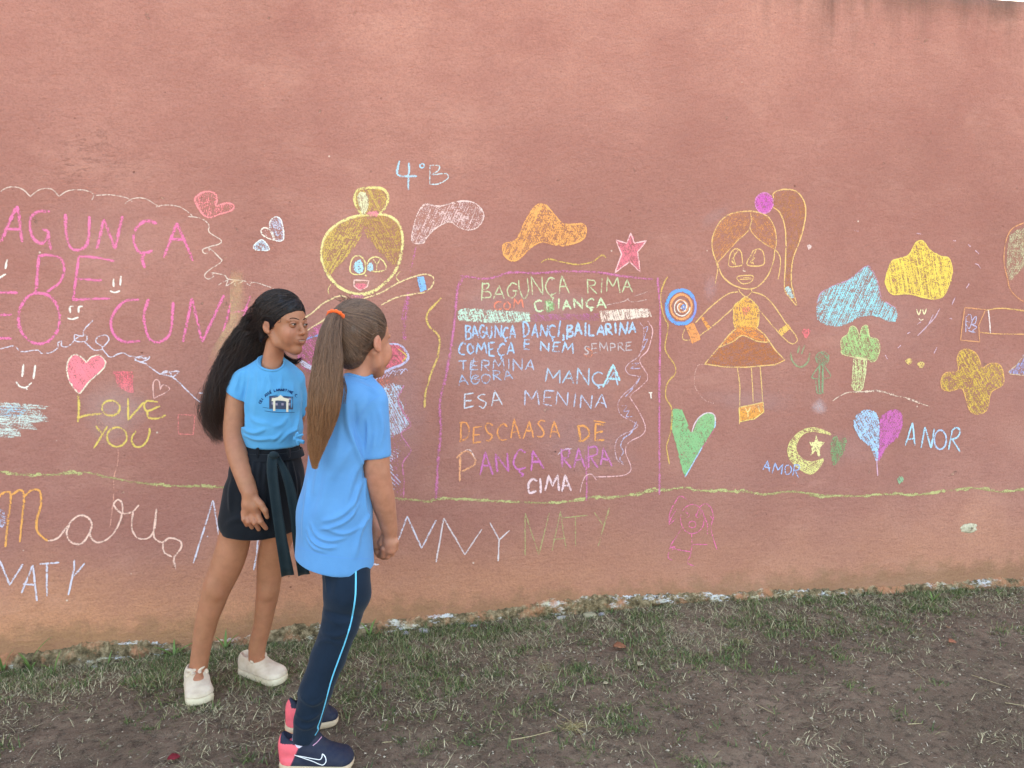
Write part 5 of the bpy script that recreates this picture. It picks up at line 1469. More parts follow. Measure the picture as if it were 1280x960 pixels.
# ------------------------------------------------------------------ materials for people
def skin_material(name):
    m = NT(name, 0.52, 0.35)
    a = m.n('VertexColor'); a.layer_name = 'Col'
    c = m.mix(m.ramp(m.noise(38, 4, 0.6), [(0.38, 0.30), (0.60, 0.0)]), a.outputs['Color'], lin((140, 86, 64)))
    c = m.mix(m.ramp(m.noise(11, 4, 0.6), [(0.40, 0.0), (0.62, 0.22)]), c, lin((206, 132, 108)))
    m.color(c)
    m.p.inputs['Subsurface Weight'].default_value = 0.12
    m.p.inputs['Subsurface Radius'].default_value = (0.010, 0.004, 0.002)
    m.p.inputs['Subsurface Scale'].default_value = 0.6
    m.bump(m.noise(420, 3), 0.25, 0.0012)
    return m.m
def cloth_material(name, c, c2, rough=0.85, weave=900.0, sheen=0.15, bump=0.25):
    m = NT(name, rough, 0.15)
    m.color(m.mix(m.ramp(m.noise(14, 4, 0.6), [(0.3, 0.0), (0.7, 1.0)]), lin(c), lin(c2)))
    wv = m.n('TexWave'); wv.inputs['Scale'].default_value = weave / 6.28; wv.inputs['Distortion'].default_value = 1.0
    m.l(m.coord(), wv.inputs['Vector'])
    m.p.inputs['Sheen Weight'].default_value = sheen
    m.bump(m.math('ADD', m.math('MULTIPLY', wv.outputs['Fac'], 0.05), m.noise(160, 4, 0.7)), bump, 0.002)
    return m.m
def vc_material(name, rough=0.7, spec=0.3, bump=0.2, bs=400):
    m = NT(name, rough, spec)
    a = m.n('VertexColor'); a.layer_name = 'Col'
    m.color(m.mix(m.ramp(m.noise(50, 4, 0.6), [(0.35, 0.15), (0.65, 0.0)]), a.outputs['Color'], lin((90, 80, 70))))
    m.bump(m.noise(bs, 3), bump, 0.001)
    return m.m
def hair_material(name):
    m = NT(name, 0.45, 0.32)
    a = m.n('VertexColor'); a.layer_name = 'Col'
    m.color(a.outputs['Color'])
    m.p.inputs['Anisotropic'].default_value = 0.5
    return m.m
M_SKIN = skin_material('skin')
M_SHIRT = cloth_material('blue_jersey', (80, 158, 204), (74, 148, 196), 0.88)
M_SHIRT2 = cloth_material('light_blue_jersey', (88, 148, 202), (82, 140, 194), 0.88)
M_SHORTS = cloth_material('black_twill', (10, 13, 20), (18, 22, 30), 0.75, 1400, 0.1, 0.2)
M_RIB = cloth_material('dark_green_ribbon', (20, 34, 40), (30, 44, 50), 0.7, 1400, 0.1)
M_NAVY = cloth_material('navy_trousers', (12, 28, 44), (20, 36, 54), 0.8, 1100, 0.12, 0.25)
M_PIPE = cloth_material('turquoise_piping', (96, 196, 232), (90, 190, 228), 0.7)
M_HAIR = hair_material('hair')
M_VC = vc_material('painted_parts')
M_CANVAS = cloth_material('cream_canvas', (232, 212, 192), (196, 170, 148), 0.9, 700, 0.1, 0.5)
M_SOLE = cloth_material('cream_rubber', (236, 220, 194), (186, 162, 134), 0.65, 200, 0.0, 0.2)
M_ORANGE = cloth_material('orange_band', (238, 104, 52), (226, 92, 44), 0.7)
M_PRINT = NT('navy_print', 0.8, 0.1); M_PRINT.color(lin((26, 38, 84))); M_PRINT = M_PRINT.m

class Decal:
    """flat print and seams laid onto a garment: given where it is seen, set on the cloth's real surface"""
    def __init__(s, fig, V, F, off=0.0008):
        s.f = fig; s.off = off
        s.t = BVHTree.FromPolygons([tuple(v) for v in V], [tuple(int(i) for i in f) for f in F])
        s.o = Vector(fig.L(CAM)); s.V = []; s.F = []
    def hit(s, px, py, off=None):
        d = Vector(s.f.M @ ray(px, py)).normalized()
        loc, no, _, _ = s.t.ray_cast(s.o, d)
        if loc is None: return None, None
        if no.dot(d) > 0: no = -no
        return np.array(loc + no * (s.off if off is None else off)), np.array(no)
    def poly(s, pts, step=2.0):
        P = smooth_path(pts, True, step, False)[:-1]
        c = P.mean(0); n = len(P); rings = []
        for f in (0.05, 0.4, 0.7, 1.0):
            rings.append([s.hit(*(c + (p - c) * f))[0] for p in P])
        if any(q is None for r in rings for q in r): return s
        b = len(s.V)
        for r in rings: s.V += r
        for k in range(3):
            for i in range(n):
                j = (i + 1) % n
                s.F.append((b + k * n + i, b + k * n + j, b + (k + 1) * n + j, b + (k + 1) * n + i))
        return s
    def quad(s, x0, y0, x1, y1, nx=8, ny=6, sk=0.0):
        b = len(s.V)
        for j in range(ny + 1):
            for i in range(nx + 1):
                h_ = s.hit(x0 + (x1 - x0) * i / nx, y0 + (y1 - y0) * j / ny + sk * (i / nx))[0]
                if h_ is None: return s
                s.V.append(h_)
        for j in range(ny):
            for i in range(nx):
                a = b + j * (nx + 1) + i; s.F.append((a, a + 1, a + nx + 2, a + nx + 1))
        return s
    def stroke(s, pts, w, step=1.5, curve=True):
        P = smooth_path(pts, False, step, curve); H = [s.hit(*p) for p in P]
        H = [h_ for h_ in H if h_[0] is not None]
        if len(H) < 2: return s
        W = np.array([h_[0] for h_ in H]); N = np.array([h_[1] for h_ in H])
        T = np.gradient(W, axis=0); T /= np.linalg.norm(T, axis=1)[:, None] + 1e-12
        S = np.cross(N, T); S /= np.linalg.norm(S, axis=1)[:, None] + 1e-12
        b = len(s.V); hw = w * s.f.u * 0.5
        for q in range(len(W)): s.V += [W[q] - S[q] * hw, W[q] + S[q] * hw]
        for q in range(len(W) - 1): s.F.append((b + 2 * q, b + 2 * q + 1, b + 2 * q + 3, b + 2 * q + 2))
        return s
    def path(s, pts, off, step=2.0):
        P = smooth_path(pts, False, step); return np.array([h_ for h_ in (s.hit(*p, off)[0] for p in P) if h_ is not None])
    def build(s, name, mat, parent, label=None):
        o = put(name, mesh(name, s.V, s.F, False), mat, parent)
        if label: o['label'] = label
        return o

# ------------------------------------------------------------------ head, hair, shoes
class Head:
    def __init__(s, C, psi, pitch, roll, sc):
        """psi: 0 faces the camera, 90 faces to the picture's right; pitch > 0 looks down"""
        s.C = np.asarray(C, float); s.s = sc
        p, q = R(psi), R(pitch)
        F0 = np.array([math.sin(p), -math.cos(p), 0]); Lf = np.array([math.cos(p), math.sin(p), 0]); U0 = np.array([0, 0, 1.0])
        Fv = F0 * math.cos(q) - U0 * math.sin(q); Uv = U0 * math.cos(q) + F0 * math.sin(q)
        r_ = R(roll); L2 = Lf * math.cos(r_) + Uv * math.sin(r_); U2 = Uv * math.cos(r_) - Lf * math.sin(r_)
        s.M = np.array([L2, -Fv, U2])          # rows: left, back, up
    def P(s, l, b, z):
        return s.C + s.s * (np.array([l, b, z]) @ s.M)
    def add(s, S):
        k = s.s
        e = lambda c, r, kk=0.012, mode='add': S.ell(s.P(*c), np.array(r) * k, s.M, kk * k, mode)
        cn = lambda a, b, ra, rb, kk=0.010, mode='add': S.cone(s.P(*a), s.P(*b), ra * k, rb * k, kk * k, mode)
        e((0, 0.012, 0.045), (0.071, 0.088, 0.078))
        e((0, -0.030, 0.030), (0.062, 0.056, 0.060), 0.02)
        e((0, -0.030, -0.025), (0.054, 0.056, 0.066), 0.02)
        e((0, -0.062, -0.082), (0.022, 0.022, 0.018), 0.022)
        for sg in (-1, 1):
            cn((sg * 0.056, 0.004, -0.030), (sg * 0.043, -0.014, -0.062), 0.010, 0.010, 0.02)
            cn((sg * 0.043, -0.014, -0.062), (sg * 0.008, -0.064, -0.087), 0.010, 0.011, 0.02)
            e((sg * 0.036, -0.064, -0.026), (0.021, 0.020, 0.022), 0.02)
            e((sg * 0.0315, -0.098, 0.006), (0.016, 0.017, 0.0105), 0.010, 'sub')
            cn((sg * 0.014, -0.083, 0.020), (sg * 0.045, -0.072, 0.021), 0.0065, 0.006, 0.008)
            # ear: rim, hollow and lobe
            M0 = s.M
            e((sg * 0.0715, 0.010, -0.002), (0.0075, 0.0155, 0.025), 0.006)
            e((sg * 0.0815, 0.006, -0.001), (0.0065, 0.0095, 0.016), 0.004, 'sub')
            e((sg * 0.031, -0.060, -0.050), (0.018, 0.014, 0.018), 0.02)
            e((sg * 0.070, 0.002, -0.022), (0.006, 0.008, 0.008), 0.005)
        cn((0, -0.084, 0.010), (0, -0.100, -0.020), 0.0065, 0.0085, 0.008)
        e((0, -0.098, -0.024), (0.0095, 0.0105, 0.008), 0.006)
        for sg in (-1, 1): e((sg * 0.0105, -0.091, -0.026), (0.0065, 0.008, 0.006), 0.005)
        e((0, -0.082, -0.050), (0.024, 0.013, 0.015), 0.014)
        e((0, -0.088, -0.0445), (0.019, 0.0085, 0.0055), 0.005)
        e((0, -0.0865, -0.0585), (0.0165, 0.0085, 0.006), 0.005)
        e((0, -0.100, -0.0515), (0.0165, 0.008, 0.0022), 0.003, 'sub')

def strands(paths, width, colA, colB, seed, light=None, clump=0):
    """every hair lock one thin three-sided tube, all in one mesh: list of (n,3) arrays"""
    r = np.random.default_rng(seed); VV = []; FF = []; CC = []; b = 0
    A, B = np.array(lin(colA)[:3]), np.array(lin(colB)[:3])
    for P in paths:
        n = len(P); T = np.gradient(P, axis=0); T /= np.linalg.norm(T, axis=1)[:, None] + 1e-12
        ref = nrm(r.normal(0, 1, 3)); N = np.cross(T, ref); N /= np.linalg.norm(N, axis=1)[:, None] + 1e-12; Bn = np.cross(T, N)
        f = np.linspace(0, 1, n); rad = width * r.uniform(0.6, 1.3) * (1 - 0.75 * f ** 4) * (1 - 0.85 * np.exp(-f * 90))
        for j in range(3):
            a = j * 2.0944
            VV.append((P + rad[:, None] * (math.cos(a) * N + math.sin(a) * Bn)))
        i = np.arange(n - 1)
        for j in range(3):
            k = (j + 1) % 3
            FF.append(np.stack([b + j * n + i, b + k * n + i, b + k * n + i + 1, b + j * n + i + 1], 1))
        t = r.uniform(0, 1) ** 1.5
        if clump:
            g_ = float(vnoise((P[int(n * .45)] * 75)[None], 3, 2)[0]); t = min(1, max(0, .42 + .95 * g_ + .30 * (t - .4)))
        c = (A * (1 - t) + B * t)[None] * np.ones((n, 1))
        if light is not None:
            c = c * (1 - (f ** 2)[:, None] * light[1]) + np.array(lin(light[0])[:3]) * (f ** 2)[:, None] * light[1]
        CC += [c, c, c]; b += 3 * n
    return np.concatenate(VV), np.concatenate(FF), np.concatenate(CC)

def resample(P, n):
    P = smooth3(np.asarray(P), 6); d = np.r_[0, np.cumsum(np.linalg.norm(np.diff(P, axis=0), axis=1))]
    t = np.linspace(0, d[-1], n); return np.stack([np.interp(t, d, P[:, k]) for k in range(3)], 1)

def snap_out(head, bv, q, off):
    """put a point given in head units onto the scalp surface"""
    c = head.P(0, .012, .030); d = nrm(head.P(*q) - c)
    loc, no, _, _ = bv.ray_cast(Vector(c + d * .3), Vector(-d))
    return None if loc is None else np.array(loc) + d * off
def hair_flow(head, roots, gather, cap, chain, rad, seed, n=26, frizz=0.002, tips=(0.75, 1.0), wavy=0.0, side=None, lift=0.002, pl=None, bv=None, leave=None):
    """hairs run over the scalp from their roots to the gathering point and then along the falling mass"""
    r = np.random.default_rng(seed); C = np.asarray(chain); out = []
    cr = np.asarray(cap); cc = np.array([0, 0.012, 0.045])
    gd = nrm((np.array(gather) - cc) / cr)
    T = np.gradient(C, axis=0); T /= np.linalg.norm(T, axis=1)[:, None]
    e1 = np.cross(T, [0.1, 1, 0.05]); e1 /= np.linalg.norm(e1, axis=1)[:, None]; e2 = np.cross(T, e1)
    for q in roots:
        rd = nrm(np.array(q)); om = math.acos(np.clip(rd @ gd, -1, 1))
        k = max(3, int(8 * om / 1.5)); pts = []
        lf = 1 + r.uniform(0.0, lift) / 0.08
        tl = 1.0 if leave is None else r.uniform(leave, 1.0)
        for i in range(k):
            t = i / k * tl
            v = (math.sin((1 - t) * om) * rd + math.sin(t * om) * gd) / max(math.sin(om), 1e-4)
            q_ = cc + v * cr * lf
            if pl is not None:
                n0 = np.array(pl[1]); val = (q_ - np.array(pl[0])) @ n0
                if val > -.003: q_ = q_ - n0 * (val + .003 + r.uniform(0, .008) * (i > 0))
                if abs(q_[0]) > .05 and q_[2] < .030 and abs(q_[1]) < .024: q_[2] = .030 + r.uniform(0, .004)
            h_ = snap_out(head, bv, q_, .0004 + lf * 0 + r.uniform(0, lift))
            if h_ is not None: pts.append(h_)
        th = r.uniform(0, 2 * math.pi); rho = math.sqrt(r.uniform(0.05, 1.05)); end = r.uniform(*tips)
        if side is not None: th = side(q, r)
        dr = np.zeros(3); m_ = len(C); last = min(m_, max(2, int(round(m_ * end))))
        ph = r.uniform(0, 6.28)
        i0 = 0
        if leave is not None and pts:
            zl = pts[-1][2] - .012
            while i0 < m_ - 3 and C[i0][2] > zl: i0 += 1
        for i in range(i0, max(last, i0 + 2) if i0 + 2 <= m_ else m_):
            o = rho * rad[i] * (math.cos(th) * e1[i] + math.sin(th) * e2[i])
            wv = wavy * i / m_ * np.array([math.sin(i * 1.5 + ph), math.cos(i * 1.2 + ph), 0.2 * math.sin(i + ph)])
            pts.append(C[i] + o + wv + dr)
            dr = dr * .8 + r.normal(0, frizz * (0.3 + i / m_), 3)
            th += r.normal(0, 0.10)
        if len(pts) > 3: out.append(resample(pts, n))
    return out

def shoe(root, name, heel, toe, kind, sc=1.0, label=None, tilt=0.0):
    """heel, toe: ground points in figure coordinates under the two ends of the sole"""
    heel = np.asarray(heel, float); toe = np.asarray(toe, float)
    f = nrm(toe - heel); L = np.linalg.norm(toe - heel)
    up = np.array([0, 0, 1.0]); l = nrm(np.cross(up, f)); up = np.cross(f, l)
    M = np.array([f, l, up]); h0 = heel
    P = lambda x, y, z: h0 + np.array([x, y, z]) @ M
    lo = np.minimum(heel, toe) - 0.07; hi = np.maximum(heel, toe) + 0.07; lo[2] = min(heel[2], toe[2]) - 0.02; hi[2] = max(heel[2], toe[2]) + 0.15
    res = 0.0022
    S = SDF(lo, hi, res)
    hw = 0.036 * sc; bw = 0.044 * sc
    th = 0.027 if kind == 'slip' else 0.024
    def layer(S, z0, z1, grow, x0=0.0, x1=0.0):
        S.econe(P(hw * 0.95 + x0, 0, (z0 + z1) / 2), P(L - bw * 0.95 + x1, -0.004, (z0 + z1) / 2), (hw + grow, 0.03), (bw + grow, 0.03), l, 0.001)
    layer(S, 0, th, 0.0)
    S.plane(P(0, 0, th), up, 0.006); S.plane(P(0, 0, 0.001), -up, 0.005)
    if kind == 'sport': S.plane(P(L - 0.035, 0, 0.0), f * 0.35 - up, 0.01)
    sole = S.mesh(1)
    S = SDF(lo, hi, res); g = -0.003
    S.econe(P(hw * 0.95 + 0.002, 0, th), P(L - bw * 0.98, -0.004, th - 0.004), (hw + g, 0.030), (bw + g, 0.030), l, 0.001)
    S.plane(P(0, 0, th + 0.012), up, 0.004)
    if kind == 'slip':
        S.econe(P(0.038, 0, 0.052), P(0.085, 0, 0.050), (0.029 * sc, 0.024), (0.033 * sc, 0.028), l, 0.02)
        S.econe(P(0.085, 0, 0.046), P(L - 0.05, 0, 0.034), (0.034 * sc, 0.028), (0.036 * sc, 0.018), l, 0.02)
        S.ell(P(0.030, 0, 0.055), (0.024, 0.028 * sc, 0.030), M, 0.015)
        S.ell(P(0.045, 0, 0.092), (0.031, 0.0245, 0.037), M, 0.004, 'sub')
    else:
        S.econe(P(0.036, 0, 0.060), P(0.100, 0, 0.058), (0.028 * sc, 0.034), (0.032 * sc, 0.034), l, 0.02)
        S.econe(P(0.100, 0, 0.052), P(L - 0.045, 0, 0.034), (0.034 * sc, 0.032), (0.036 * sc, 0.018), l, 0.02)
        S.ell(P(0.020, 0, 0.070), (0.016, 0.022, 0.036), M, 0.015)
        S.ell(P(0.100, 0, 0.085), (0.020, 0.022, 0.018), M, 0.015)
        S.ell(P(0.060, 0, 0.112), (0.040, 0.022, 0.042), M, 0.004, 'sub')
    S.plane(P(0, 0, th - 0.002), -up, 0.002)
    upper = S.mesh(1)
    r_ = empty(name, (0, 0, 0)) if False else None
    if kind == 'slip':
        o = add_mesh(name, upper, M_CANVAS, root)
        if label: o['label'] = label
        add_mesh('sole', sole, M_SOLE, o)
        # bow: band across the instep with two lobes and a knot
        B = SDF(lo, hi, 0.0018)
        zb = 0.073
        B.econe(P(0.088, -0.026, zb - .006), P(0.088, 0.026, zb - .006), (0.011, 0.011), (0.011, 0.011), f, 0.004)
        B.ell(P(0.090, -0.004, zb + .009), (0.007, 0.0075, 0.007), M, 0.003)
        for sg in (-1, 1):
            B.ell(P(0.092, -0.004 + sg * 0.017, zb + .012), (0.0095, 0.014, 0.0055), np.array([f, nrm(l + up * sg * .35), nrm(np.cross(f, nrm(l + up * sg * .35)))]), 0.003)
            B.ell(P(0.103, -0.004 + sg * 0.011, zb + .005), (0.013, 0.0065, 0.0035), M, 0.003)
        add_mesh('bow', B.mesh(1), M_CANVAS, o)
        seam = []
        for sg in (-1, 1):
            pass
        return o
    V, F = upper
    q = (V - h0) @ M.T
    coral = np.array(lin((250, 104, 116))[:3]); navy = np.array(lin((30, 36, 58))[:3])
    wv = q[:, 0] - 0.062 + (0.066 - q[:, 2]) * 0.45
    rim = (q[:, 2] > 0.078 + 0.10 * np.abs(q[:, 0] - 0.060)) 
    k = np.clip(-wv / 0.002, 0, 1)[:, None] * (1 - rim[:, None] * ((q[:, 0] > 0.012)[:, None]))
    c = navy * (1 - k) + coral * k
    o = add_mesh(name, upper, M_VC, root, c)
    if label: o['label'] = label
    V, F = sole; q = (V - h0) @ M.T
    gum = np.array(lin((206, 178, 150))[:3]); gcor = np.array(lin((226, 140, 110))[:3])
    k = (np.clip((0.05 - q[:, 0]) / 0.02, 0, 1) * np.clip((0.012 - q[:, 2]) / 0.004, 0, 1))[:, None]
    add_mesh('sole', sole, M_VC, o, gum * (1 - k) + gcor * k)
    return o
# ------------------------------------------------------------------ the dark haired girl
def onto(f, V, F, lst, k):
    """fold paths given where they are seen, carried onto the cloth's real surface"""
    D = Decal(f, V, F, 0.0); out = []
    for pts, w_, h_ in lst:
        P = [h for h in (D.hit(x, y, 0.0)[0] for x, y in pts) if h is not None]
        if len(P) > 1: out.append((P, w_, h_ * k))
    return out
def bx(J, x0, y0, x1, y1, ya, yb):
    a, b = J(x0, y0, 0), J(x1, y1, 0)
    return [a[0], ya, a[2]], [b[0], yb, b[2]]
def build_girl_dark():
    f = Fig(300, 868); J, u = f.J, f.u
    root = f.root('person')
    tag(root, 'dark haired girl in blue printed T-shirt and black shorts facing the ponytailed girl', 'person')
    yR = float(f.G(247, 862)[1]); yL = float(f.G(324, 845)[1])
    lo = [-0.26, -0.22, -0.02]; hi = [0.30, 0.32, 1.42]
    B = SDF(lo, hi, 0.0026)
    side = nrm([math.cos(R(12)), math.sin(R(12)), 0])
    # torso
    B.econe(J(340, 505, .02), J(338, 600, .02), (30 * u, .062), (30 * u, .068), side, .02)
    B.cone(J(343, 462, .02), J(305, 474, -.0), 8 * u, 10.5 * u, .03)
    B.cone(J(343, 462, .02), J(368, 474, .05), 8 * u, 9.5 * u, .03)
    # neck
    B.cone(J(345, 425, .008), J(339, 462, .018), 10.8 * u, 12.5 * u, .02)
    # head
    H = Head(J(352.5, 407.5, 0.0), 65, 0.5, -2, 0.86)
    H.add(B)
    # right arm
    A = [J(302, 475, .0), J(295.5, 496, -.01), J(292.5, 526, -.02), J(292, 547, -.03), J(298, 572, -.055), J(306, 598, -.085), J(311.5, 615, -.10)]
    B.limb(A, [v * u for v in (10.5, 11.4, 11.2, 11.0, 11.6, 10.0, 8.6)], .006)
    # left arm folded behind the back
    B.chain([J(371, 476, .05), J(376, 505, .09), J(368, 545, .15), J(345, 575, .16)], [v * u for v in (10, 9, 9, 8)], .006)
    # right hand, fingers hanging and slightly bent
    y0 = -.105
    B.chain([J(312, 615, y0), J(311, 630, y0), J(308.5, 640, y0)], [8.4 * u, 8.0 * u, 6.0 * u], .006)
    B.chain([J(313.5, 618, y0), J(318, 632, y0 - .002), J(320, 641, y0)], [7.6 * u, 7.0 * u, 5.6 * u], .006)
    for pts, rr in (([(304.5, 640), (305, 649), (308.5, 656.5)], (3.3, 2.9, 2.3)), ([(309.2, 642), (311, 652), (315, 659.5)], (3.6, 3.2, 2.4)),
                    ([(315, 642.5), (318.5, 653), (323.5, 661.5)], (3.7, 3.3, 2.5)), ([(321, 641.5), (326, 652), (332.5, 660.5)], (3.8, 3.3, 2.5))):
        z = [y0 - .002, y0 - .010, y0 + .004]
        B.chain([J(p[0], p[1], z[i]) for i, p in enumerate(pts)], [v * u for v in rr], .0022)
    B.chain([J(317.5, 621, y0 - .004), J(326.5, 631, y0 - .012), J(331, 638, y0 - .014), J(334, 646.5, y0 - .010)], [v * u for v in (4.6, 3.9, 3.4, 2.5)], .003)
    # legs
    def yy(a, t): return a * t
    Rl = [(300, 625, .0), (294, 668, 18.5), (285, 702, 18.6), (270, 738, 16.0), (264, 757, 14.2), (257, 781, 12.3), (250.5, 818, 10.6), (247.5, 838, 9.6)]
    pts = [J(300, 620, .015)] + [J(x, y, .01 + (yR - .01) * ((y - 620) / 220.0)) for x, y, _ in Rl[1:]]
    B.limb(pts, [19 * u] + [r * u for _, _, r in Rl[1:]], .008)
    Ll = [(347, 668, 19), (338.8, 702, 16.2), (335.0, 738, 13.6), (332, 757, 12.0), (328.3, 781, 10.6), (322.0, 806, 10.2), (320.5, 826, 9.0)]
    pts = [J(349, 622, .04)] + [J(x, y, .04 + (yL - .04) * ((y - 620) / 215.0)) for x, y, _ in Ll]
    B.limb(pts, [20 * u] + [r * u for _, _, r in Ll], .008)
    # knees and calves
    B.ell(J(269, 736, yR * .5 - .026), (9 * u, .016, 12 * u), None, .02)
    B.ell(J(335, 738, yL * .5 - .002), (8 * u, .016, 11 * u), None, .02)
    B.ell(J(260, 768, yR * .65 + .018), (9 * u, .018, 24 * u), None, .02)
    B.ell(J(330, 768, yL * .65 + .012), (6 * u, .014, 20 * u), None, .02)
    # feet
    hR, tR = f.G(244, 858), f.G(254, 884); hL, tL = f.G(306, 840), f.G(353, 854)
    B.chain([J(247.5, 838, yR), hR * .55 + tR * .45 + np.array([0, 0, .045])], [9.4 * u, .026], .01)
    B.chain([J(320.5, 826, yL), hL * .55 + tL * .45 + np.array([0, 0, .045])], [9.0 * u, .026], .01)
    V, F = B.mesh(1)
    rd = (176, 104, 84)
    cols = tint(V, (172, 115, 86), [(J(292, 547, -.05), .05, rd, .25), (J(268, 738, -.06), .05, (160, 98, 74), .30), (J(334, 740, 0), .05, (160, 98, 74), .28),
                                     (H.P(-.042, -.075, -.028), .026, (206, 120, 100), .25), (H.P(0, -.105, -.024), .014, (196, 116, 92), .25), (J(320, 652, -.1), .03, rd, .22),
                                     (H.P(-.0315, -.085, .006), .016, (150, 96, 78), .38), (H.P(.0315, -.085, .006), .016, (150, 96, 78), .38),
                                     (J(245, 838, yR), .04, (176, 100, 76), .3), (J(320, 830, yL), .04, (176, 100, 76), .3), (H.P(-.08, .008, 0), .02, (206, 120, 96), .3), (H.P(-.080, .004, .001), .009, (110, 62, 50), .55)])  # last dark blob paints shade into the ear hollow
    body = add_mesh('body', (V, F), M_SKIN, root, cols)
    bvh = BVHTree.FromPolygons([tuple(v) for v in V], [tuple(int(i) for i in q) for q in F])
    def on_face(l, z, off=0.0006):
        o = Vector(H.P(l, -0.16, z)); d = (Vector(H.P(l, 0, z)) - o).normalized()
        loc, no, _, _ = bvh.ray_cast(o, d)
        return np.array(loc + (-d) * off)
    # eyes: ball with iris, lids, lash line, brow
    for sg in (-1, 1):
        c = H.P(sg * .0315, -.0745, .006); rad = .0130 * H.s
        VV = []; FF = []; CC = []; n = 22
        gaze = nrm(np.array([sg * 0.0 + 0.25, -1, -.02]) @ H.M)
        ang = np.linspace(0, math.pi, n); az = np.linspace(0, 2 * math.pi, n, endpoint=False)
        e1 = nrm(np.cross(gaze, [0, 0, 1])); e2 = np.cross(e1, gaze)
        for a in ang:
            for b_ in az:
                VV.append(c + rad * (math.cos(a) * gaze + math.sin(a) * (math.cos(b_) * e1 + math.sin(b_) * e2)))
                CC.append(lin((14, 10, 10))[:3] if a < .26 else lin((44, 26, 20))[:3] if a < .62 else lin((196, 180, 174))[:3] if a < 1.0 else lin((176, 118, 90))[:3])
        for i in range(n - 1):
            for j in range(n):
                FF.append((i * n + j, i * n + (j + 1) % n, (i + 1) * n + (j + 1) % n, (i + 1) * n + j))
        e = put('eye', mesh('eye', VV, FF, True, CC), M_EYE, root)
        # lids: two shells with an almond gap
        VV = []; FF = []; m_ = 19; k = 0; fr = -H.M[1]; lf = H.M[0] * sg; upv = H.M[2]; R2 = rad * 1.10
        for top in (1, -1):
            b0 = len(VV)
            for i in range(m_):
                a = R(-104 + 208 * i / (m_ - 1)); g = (i / (m_ - 1)) * 2 - 1
                gap = R((15 if top == 1 else 9)) * (1 - abs(g) ** 2.2) ** .6
                for j in range(9):
                    el = gap + (R(82) - gap) * j / 8
                    d = math.cos(el) * (math.cos(a) * fr + math.sin(a) * lf) + top * math.sin(el) * upv
                    VV.append(c + d * R2)
            for i in range(m_ - 1):
                for j in range(8):
                    a_ = b0 + i * 9 + j; FF.append((a_, a_ + 1, a_ + 10, a_ + 9) if top == 1 else (a_, a_ + 9, a_ + 10, a_ + 1))
        put('eyelids', mesh('eyelids', VV, FF, True, tint(np.array(VV), (160, 104, 78), [])), M_SKIN, root)
        lash = []
        for i in range(15):
            g = -1 + 2 * i / 14; a = R(84) * g; gap = R(15) * (1 - abs(g) ** 2.2) ** .6
            lash.append(c + (math.cos(gap) * (math.cos(a) * fr + math.sin(a) * lf) + math.sin(gap) * upv) * R2 * 1.03)
        Vt, Ft = tube(lash, np.r_[.0004, np.full(13, .0011), .0004], 5)
        put('eyelashes', mesh('eyelashes', Vt, Ft, True), M_DARK, root)
        br = [on_face(sg * l_, z_, .0004) for l_, z_ in ((.011, .0240), (.020, .0270), (.030, .0295), (.040, .0285), (.048, .0245))]
        br = smooth3(br, 4); n_ = len(br)
        Vt, Ft = tube(br, .0013 * np.sin(np.linspace(.35, 3.05, n_)) ** .6 + .0003, 6)
        put('eyebrow', mesh('eyebrow', Vt, Ft, True), M_DARK, root)
    # mouth: parted lips with a glimpse of teeth
    def lip(name, pts, r0, colr):
        W = smooth3([on_face(l_, z_, -.0008) for l_, z_ in pts], 4); n_ = len(W)
        Vt, Ft = tube(W, r0 * np.sin(np.linspace(.25, 2.9, n_)) ** .8 + .0003, 7)
        put(name, mesh(name, Vt, Ft, True, tint(np.array(Vt), colr, [])), M_SKIN, root)
    lip('upper_lip', [(-.021, -.0515), (-.010, -.0455), (0, -.0465), (.010, -.0455), (.021, -.0515)], .0019, (146, 88, 72))
    lip('lower_lip', [(-.019, -.0525), (-.010, -.0585), (0, -.0605), (.010, -.0585), (.019, -.0525)], .0024, (154, 94, 76))
    W = [on_face(l_, -.0515, .0001) for l_ in np.linspace(-.015, .015, 9)]
    Vt, Ft = tube(W, np.r_[.0005, np.full(7, .0013), .0005], 6)
    put('teeth', mesh('teeth', Vt, Ft, True), M_TEETH, root)

    # ---------------- T-shirt
    S = SDF([-0.20, -0.20, 0.68], [0.30, 0.30, 1.20], 0.0026)
    S.econe(J(341, 494, .02), J(339.5, 538, .02), (33 * u, .078), (36 * u, .086), side, .01)
    S.econe(J(339.5, 536, .02), J(340, 550, .02), (37.5 * u, .090), (35 * u, .086), side, .01)
    S.cone(J(340, 461, .022), J(308, 471, .0), 9.5 * u, 11.5 * u, .03)
    S.cone(J(343, 461, .022), J(369, 474, .05), 11 * u, 12.0 * u, .03)
    S.econe(J(340, 474, .018), J(341, 500, .018), (29 * u, .068), (33 * u, .076), side, .02)
    S.cone(J(330, 451, .02), J(308, 468, .0), 6.5 * u, 9 * u, .02); S.cone(J(350, 453, .03), J(366, 470, .05), 6.5 * u, 9 * u, .02)
    S.cone(J(303, 473, .0), J(295.5, 500, -.012), 12.5 * u, 15.0 * u, .008)
    S.cone(J(369, 476, .05), J(376, 512, .085), 12.5 * u, 12.0 * u, .008)
    # sleeve ends, hem, neck opening
    S.plane(J(295, 494.5, -.012), nrm([-.50, 0, -.86]), .003, *bx(J, 262, 530, 309, 470, -.12, .12))
    S.plane(J(379, 508.5, .08), J(380, 530, .09) - J(377, 490, .08), .003, *bx(J, 377, 535, 400, 490, -.1, .2))
    S.cone(J(297, 490, -.008), J(293.5, 512, -.012), 10.5 * u, 13.6 * u, .002, 'sub')
    S.cone(J(380, 498, .075), J(381, 515, .09), 5 * u, 9 * u, .002, 'sub')
    S.plane(J(340, 557, .02), [0, 0, -1], .008)
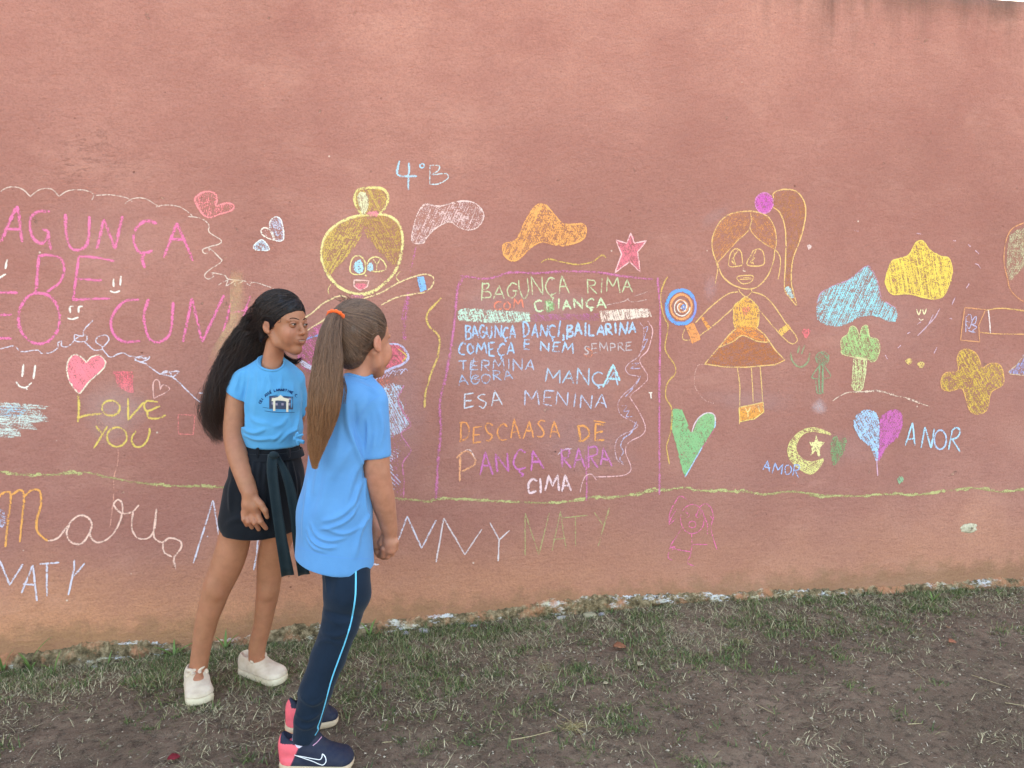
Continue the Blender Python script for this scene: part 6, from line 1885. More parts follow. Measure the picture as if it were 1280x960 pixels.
    S.econe(J(339, 430, .00), J(341.0, 454, -.006), (16.5 * u, .050), (13.0 * u, .040), side, .003, 'sub')
    VS, FS = S.mesh(2)
    fl = []
    def ff(pts, w_, h_): fl.append(([(x, y) for x, y, z in pts], w_, h_))
    ff([(318, 452, -.04), (312, 480, -.07), (308, 515, -.07), (310, 540, -.07)], .010, .0050)
    ff([(324, 460, -.05), (322, 490, -.08), (318, 520, -.08)], .008, .0030)
    ff([(331, 470, -.06), (326, 500, -.08)], .007, .0022)
    ff([(303, 535, -.06), (318, 541, -.09), (332, 536, -.09)], .007, .0060)
    ff([(304, 543, -.06), (322, 549, -.09), (345, 547, -.09)], .006, .0055)
    ff([(374, 515, -.02), (371, 530, -.04), (362, 545, -.06)], .008, .0045)
    ff([(366, 480, -.02), (362, 510, -.06), (364, 535, -.06)], .008, .0030)
    ff([(350, 552, -.08), (362, 540, -.07), (372, 536, -.04)], .006, .0045)
    ff([(340, 551, -.09), (352, 541, -.09)], .006, .0035)
    ff([(352, 470, 0), (350, 485, 0), (343, 492, 0)], .006, .0028); ff([(312, 520, 0), (322, 528, 0), (336, 530, 0)], .008, .0035); ff([(360, 520, 0), (352, 530, 0), (341, 534, 0)], .008, .0035)
    ff([(335, 466, 0), (338, 480, 0), (336, 492, 0)], .006, .0028)
    ff([(300, 462, -.05), (297, 475, -.06), (293, 490, -.06)], .006, .0028)
    ff([(306, 462, -.05), (304, 480, -.06), (302, 494, -.06)], .006, .0028)
    ff([(309, 500, -.06), (306, 520, -.07)], .006, -.0030)
    VS = folds(VS, FS, onto(f, VS, FS, fl, 1.5), [((8, 8, 5), .0050, 3), ((19, 19, 9), .0026, 4)])
    shirt = add_mesh('shirt', (VS, FS), M_SHIRT, root)
    D = Decal(f, VS, FS, .0007)
    # collar rib
    nk = []
    for a in np.linspace(0, 2 * math.pi, 40, endpoint=False):
        nk.append((341.5 + 19.5 * math.cos(a), 452 + 11 * math.sin(a)))
    Wc = []
    sbvh = BVHTree.FromPolygons([tuple(v) for v in VS], [tuple(int(i) for i in q) for q in FS])
    c0 = J(338.5, 451, .002)
    for a in np.linspace(0, 2 * math.pi, 48, endpoint=False):
        q = c0 + side * math.cos(a) * 15.0 * u + np.cross([0, 0, 1.0], side) * math.sin(a) * .046
        # drape the ring on the rim: lowest in front
        q[2] += -.022 * (-math.sin(a)) - .001
        loc, no, _, _ = sbvh.find_nearest(Vector(q)); Wc.append(np.array(loc))
    Wc.append(Wc[0]); Wc = np.array(Wc)
    Wc = np.array([Wc[(i - 1) % 48] * .25 + Wc[i] * .5 + Wc[(i + 1) % 48] * .25 for i in range(49)])
    Vt, Ft = tube(Wc, .0044, 8)
    put('collar', mesh('collar', Vt, Ft, True), M_SHIRT, shirt)
    # tied corner at the waist
    K = SDF(J(360, 562, -.10), J(392, 530, .10), .0024) if False else SDF(np.minimum(J(360, 562, -.10), J(392, 530, .08)), np.maximum(J(360, 562, -.10), J(392, 530, .08)), .0022)
    K.ell(J(369.0, 549, -.036), (.011, .010, .009), None, .003)
    for (x, y, rx, rz, an) in ((375, 544.5, .013, .0055, 25), (376.5, 551.5, .014, .006, -30), (372, 553.5, .009, .005, -70), (371, 543, .009, .005, 70)):
        ca, sa = math.cos(R(an)), math.sin(R(an))
        K.ell(J(x, y, -.042), (rx, .0055, rz), [[ca, 0, sa], [0, 1, 0], [-sa, 0, ca]], .002)
    kv = K.mesh(1); kv = (folds(kv[0], kv[1], [], [((120, 120, 120), .0030, 6)]), kv[1])
    add_mesh('knot', kv, M_SHIRT, shirt)
    # print: house front and lettering
    T0 = GLYPH
    D.quad(336.5, 495, 366, 511, 10, 8, 0.8)
    D.build('printed_panel', M_PRINTG, shirt)
    D2 = Decal(f, VS, FS, .0013)
    for r_ in ((341, 504.5), (345.5, 505.5), (353, 505.5), (361.5, 505.5), (341, 498.5), (362, 499)):
        D2.quad(r_[0] - 1.4, r_[1] - 1.6, r_[0] + 1.4, r_[1] + 1.2, 2, 2)
    D2.build('printed_windows', M_PRINTL, shirt)
    D3 = Decal(f, VS, FS, .0018)
    D3.poly([(339.5, 501.5), (340, 498), (347, 496.5), (350.5, 493.6), (354.5, 497), (361, 498.6), (361, 502.5), (354, 501), (347, 500.5)], 1.5)
    D3.quad(341.3, 500, 344.0, 513.5, 2, 8); D3.quad(357.6, 501, 360.4, 514.8, 2, 8)
    D3.build('printed_portico', M_PRINTW, shirt)
    D4 = Decal(f, VS, FS, .0010)
    D4.stroke([(328.5, 509), (336, 510.2)], .5); D4.stroke([(331, 513.5), (341, 515), (352, 515.5), (368, 515.5)], .5); D4.stroke([(337, 495.5), (347, 493.8)], .5); D4.stroke([(354, 495), (366, 496.5)], .5)
    txt = 'CEI JOSÉ LAMARTINE C.'; cx, cy, rr = 351.0, 513.0, 27.5
    a0, a1 = R(-158), R(-42)
    n_ = len(txt)
    for i, ch in enumerate(txt):
        a = a0 + (a1 - a0) * i / (n_ - 1)
        g = GLYPH.get({'É': 'E'}.get(ch, ch))
        if not g: continue
        base = np.array([cx + rr * math.cos(a) * 0.96, cy + rr * math.sin(a) * 0.88]); t_ = np.array([-math.sin(a), math.cos(a)]); up_ = np.array([math.cos(a), math.sin(a)])
        for st in g:
            D4.stroke([tuple(base + t_ * (gx - .5) * 2.1 + up_ * gy * 3.0) for gx, gy in st[1]], .85, 0.8, False)
        if ch == 'É': D4.stroke([tuple(base + up_ * 3.6), tuple(base + t_ * .8 + up_ * 4.3)], .7, .8, False)
    D4.build('printed_lettering', M_PRINT, shirt)

    # ---------------- shorts with waistband, belt and ribbons
    S = SDF([-0.22, -0.22, 0.44], [0.24, 0.26, 0.90], 0.0028)
    S.econe(J(339, 562, .02), J(334, 592, .02), (34.5 * u, .082), (43 * u, .100), side, .02)
    S.econe(J(334, 592, .02), J(322, 655, .015), (43 * u, .100), (43.5 * u, .108), side, .02)
    S.cone(J(303, 615, -.01), J(298, 650, -.0), 22.5 * u, 23.5 * u, .012)
    S.cone(J(352, 615, .03), J(348, 655, .02), 24 * u, 22 * u, .012)
    S.plane(J(320, 665.5, .0), [0.0, 0, -1], .003); S.plane(J(338, 552, .02), [0, 0, 1], .003)
    for (xa, ya, za, xb, yb_, zb, ra, rb_) in ((298, 640, .0, 293, 690, .0, 18.5, 21.5), (348, 640, .03, 346, 690, .03, 19.5, 20.5)):
        S.cone(J(xa, ya, za), J(xb, yb_, zb), ra * u, rb_ * u, .002, 'sub')
    S.plane(J(322, 661, -.11), nrm([0.9, 0, 0.12]), .004, J(322.5, 720, -.3), J(330, 645, .3)) if False else None
    VS, FS = S.mesh(2)
    fl = []
    for x0, x1 in ((312, 305), (318, 314), (326, 322), (357, 360), (364, 370), (333, 331)):
        ff([(x0, 575, -.09), ((x0 + x1) / 2, 592, -.1), (x1, 620, -.11)], .006, .0045)
    ff([(335, 590, -.1), (334, 625, -.1), (336, 664, -.1)], .007, -.006)
    ff([(290, 600, -.08), (288, 640, -.09)], .010, .005); ff([(372, 590, -.04), (374, 630, -.04), (370, 660, -.04)], .008, .004)
    ff([(283, 655, -.06), (300, 648, -.10), (318, 655, -.1)], .010, .004)
    ff([(308, 571, -.09), (338, 571, -.1), (372, 569, -.06)], .0035, -.006)
    VS = folds(VS, FS, onto(f, VS, FS, fl, 1.4), [((10, 10, 5), .004, 5)])
    shorts = add_mesh('shorts', (VS, FS), M_SHORTS, root)
    # belt ring
    W = []
    for a in np.linspace(0, 2 * math.pi, 60):
        q = J(339, 566, .02) + side * math.cos(a) * 36.5 * u + np.cross([0, 0, 1.0], side) * math.sin(a) * .0865
        W.append(q)
    V_ = []; F_ = []
    for q in W:
        n_ = nrm((q - J(339, 566, .02)) * [1, 1, 0])
        for dz in (.011, -.011):
            for dn in (.0, .0035): V_.append(q + n_ * dn + np.array([0, 0, dz]) + n_ * (-.002 if dz > 0 else .004))
    for i in range(len(W) - 1):
        a = i * 4; b = a + 4
        F_ += [(a + 1, b + 1, b + 3, a + 3), (a, a + 1, b + 1, b)[::-1], (a + 2, a + 3, b + 3, b + 2), (a, b, b + 2, a + 2)]
    put('belt', mesh('belt', V_, F_, False), M_SHORTS, shorts)
    def ribbon(pl, pr, z, name):
        """cloth strip between a left and a right edge seen in the photograph"""
        Lp, Rp = smooth3([J(x, y, zz) for (x, y), zz in zip(pl, z)], 5), smooth3([J(x, y, zz) for (x, y), zz in zip(pr, z)], 5)
        V_, F_ = [], []; n_ = len(Lp); m_ = 6
        for i in range(n_):
            for j in range(m_ + 1):
                t = j / m_; q = Lp[i] * (1 - t) + Rp[i] * t
                q = q + np.array([0, -.0035 * math.sin(t * math.pi * 2 + i * .12) - .002 * math.sin(i * .5), 0]); V_.append(q)
        for i in range(n_ - 1):
            for j in range(m_):
                a = i * (m_ + 1) + j; F_.append((a, a + m_ + 1, a + m_ + 2, a + 1))
        o = put(name, mesh(name, V_, F_, True), M_RIB, shorts)
        sm_ = o.modifiers.new('thickness', 'SOLIDIFY'); sm_.thickness = .0022; sm_.offset = 0
    ribbon([(335, 568), (334, 590), (338, 625), (344, 665), (352, 721)], [(347, 566), (347, 590), (351, 625), (358, 665), (368, 718)], [-.082, -.108, -.120, -.118, -.10], 'ribbon')
    ribbon([(341, 570), (353, 595), (362, 640), (367, 680), (373, 720)], [(348, 568), (364, 595), (374, 635), (380, 680), (387.5, 717)], [-.078, -.098, -.108, -.10, -.08], 'ribbon')
    K = SDF(J(330, 585, -.16), J(356, 555, -.04) + np.array([0, 0, 0]), .0024) if False else SDF(np.minimum(J(328, 585, -.16), J(358, 553, -.03)), np.maximum(J(328, 585, -.16), J(358, 553, -.03)), .0022)
    K.ell(J(342, 569, -.090), (.017, .010, .012), None, .004)
    add_mesh('ribbon_knot', K.mesh(1), M_RIB, shorts)
    # belt loops
    for x in (322, 361):
        c = J(x, 566, -.068 if x < 340 else -.052)
        bm = bmesh.new(); bmesh.ops.create_cube(bm, size=1)
        for v in bm.verts: v.co = Vector((v.co.x * .008 + c[0], v.co.y * .012 + c[1], v.co.z * .032 + c[2]))
        bmesh.ops.bevel(bm, geom=bm.edges[:], offset=.002, segments=2, affect='EDGES')
        me = bpy.data.meshes.new('belt_loop'); bm.to_mesh(me); bm.free(); put('belt_loop', me, M_SHORTS, shorts)

    # ---------------- hair
    C = SDF(H.C - .16, H.C + .16, .0026)
    C.ell(H.P(0, .014, .046), np.array([.081, .099, .089]) * H.s, H.M, .004)
    C.econe(H.P(0, .050, .02), H.P(-.005, .050, -.045), (.054, .036), (.044, .028), H.M[0], .02)
    C.plane(H.P(0, -.012, -.004), nrm(np.array([0, -.63, -.775]) @ H.M), .006)
    for sg in (-1, 1):
        C.ell(H.P(sg * .088, -.005, -.010), np.array([.022, .026, .034]) * H.s, H.M, .004, 'sub')
    C.ell(H.P(0, -.09, -.02), np.array([.085, .075, .074]) * H.s, H.M, .005, 'sub')
    ch = [(333, 376, .03), (325, 390, .04), (319, 405, .045), (311, 425, .05), (297, 450, .045), (283, 472, .02), (272, 496, .0), (266, 514, -.005), (266, 532, -.005), (275, 549, -.01)]
    rr = [9, 14, 17, 20.5, 20, 16.5, 13.5, 11.5, 9.0, 3.5]
    Cp = [J(*c) for c in ch]
    M = SDF([-.22, -.12, .76], [.12, .22, 1.42], .003)
    M.chain(Cp[:9], [(v - 7.0) * u for v in rr[:8]] + [1.5 * u], .02)
    mv = M.mesh(2)
    Vc, Fc = C.mesh(2)
    Vm = np.concatenate([Vc, mv[0]]); Fm = np.concatenate([Fc, mv[1] + len(Vc)])
    Vm = folds(Vm, Fm, [], [((60, 60, 14), .0022, 8)])
    hair = add_mesh('hair', (Vm, Fm), M_HAIR, root, np.tile(np.array(lin((22, 18, 24))[:3]), (len(Vm), 1)))
    bvc = BVHTree.FromPolygons([tuple(v) for v in Vc], [tuple(int(i) for i in q) for q in Fc])
    rng2 = np.random.default_rng(11); roots = []
    while len(roots) < 3000:
        v = nrm(rng2.normal(0, 1, 3)); p = np.array([0, .014, .046]) + v * np.array([.081, .099, .089])
        if p[2] < .0 and p[1] < .04: continue
        if (p[1] + .012) * -.63 + (p[2] + .004) * -.775 > -0.002: continue
        if p[2] < -.062: continue
        roots.append(v)
    cap = (.083, .101, .091)
    Cd = resample(np.array(Cp), 14); rd_ = np.interp(np.linspace(0, 1, 14), np.linspace(0, 1, len(rr)), rr) * u
    P1 = hair_flow(H, roots, (-.035, .100, -.02), cap, Cd, rd_ * 1.0, 5, 36, .0055, (.42, 1.06), .017, pl=((0, -.012, -.004), (0, -.63, -.775)), bv=bvc, leave=.45)
    sv, sf, sc_ = strands(P1, .00068, (16, 14, 17), (66, 52, 48), 3, ((74, 48, 38), .7))
    put('hair_strands', mesh('hair_strands', sv, sf, True, sc_), M_HAIR, hair)['kind'] = 'stuff'
    # lock behind the neck on the far side
    lk = [J(348, 436, .08), J(355, 446, .08), J(363, 451, .075), J(371, 452, .07), J(377, 448, .065)]
    P2 = []
    for i in range(80):
        o_ = rng2.normal(0, .0060, 3)
        P2.append(resample(np.array(lk[:rng2.integers(4, 6)]) + o_ * np.linspace(1, .5, 5)[:len(lk)][:, None][:0].sum() + o_, 12) if False else resample(np.array([q + o_ * (1 - .12 * j) for j, q in enumerate(lk[:int(rng2.integers(4, 6))])]), 12))
    sv, sf, sc_ = strands(P2, .0011, (20, 16, 22), (60, 44, 40), 4)
    put('hair_lock', mesh('hair_lock', sv, sf, True, sc_), M_HAIR, hair)['kind'] = 'stuff'

    # ---------------- shoes
    shoe(root, 'shoe', hR - nrm(tR - hR) * .035, tR + nrm(tR - hR) * .0, 'slip', 1.0)
    shoe(root, 'shoe', hL - nrm(tL - hL) * .02, tL + nrm(tL - hL) * .02, 'slip', 1.0)

M_EYE = vc_material('eye', 0.15, 0.5, 0.0)
M_DARK = NT('dark_hair', 0.7, 0.2); M_DARK.color(lin((34, 24, 22))); M_DARK = M_DARK.m
M_TEETH = NT('teeth', 0.4, 0.4); M_TEETH.color(lin((170, 150, 140))); M_TEETH = M_TEETH.m
M_PRINTG = NT('print_grey', 0.8, 0.1); M_PRINTG.color(M_PRINTG.mix(M_PRINTG.noise(160, 3), lin((56, 64, 92)), lin((84, 92, 108)))); M_PRINTG = M_PRINTG.m
M_PRINTL = NT('print_lilac', 0.8, 0.1); M_PRINTL.color(lin((150, 140, 160))); M_PRINTL = M_PRINTL.m
M_PRINTW = NT('print_cream', 0.8, 0.1); M_PRINTW.color(lin((222, 212, 192))); M_PRINTW = M_PRINTW.m

# ------------------------------------------------------------------ the ponytailed girl
def build_girl_pony():
    f = Fig(400, 935); J, u = f.J, f.u
    root = f.root('person')
    tag(root, 'girl seen from behind with long brown ponytail, light blue T-shirt and navy trousers', 'person')
    hN, tN = f.G(353, 959), f.G(447, 956); hF, tF = f.G(361, 915), f.G(421, 899)
    yN = float((hN * .7 + tN * .3)[1]); yF = float((hF * .75 + tF * .25)[1])
    B = SDF([-0.30, -0.24, -0.02], [0.34, 0.34, 1.40], 0.0026)
    side = nrm([math.cos(R(-38)), math.sin(R(-38)), 0])     # her back turned towards the camera and left
    side = nrm([0.78, -0.62, 0]) if False else nrm([0.80, 0.60, 0])
    # torso
    B.econe(J(436, 520, .0), J(425, 640, .0), (27 * u, .060), (30 * u, .07), side, .02)
    B.cone(J(443, 480, .0), J(465, 500, -.02), 7 * u, 10 * u, .02)
    B.cone(J(443, 474, .0), J(412, 494, .0), 9 * u, 12 * u, .03)
    B.cone(J(452, 448, .015), J(445, 478, .005), 14 * u, 16 * u, .02)
    H = Head(J(452, 429, 0.02), 148, 3, -3, 0.945)
    H.add(B)
    A = [J(467, 500, -.02), J(471, 545, -.02), J(470.5, 583, -.02), J(473.5, 604, -.01), J(479.0, 626, .01), J(484.0, 648, .035), J(487.0, 664, .05)]
    B.limb(A, [v * u for v in (15, 15, 14.8, 14.5, 13.6, 10.8, 8.8)], .008)
    # right hand: fist closed round the other hand
    y1 = .055
    B.chain([J(487.5, 664, y1), J(488, 678, y1), J(488, 686, y1)], [8.6 * u, 8.8 * u, 7.6 * u], .008)
    for i, (x, y) in enumerate(((495.0, 680), (491.0, 686.5), (485.5, 690), (479.5, 689))):
        kx = [(x, y - 3, y1 - .006), (x - .8, y + 5.5, y1 + .006), (x - 5.5, y + 7.0 - i * .5, y1 + .020), (x - 9.0, y + 2, y1 + .022)]
        B.chain([J(*q) for q in kx], [v * u for v in (4.0, 3.7, 3.3, 2.8)], .0022)
    B.chain([J(481, 668, y1 + .006), J(476.5, 678, y1 + .008), J(477.5, 686, y1 + .010)], [v * u for v in (4.6, 4.0, 3.2)], .003)
    # left arm reaching round in front, its hand under the right one
    B.chain([J(414, 500, .02), J(430, 560, .15), J(448, 610, .20), J(462, 640, .14), J(470, 664, .10), J(472, 680, .085)], [v * u for v in (14, 12, 11, 10, 8.0, 8.6)], .008)
    for i, (x, y) in enumerate(((470, 683), (473, 687), (477, 690))):
        B.chain([J(x, y, .085), J(x + 1, y + 6, .08), J(x + 6, y + 6.5, .078)], [v * u for v in (3.6, 3.4, 3.0)], .0022)
    # ankles (legs stay inside the trousers but are one body with it)
    N = [J(436, 640, -.01), J(434, 705, -.02), J(434, 741, .2 * yN - .03), J(425.3, 781, .5 * yN - .02), J(410, 822, yN * .75), J(395, 862, yN * .95), J(384.5, 900, yN), J(378, 935, yN)]
    B.chain(N, [v * u for v in (26, 22, 20, 16, 14, 13, 11, 10)], .01)
    Fp = [J(428, 640, .06), J(428, 705, .07), J(431, 745, .10), J(414, 815, .05 + yF * .5), J(390, 862, yF), J(374, 893, yF)]
    B.chain(Fp, [v * u for v in (26, 20, 17, 12, 9, 9)], .01)
    V, F = B.mesh(1)
    cols = tint(V, (182, 126, 102), [(J(467, 598, -.04), .03, (180, 110, 90), .35), (J(487, 688, y1), .035, (196, 128, 108), .5), (H.P(-.078, .006, 0), .022, (214, 128, 110), .5), (H.P(-.045, -.07, -.03), .03, (210, 134, 116), .3)])
    add_mesh('body', (V, F), M_SKIN, root, cols)
    # ---------------- T-shirt
    S = SDF([-0.26, -0.26, 0.48], [0.32, 0.30, 1.20], 0.0028)
    S.econe(J(434, 510, .0), J(427, 560, .0), (34 * u, .082), (37 * u, .092), side, .02)
    S.econe(J(427, 560, .0), J(419, 640, -.0), (37 * u, .092), (44 * u, .104), side, .02)
    S.econe(J(419, 640, .0), J(418, 700, -.0), (44 * u, .104), (48 * u, .115), side, .02)
    S.cone(J(444, 481, .0), J(468, 499, -.02), 12 * u, 14.5 * u, .03)
    S.cone(J(444, 481, .0), J(412, 500, .0), 12 * u, 14 * u, .03)
    S.ell(J(436, 500, -.035), (24 * u, .055, 26 * u), None, .03)
    S.cone(J(457, 471, .015), J(468, 490, -.01), 7.5 * u, 12 * u, .015)
    S.cone(J(468, 503, -.02), J(470.5, 566, -.025), 16.6 * u, 17.0 * u, .010)
    S.plane(J(469, 571.5, -.025), nrm([.10, 0, -1]), .003, *bx(J, 459, 592, 504, 556, -.14, .10))
    S.cone(J(470.5, 556, -.022), J(471, 585, -.022), 14.6 * u, 15.9 * u, .002, 'sub')
    # hem slants down to the right
    a_, b_ = J(371, 687, -.0), J(462, 703, -.0); d_ = nrm(b_ - a_)
    S.plane(J(418, 699, -.0), -nrm(np.cross(d_, [0, 1, 0.10])), .004)
    S.econe(J(418.5, 696, .0), J(418.5, 735, 0), (40 * u, .098), (42 * u, .102), side, .003, 'sub')
    S.econe(J(452, 452, .02), J(447, 468, .012), (16.5 * u, .044), (14.5 * u, .038), side, .003, 'sub')
    VS, FS = S.mesh(2)
    fl = []
    def ff(pts, w_, h_): fl.append(([(x, y) for x, y, z in pts], w_, h_))
    ff([(433, 500, -.10), (436, 535, -.10), (448, 568, -.08), (452, 580, -.07)], .008, .0075)
    ff([(444, 505, -.10), (446, 530, -.09), (453, 555, -.07)], .007, -.0050)
    ff([(454, 572, -.07), (440, 600, -.09), (432, 635, -.10)], .010, .0045)
    ff([(455, 585, -.06), (446, 612, -.08), (440, 645, -.09)], .007, .0040)
    ff([(452, 605, -.07), (440, 630, -.09), (424, 645, -.10), (403, 652, -.11)], .007, .0050)
    ff([(448, 630, -.07), (436, 648, -.09), (418, 658, -.10), (400, 662, -.11)], .006, .0040)
    ff([(384, 662, -.11), (390, 675, -.11), (404, 684, -.11), (420, 684, -.10)], .006, .0055)
    ff([(388, 655, -.11), (396, 669, -.11), (412, 676, -.11), (432, 672, -.10)], .006, .0045)
    ff([(382, 672, -.11), (392, 685, -.11), (408, 690, -.11)], .005, .0035)
    ff([(462, 640, -.03), (452, 660, -.06), (444, 695, -.07)], .009, .0050)
    ff([(415, 560, -.11), (408, 610, -.12), (396, 650, -.12)], .016, .0060)
    ff([(400, 575, -.11), (392, 620, -.11)], .010, .0040)
    pass
    ff([(458, 520, -.07), (460, 545, -.07), (457, 566, -.07)], .006, .0035)
    ff([(448, 478, -.07), (462, 484, -.06), (474, 492, -.05)], .008, .0030)
    ff([(440, 555, 0), (428, 575, 0), (415, 600, 0)], .012, .0045); ff([(425, 520, 0), (423, 560, 0), (416, 590, 0)], .012, .0040)
    ff([(457, 600, 0), (455, 625, 0), (460, 650, 0)], .006, .0040); ff([(385, 600, 0), (381, 640, 0), (378, 675, 0)], .010, .0045)
    ff([(405, 660, 0), (430, 667, 0), (455, 655, 0)], .006, .0035); ff([(474, 510, 0), (478, 535, 0), (474, 560, 0)], .008, .0040)
    ff([(470, 540, -.06), (466, 560, -.06)], .007, .0025)
    VS = folds(VS, FS, onto(f, VS, FS, fl, 1.5), [((7, 7, 4), .0060, 13), ((17, 17, 8), .0026, 14)])
    shirt = add_mesh('shirt', (VS, FS), M_SHIRT2, root)
    sb = BVHTree.FromPolygons([tuple(v) for v in VS], [tuple(int(i) for i in q) for q in FS])
    Wc = []; c0 = J(447.5, 465, .012); sd2 = np.cross([0, 0, 1.0], side)
    for a in np.linspace(0, 2 * math.pi, 48, endpoint=False):
        q = c0 + side * math.cos(a) * 17 * u + sd2 * math.sin(a) * .046
        loc, no, _, _ = sb.find_nearest(Vector(q)); Wc.append(np.array(loc))
    Wc = np.array([Wc[(i - 1) % 48] * .25 + Wc[i % 48] * .5 + Wc[(i + 1) % 48] * .25 for i in range(49)])
    Vt, Ft = tube(Wc, .005, 8); put('collar', mesh('collar', Vt, Ft, True), M_SHIRT2, shirt)
    D = Decal(f, VS, FS, .0006)
    D.stroke([(455.5, 574.2), (470, 570.5), (484, 566)], .5); D.stroke([(477, 493), (466, 499), (454, 513), (447, 527), (443, 541), (446, 556), (453, 570)], .55); D.build('sleeve_hem', M_SEAM, shirt)
    D = Decal(f, VS, FS, .0006); D.stroke([(372, 683.5), (400, 692.5), (430, 697.5), (462, 698.5)], .5); D.build('hem_seam', M_SEAM, shirt)

    # ---------------- trousers
    S = SDF([-0.30, -0.26, 0.0], [0.26, 0.34, 0.72], 0.0030)
    S.econe(J(430, 665, .02), J(433, 700, .02), (29 * u, .085), (29 * u, .088), side, .02)
    yk = .2 * yN
    NP = [(433, 705, -.02, 28.5), (434, 741, yk - .03, 27), (428.0, 768, yk - .02, 22.8), (425.3, 781, .5 * yN - .02, 21.5), (410, 822, yN * .75, 20.5), (395, 862, yN * .95, 19.0), (384.5, 900, yN, 15.8), (381.5, 922, yN, 15.0)]
    S.chain([J(x, y, z) for x, y, z, r in NP], [r * u for x, y, z, r in NP], .010)
    S.chain([J(428, 705, .07), J(431, 745, .10), J(414, 815, .05 + yF * .5), J(394, 848, yF), J(385, 866, yF)], [v * u for v in (25, 22, 17.5, 15, 13.5)], .010)
    S.plane(J(382, 924, yN), nrm([-.32, 0, -1]), .003, *bx(J, 340, 965, 425, 902, -.3, yN + .07))
    S.cone(J(383, 905, yN), J(380, 945, yN), 11 * u, 14.5 * u, .002, 'sub')
    VS, FS = S.mesh(2)
    fl = []
    ff([(405, 765, -.05), (420, 778, -.08), (440, 776, -.08), (456, 762, -.05)], .008, .0040)
    ff([(402, 790, -.05), (420, 795, -.09), (438, 788, -.08)], .008, .0035)
    ff([(396, 805, -.05), (410, 800, -.1), (430, 806, -.08)], .007, .0030)
    ff([(376, 870, -.1), (392, 880, -.14), (408, 868, -.12)], .007, .0030)
    ff([(370, 890, -.1), (384, 899, -.14), (398, 892, -.12)], .006, .0035)
    ff([(368, 902, -.1), (382, 910, -.14), (396, 904, -.12)], .006, .0035)
    ff([(408, 710, -.06), (410, 740, -.07)], .008, .003); ff([(425, 715, -.1), (420, 745, -.1)], .012, .003)
    VS = folds(VS, FS, onto(f, VS, FS, fl, 1.4), [((9, 9, 6), .0045, 23)])
    pants = add_mesh('trousers', (VS, FS), M_NAVY, root)
    D = Decal(f, VS, FS, .0009)
    PI_ = [(444.5, 702), (444.6, 730), (443.5, 750), (438.5, 778), (431, 803), (424, 822), (414, 850), (406, 880), (400, 900), (397, 908), (397.5, 912), (393.5, 919)]
    D.stroke(PI_, 2.0); D.build('piping', M_PIPE, pants)

    # ---------------- hair
    C = SDF(H.C - .16, H.C + .16, .0024)
    C.ell(H.P(0, .014, .046), np.array([.0765, .095, .085]) * H.s, H.M, .004)
    C.econe(H.P(0, .050, .02), H.P(0, .052, -.038), (.060, .045), (.046, .036), H.M[0], .02)
    C.plane(H.P(0, -.030, -.010), nrm(np.array([0, -.86, -.50]) @ H.M), .006)
    for sg in (-1, 1):
        C.ell(H.P(sg * .088, -.002, -.014), np.array([.022, .022, .032]) * H.s, H.M, .004, 'sub')
    knot = J(421.5, 394, -.055)
    C.cone(H.P(0, .07, .06), knot, .026, .015, .02)
    ch = [(419, 396, -.068, 8.0), (415, 409, -.088, 11), (411.5, 428, -.105, 13.5), (410.5, 446, -.118, 15.5), (408, 479, -.132, 18.0), (405.5, 502, -.14, 18.3), (402.5, 524, -.14, 15.5), (397.8, 546, -.14, 11.8), (395, 561, -.14, 9.0), (393.5, 575, -.14, 5.0), (393.5, 585, -.14, 2.2)]
    Cp = np.array([J(*c[:3]) for c in ch]); rr = np.array([c[3] for c in ch])
    M = SDF([-.18, -.22, .60], [.08, .06, 1.38], .003)
    M.chain(Cp[:9], list((rr[:9] - 3.0) * u), .01)
    mv = M.mesh(2); Vc, Fc = C.mesh(2)
    Vm = np.concatenate([Vc, mv[0]]); Fm = np.concatenate([Fc, mv[1] + len(Vc)])
    Vm = folds(Vm, Fm, [], [((70, 70, 10), .0025, 8)])
    hb = tint(Vm, (84, 62, 50), [(J(395, 575, -.14), .12, (120, 84, 60), .6)])
    hair = add_mesh('hair', (Vm, Fm), M_HAIR, root, hb)
    bvc = BVHTree.FromPolygons([tuple(v) for v in Vc], [tuple(int(i) for i in q) for q in Fc])
    rg = np.random.default_rng(21); roots = []
    while len(roots) < 3600:
        v = nrm(rg.normal(0, 1, 3)); p = np.array([0, .014, .046]) + v * np.array([.0765, .095, .085])
        if (p[1] + .030) * -.86 + (p[2] + .010) * -.50 > -.002: continue
        if abs(p[0]) > .055 and p[2] < .022 and p[1] < .03: continue
        if p[2] < -.042: continue
        roots.append(v)
    kl = (knot - H.C) @ H.M.T / H.s
    Cd = resample(Cp, 18); rd_ = np.interp(np.linspace(0, 1, 18), np.r_[0, np.cumsum(np.linalg.norm(np.diff(Cp, axis=0), axis=1))] / np.sum(np.linalg.norm(np.diff(Cp, axis=0), axis=1)), rr) * u
    P1 = hair_flow(H, roots, tuple(kl), (.0775, .0965, .0865), Cd, rd_, 6, 34, .0007, (.72, 1.03), .003, lift=.0012, pl=((0, -.030, -.010), (0, -.86, -.50)), bv=bvc)
    # nape hairs running up to the band
    for i in range(1300):
        a = rg.uniform(-.062, .062); z = -.060 + rg.uniform(0, .055) + abs(a) * .25
        pts_ = []
        for t in np.linspace(0, 1, 7)[:-1]:
            q_ = np.array([a * (1 - t), .075, z]) * (1 - t) + kl * t
            h_ = snap_out(H, bvc, q_, .0012)
            if h_ is not None: pts_.append(h_)
        if len(pts_) > 3: P1.append(resample(np.array(pts_ + [Cd[0] + rg.normal(0, .006, 3), Cd[1] + rg.normal(0, .010, 3)]), 18))
    sv, sf, sc_ = strands(P1, .00058, (64, 50, 46), (136, 106, 88), 13, ((184, 128, 88), .75), clump=1)
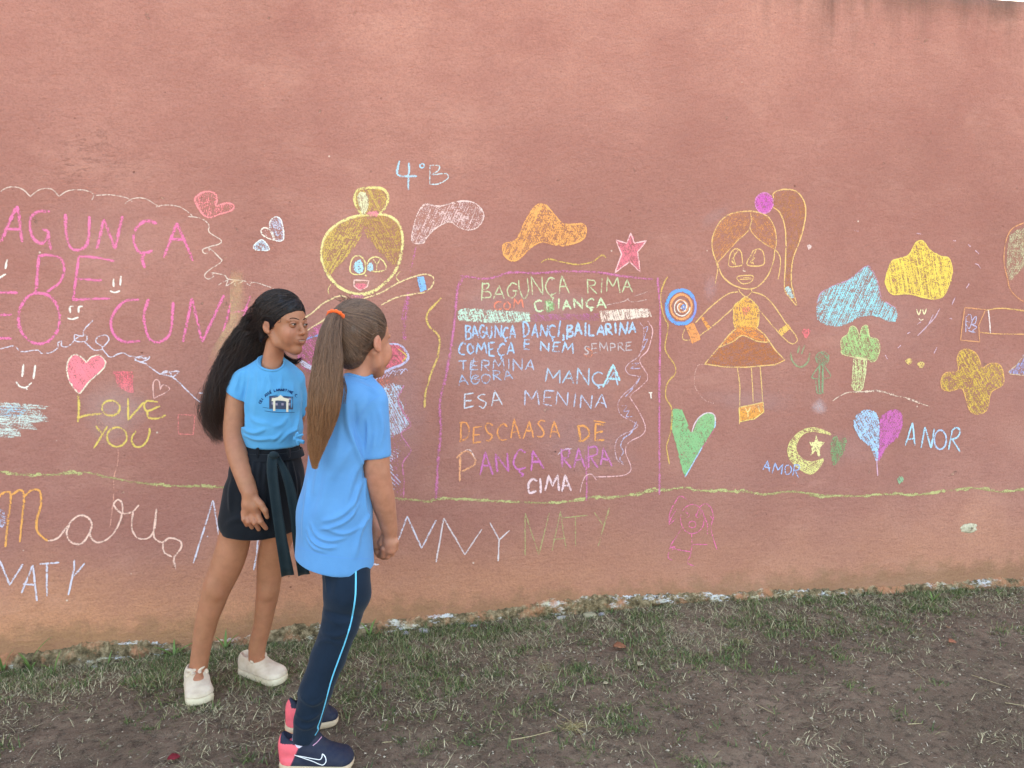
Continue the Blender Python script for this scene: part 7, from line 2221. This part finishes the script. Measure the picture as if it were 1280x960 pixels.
    # scalp hair stays darker than the bleached tail
    put('hair_strands', mesh('hair_strands', sv, sf, True, sc_), M_HAIR, hair)['kind'] = 'stuff'
    # flyaways
    P3 = []
    for i in range(26):
        s0 = H.P(rg.uniform(-.03, .03), .06 + rg.uniform(-.02, .03), .12 + rg.uniform(0, .01)); d_ = rg.normal(0, 1, 3) * .006 + np.array([-.012, 0, .003])
        P3.append(resample(np.array([s0, s0 + d_ * .6, s0 + d_ * 1.2 + [0, 0, .002]]), 7))
    for i in range(14):
        P3.append(resample(np.array([J(428 + i * .2, 470, -.10), J(431 + rg.uniform(-1, 3), 488, -.12), J(430 + rg.uniform(-2, 3), 505, -.13)]), 9))
    sv, sf, sc_ = strands(P3, .0006, (70, 50, 42), (120, 90, 70), 14); put('loose_hairs', mesh('loose_hairs', sv, sf, True, sc_), M_HAIR, hair)['kind'] = 'stuff'
    # orange band
    ax = nrm(Cp[1] - knot); e1 = nrm(np.cross(ax, [0, 0, 1])); e2 = np.cross(ax, e1); W = []
    cb = J(420, 396, -.066)
    for a in np.linspace(0, 2 * math.pi, 40):
        W.append(cb + (e1 * math.cos(a) + e2 * math.sin(a)) * 9.0 * u)
    Vt, Ft = tube(np.array(W), .0052 + .0012 * np.sin(np.arange(40) * 1.9), 8)
    put('hair_band', mesh('hair_band', Vt, Ft, True), M_ORANGE, hair)

    # ---------------- shoes and socks
    near = shoe(root, 'sneaker', hN - nrm(tN - hN) * .012, tN + nrm(tN - hN) * .004, 'sport', 1.0)
    far = shoe(root, 'sneaker', hF - nrm(tF - hF) * .014, tF + nrm(tF - hF) * .01, 'sport', 0.96)
    vs = np.array([v.co[:] for v in near.data.vertices]); fs = [tuple(p.vertices) for p in near.data.polygons]
    D = Decal(f, vs, np.array(fs), .0008)
    D.stroke([(368, 943.5), (378, 947), (391, 951.5), (399, 955), (404, 956), (407.5, 952), (406.5, 946), (403, 942.5), (402.5, 946), (400, 949.3), (393, 948.5), (380, 946), (371, 944.5)], 1.0)
    D.build('side_mark', M_WHITE, near)
    D = Decal(f, vs, np.array(fs), .0008)
    D.stroke([(402, 921), (396, 928), (391, 932)], .9); D.build('collar_trim', M_LILAC, near)
    for (nm, c_, y_, k) in (('sock', (377.5, 921), yN, 11.5),):
        S = SDF(J(c_[0], c_[1] + 26, y_) - .06, J(c_[0], c_[1] - 12, y_) + .06, .0024)
        S.cone(J(c_[0] + 1, c_[1] - 4, y_), J(c_[0] - 1, c_[1] + 22, y_), k * u, (k + 1.5) * u, .01)
        sv, sf_ = S.mesh(1); so = add_mesh(nm, (sv, sf_), M_SOCK, root)
        if k == 11.5:
            Dk = Decal(f, sv, sf_, .0006); Dk.stroke([(376.5, 929), (378, 931.5), (382, 930)], .8); Dk.stroke([(379, 929.3), (384, 930.5)], .8); Dk.build('sock_mark', M_PRINT, so)

M_SEAM = NT('shirt_seam', 0.9, 0.1); M_SEAM.color(lin((88, 142, 206))); M_SEAM = M_SEAM.m
M_WHITE = NT('white_print', 0.6, 0.2); M_WHITE.color(lin((240, 236, 240))); M_WHITE = M_WHITE.m
M_LILAC = NT('lilac_trim', 0.6, 0.2); M_LILAC.color(lin((206, 150, 178))); M_LILAC = M_LILAC.m
M_SOCK = cloth_material('white_sock', (226, 216, 236), (206, 198, 220), 0.9, 700)
build_girl_dark()
build_girl_pony()
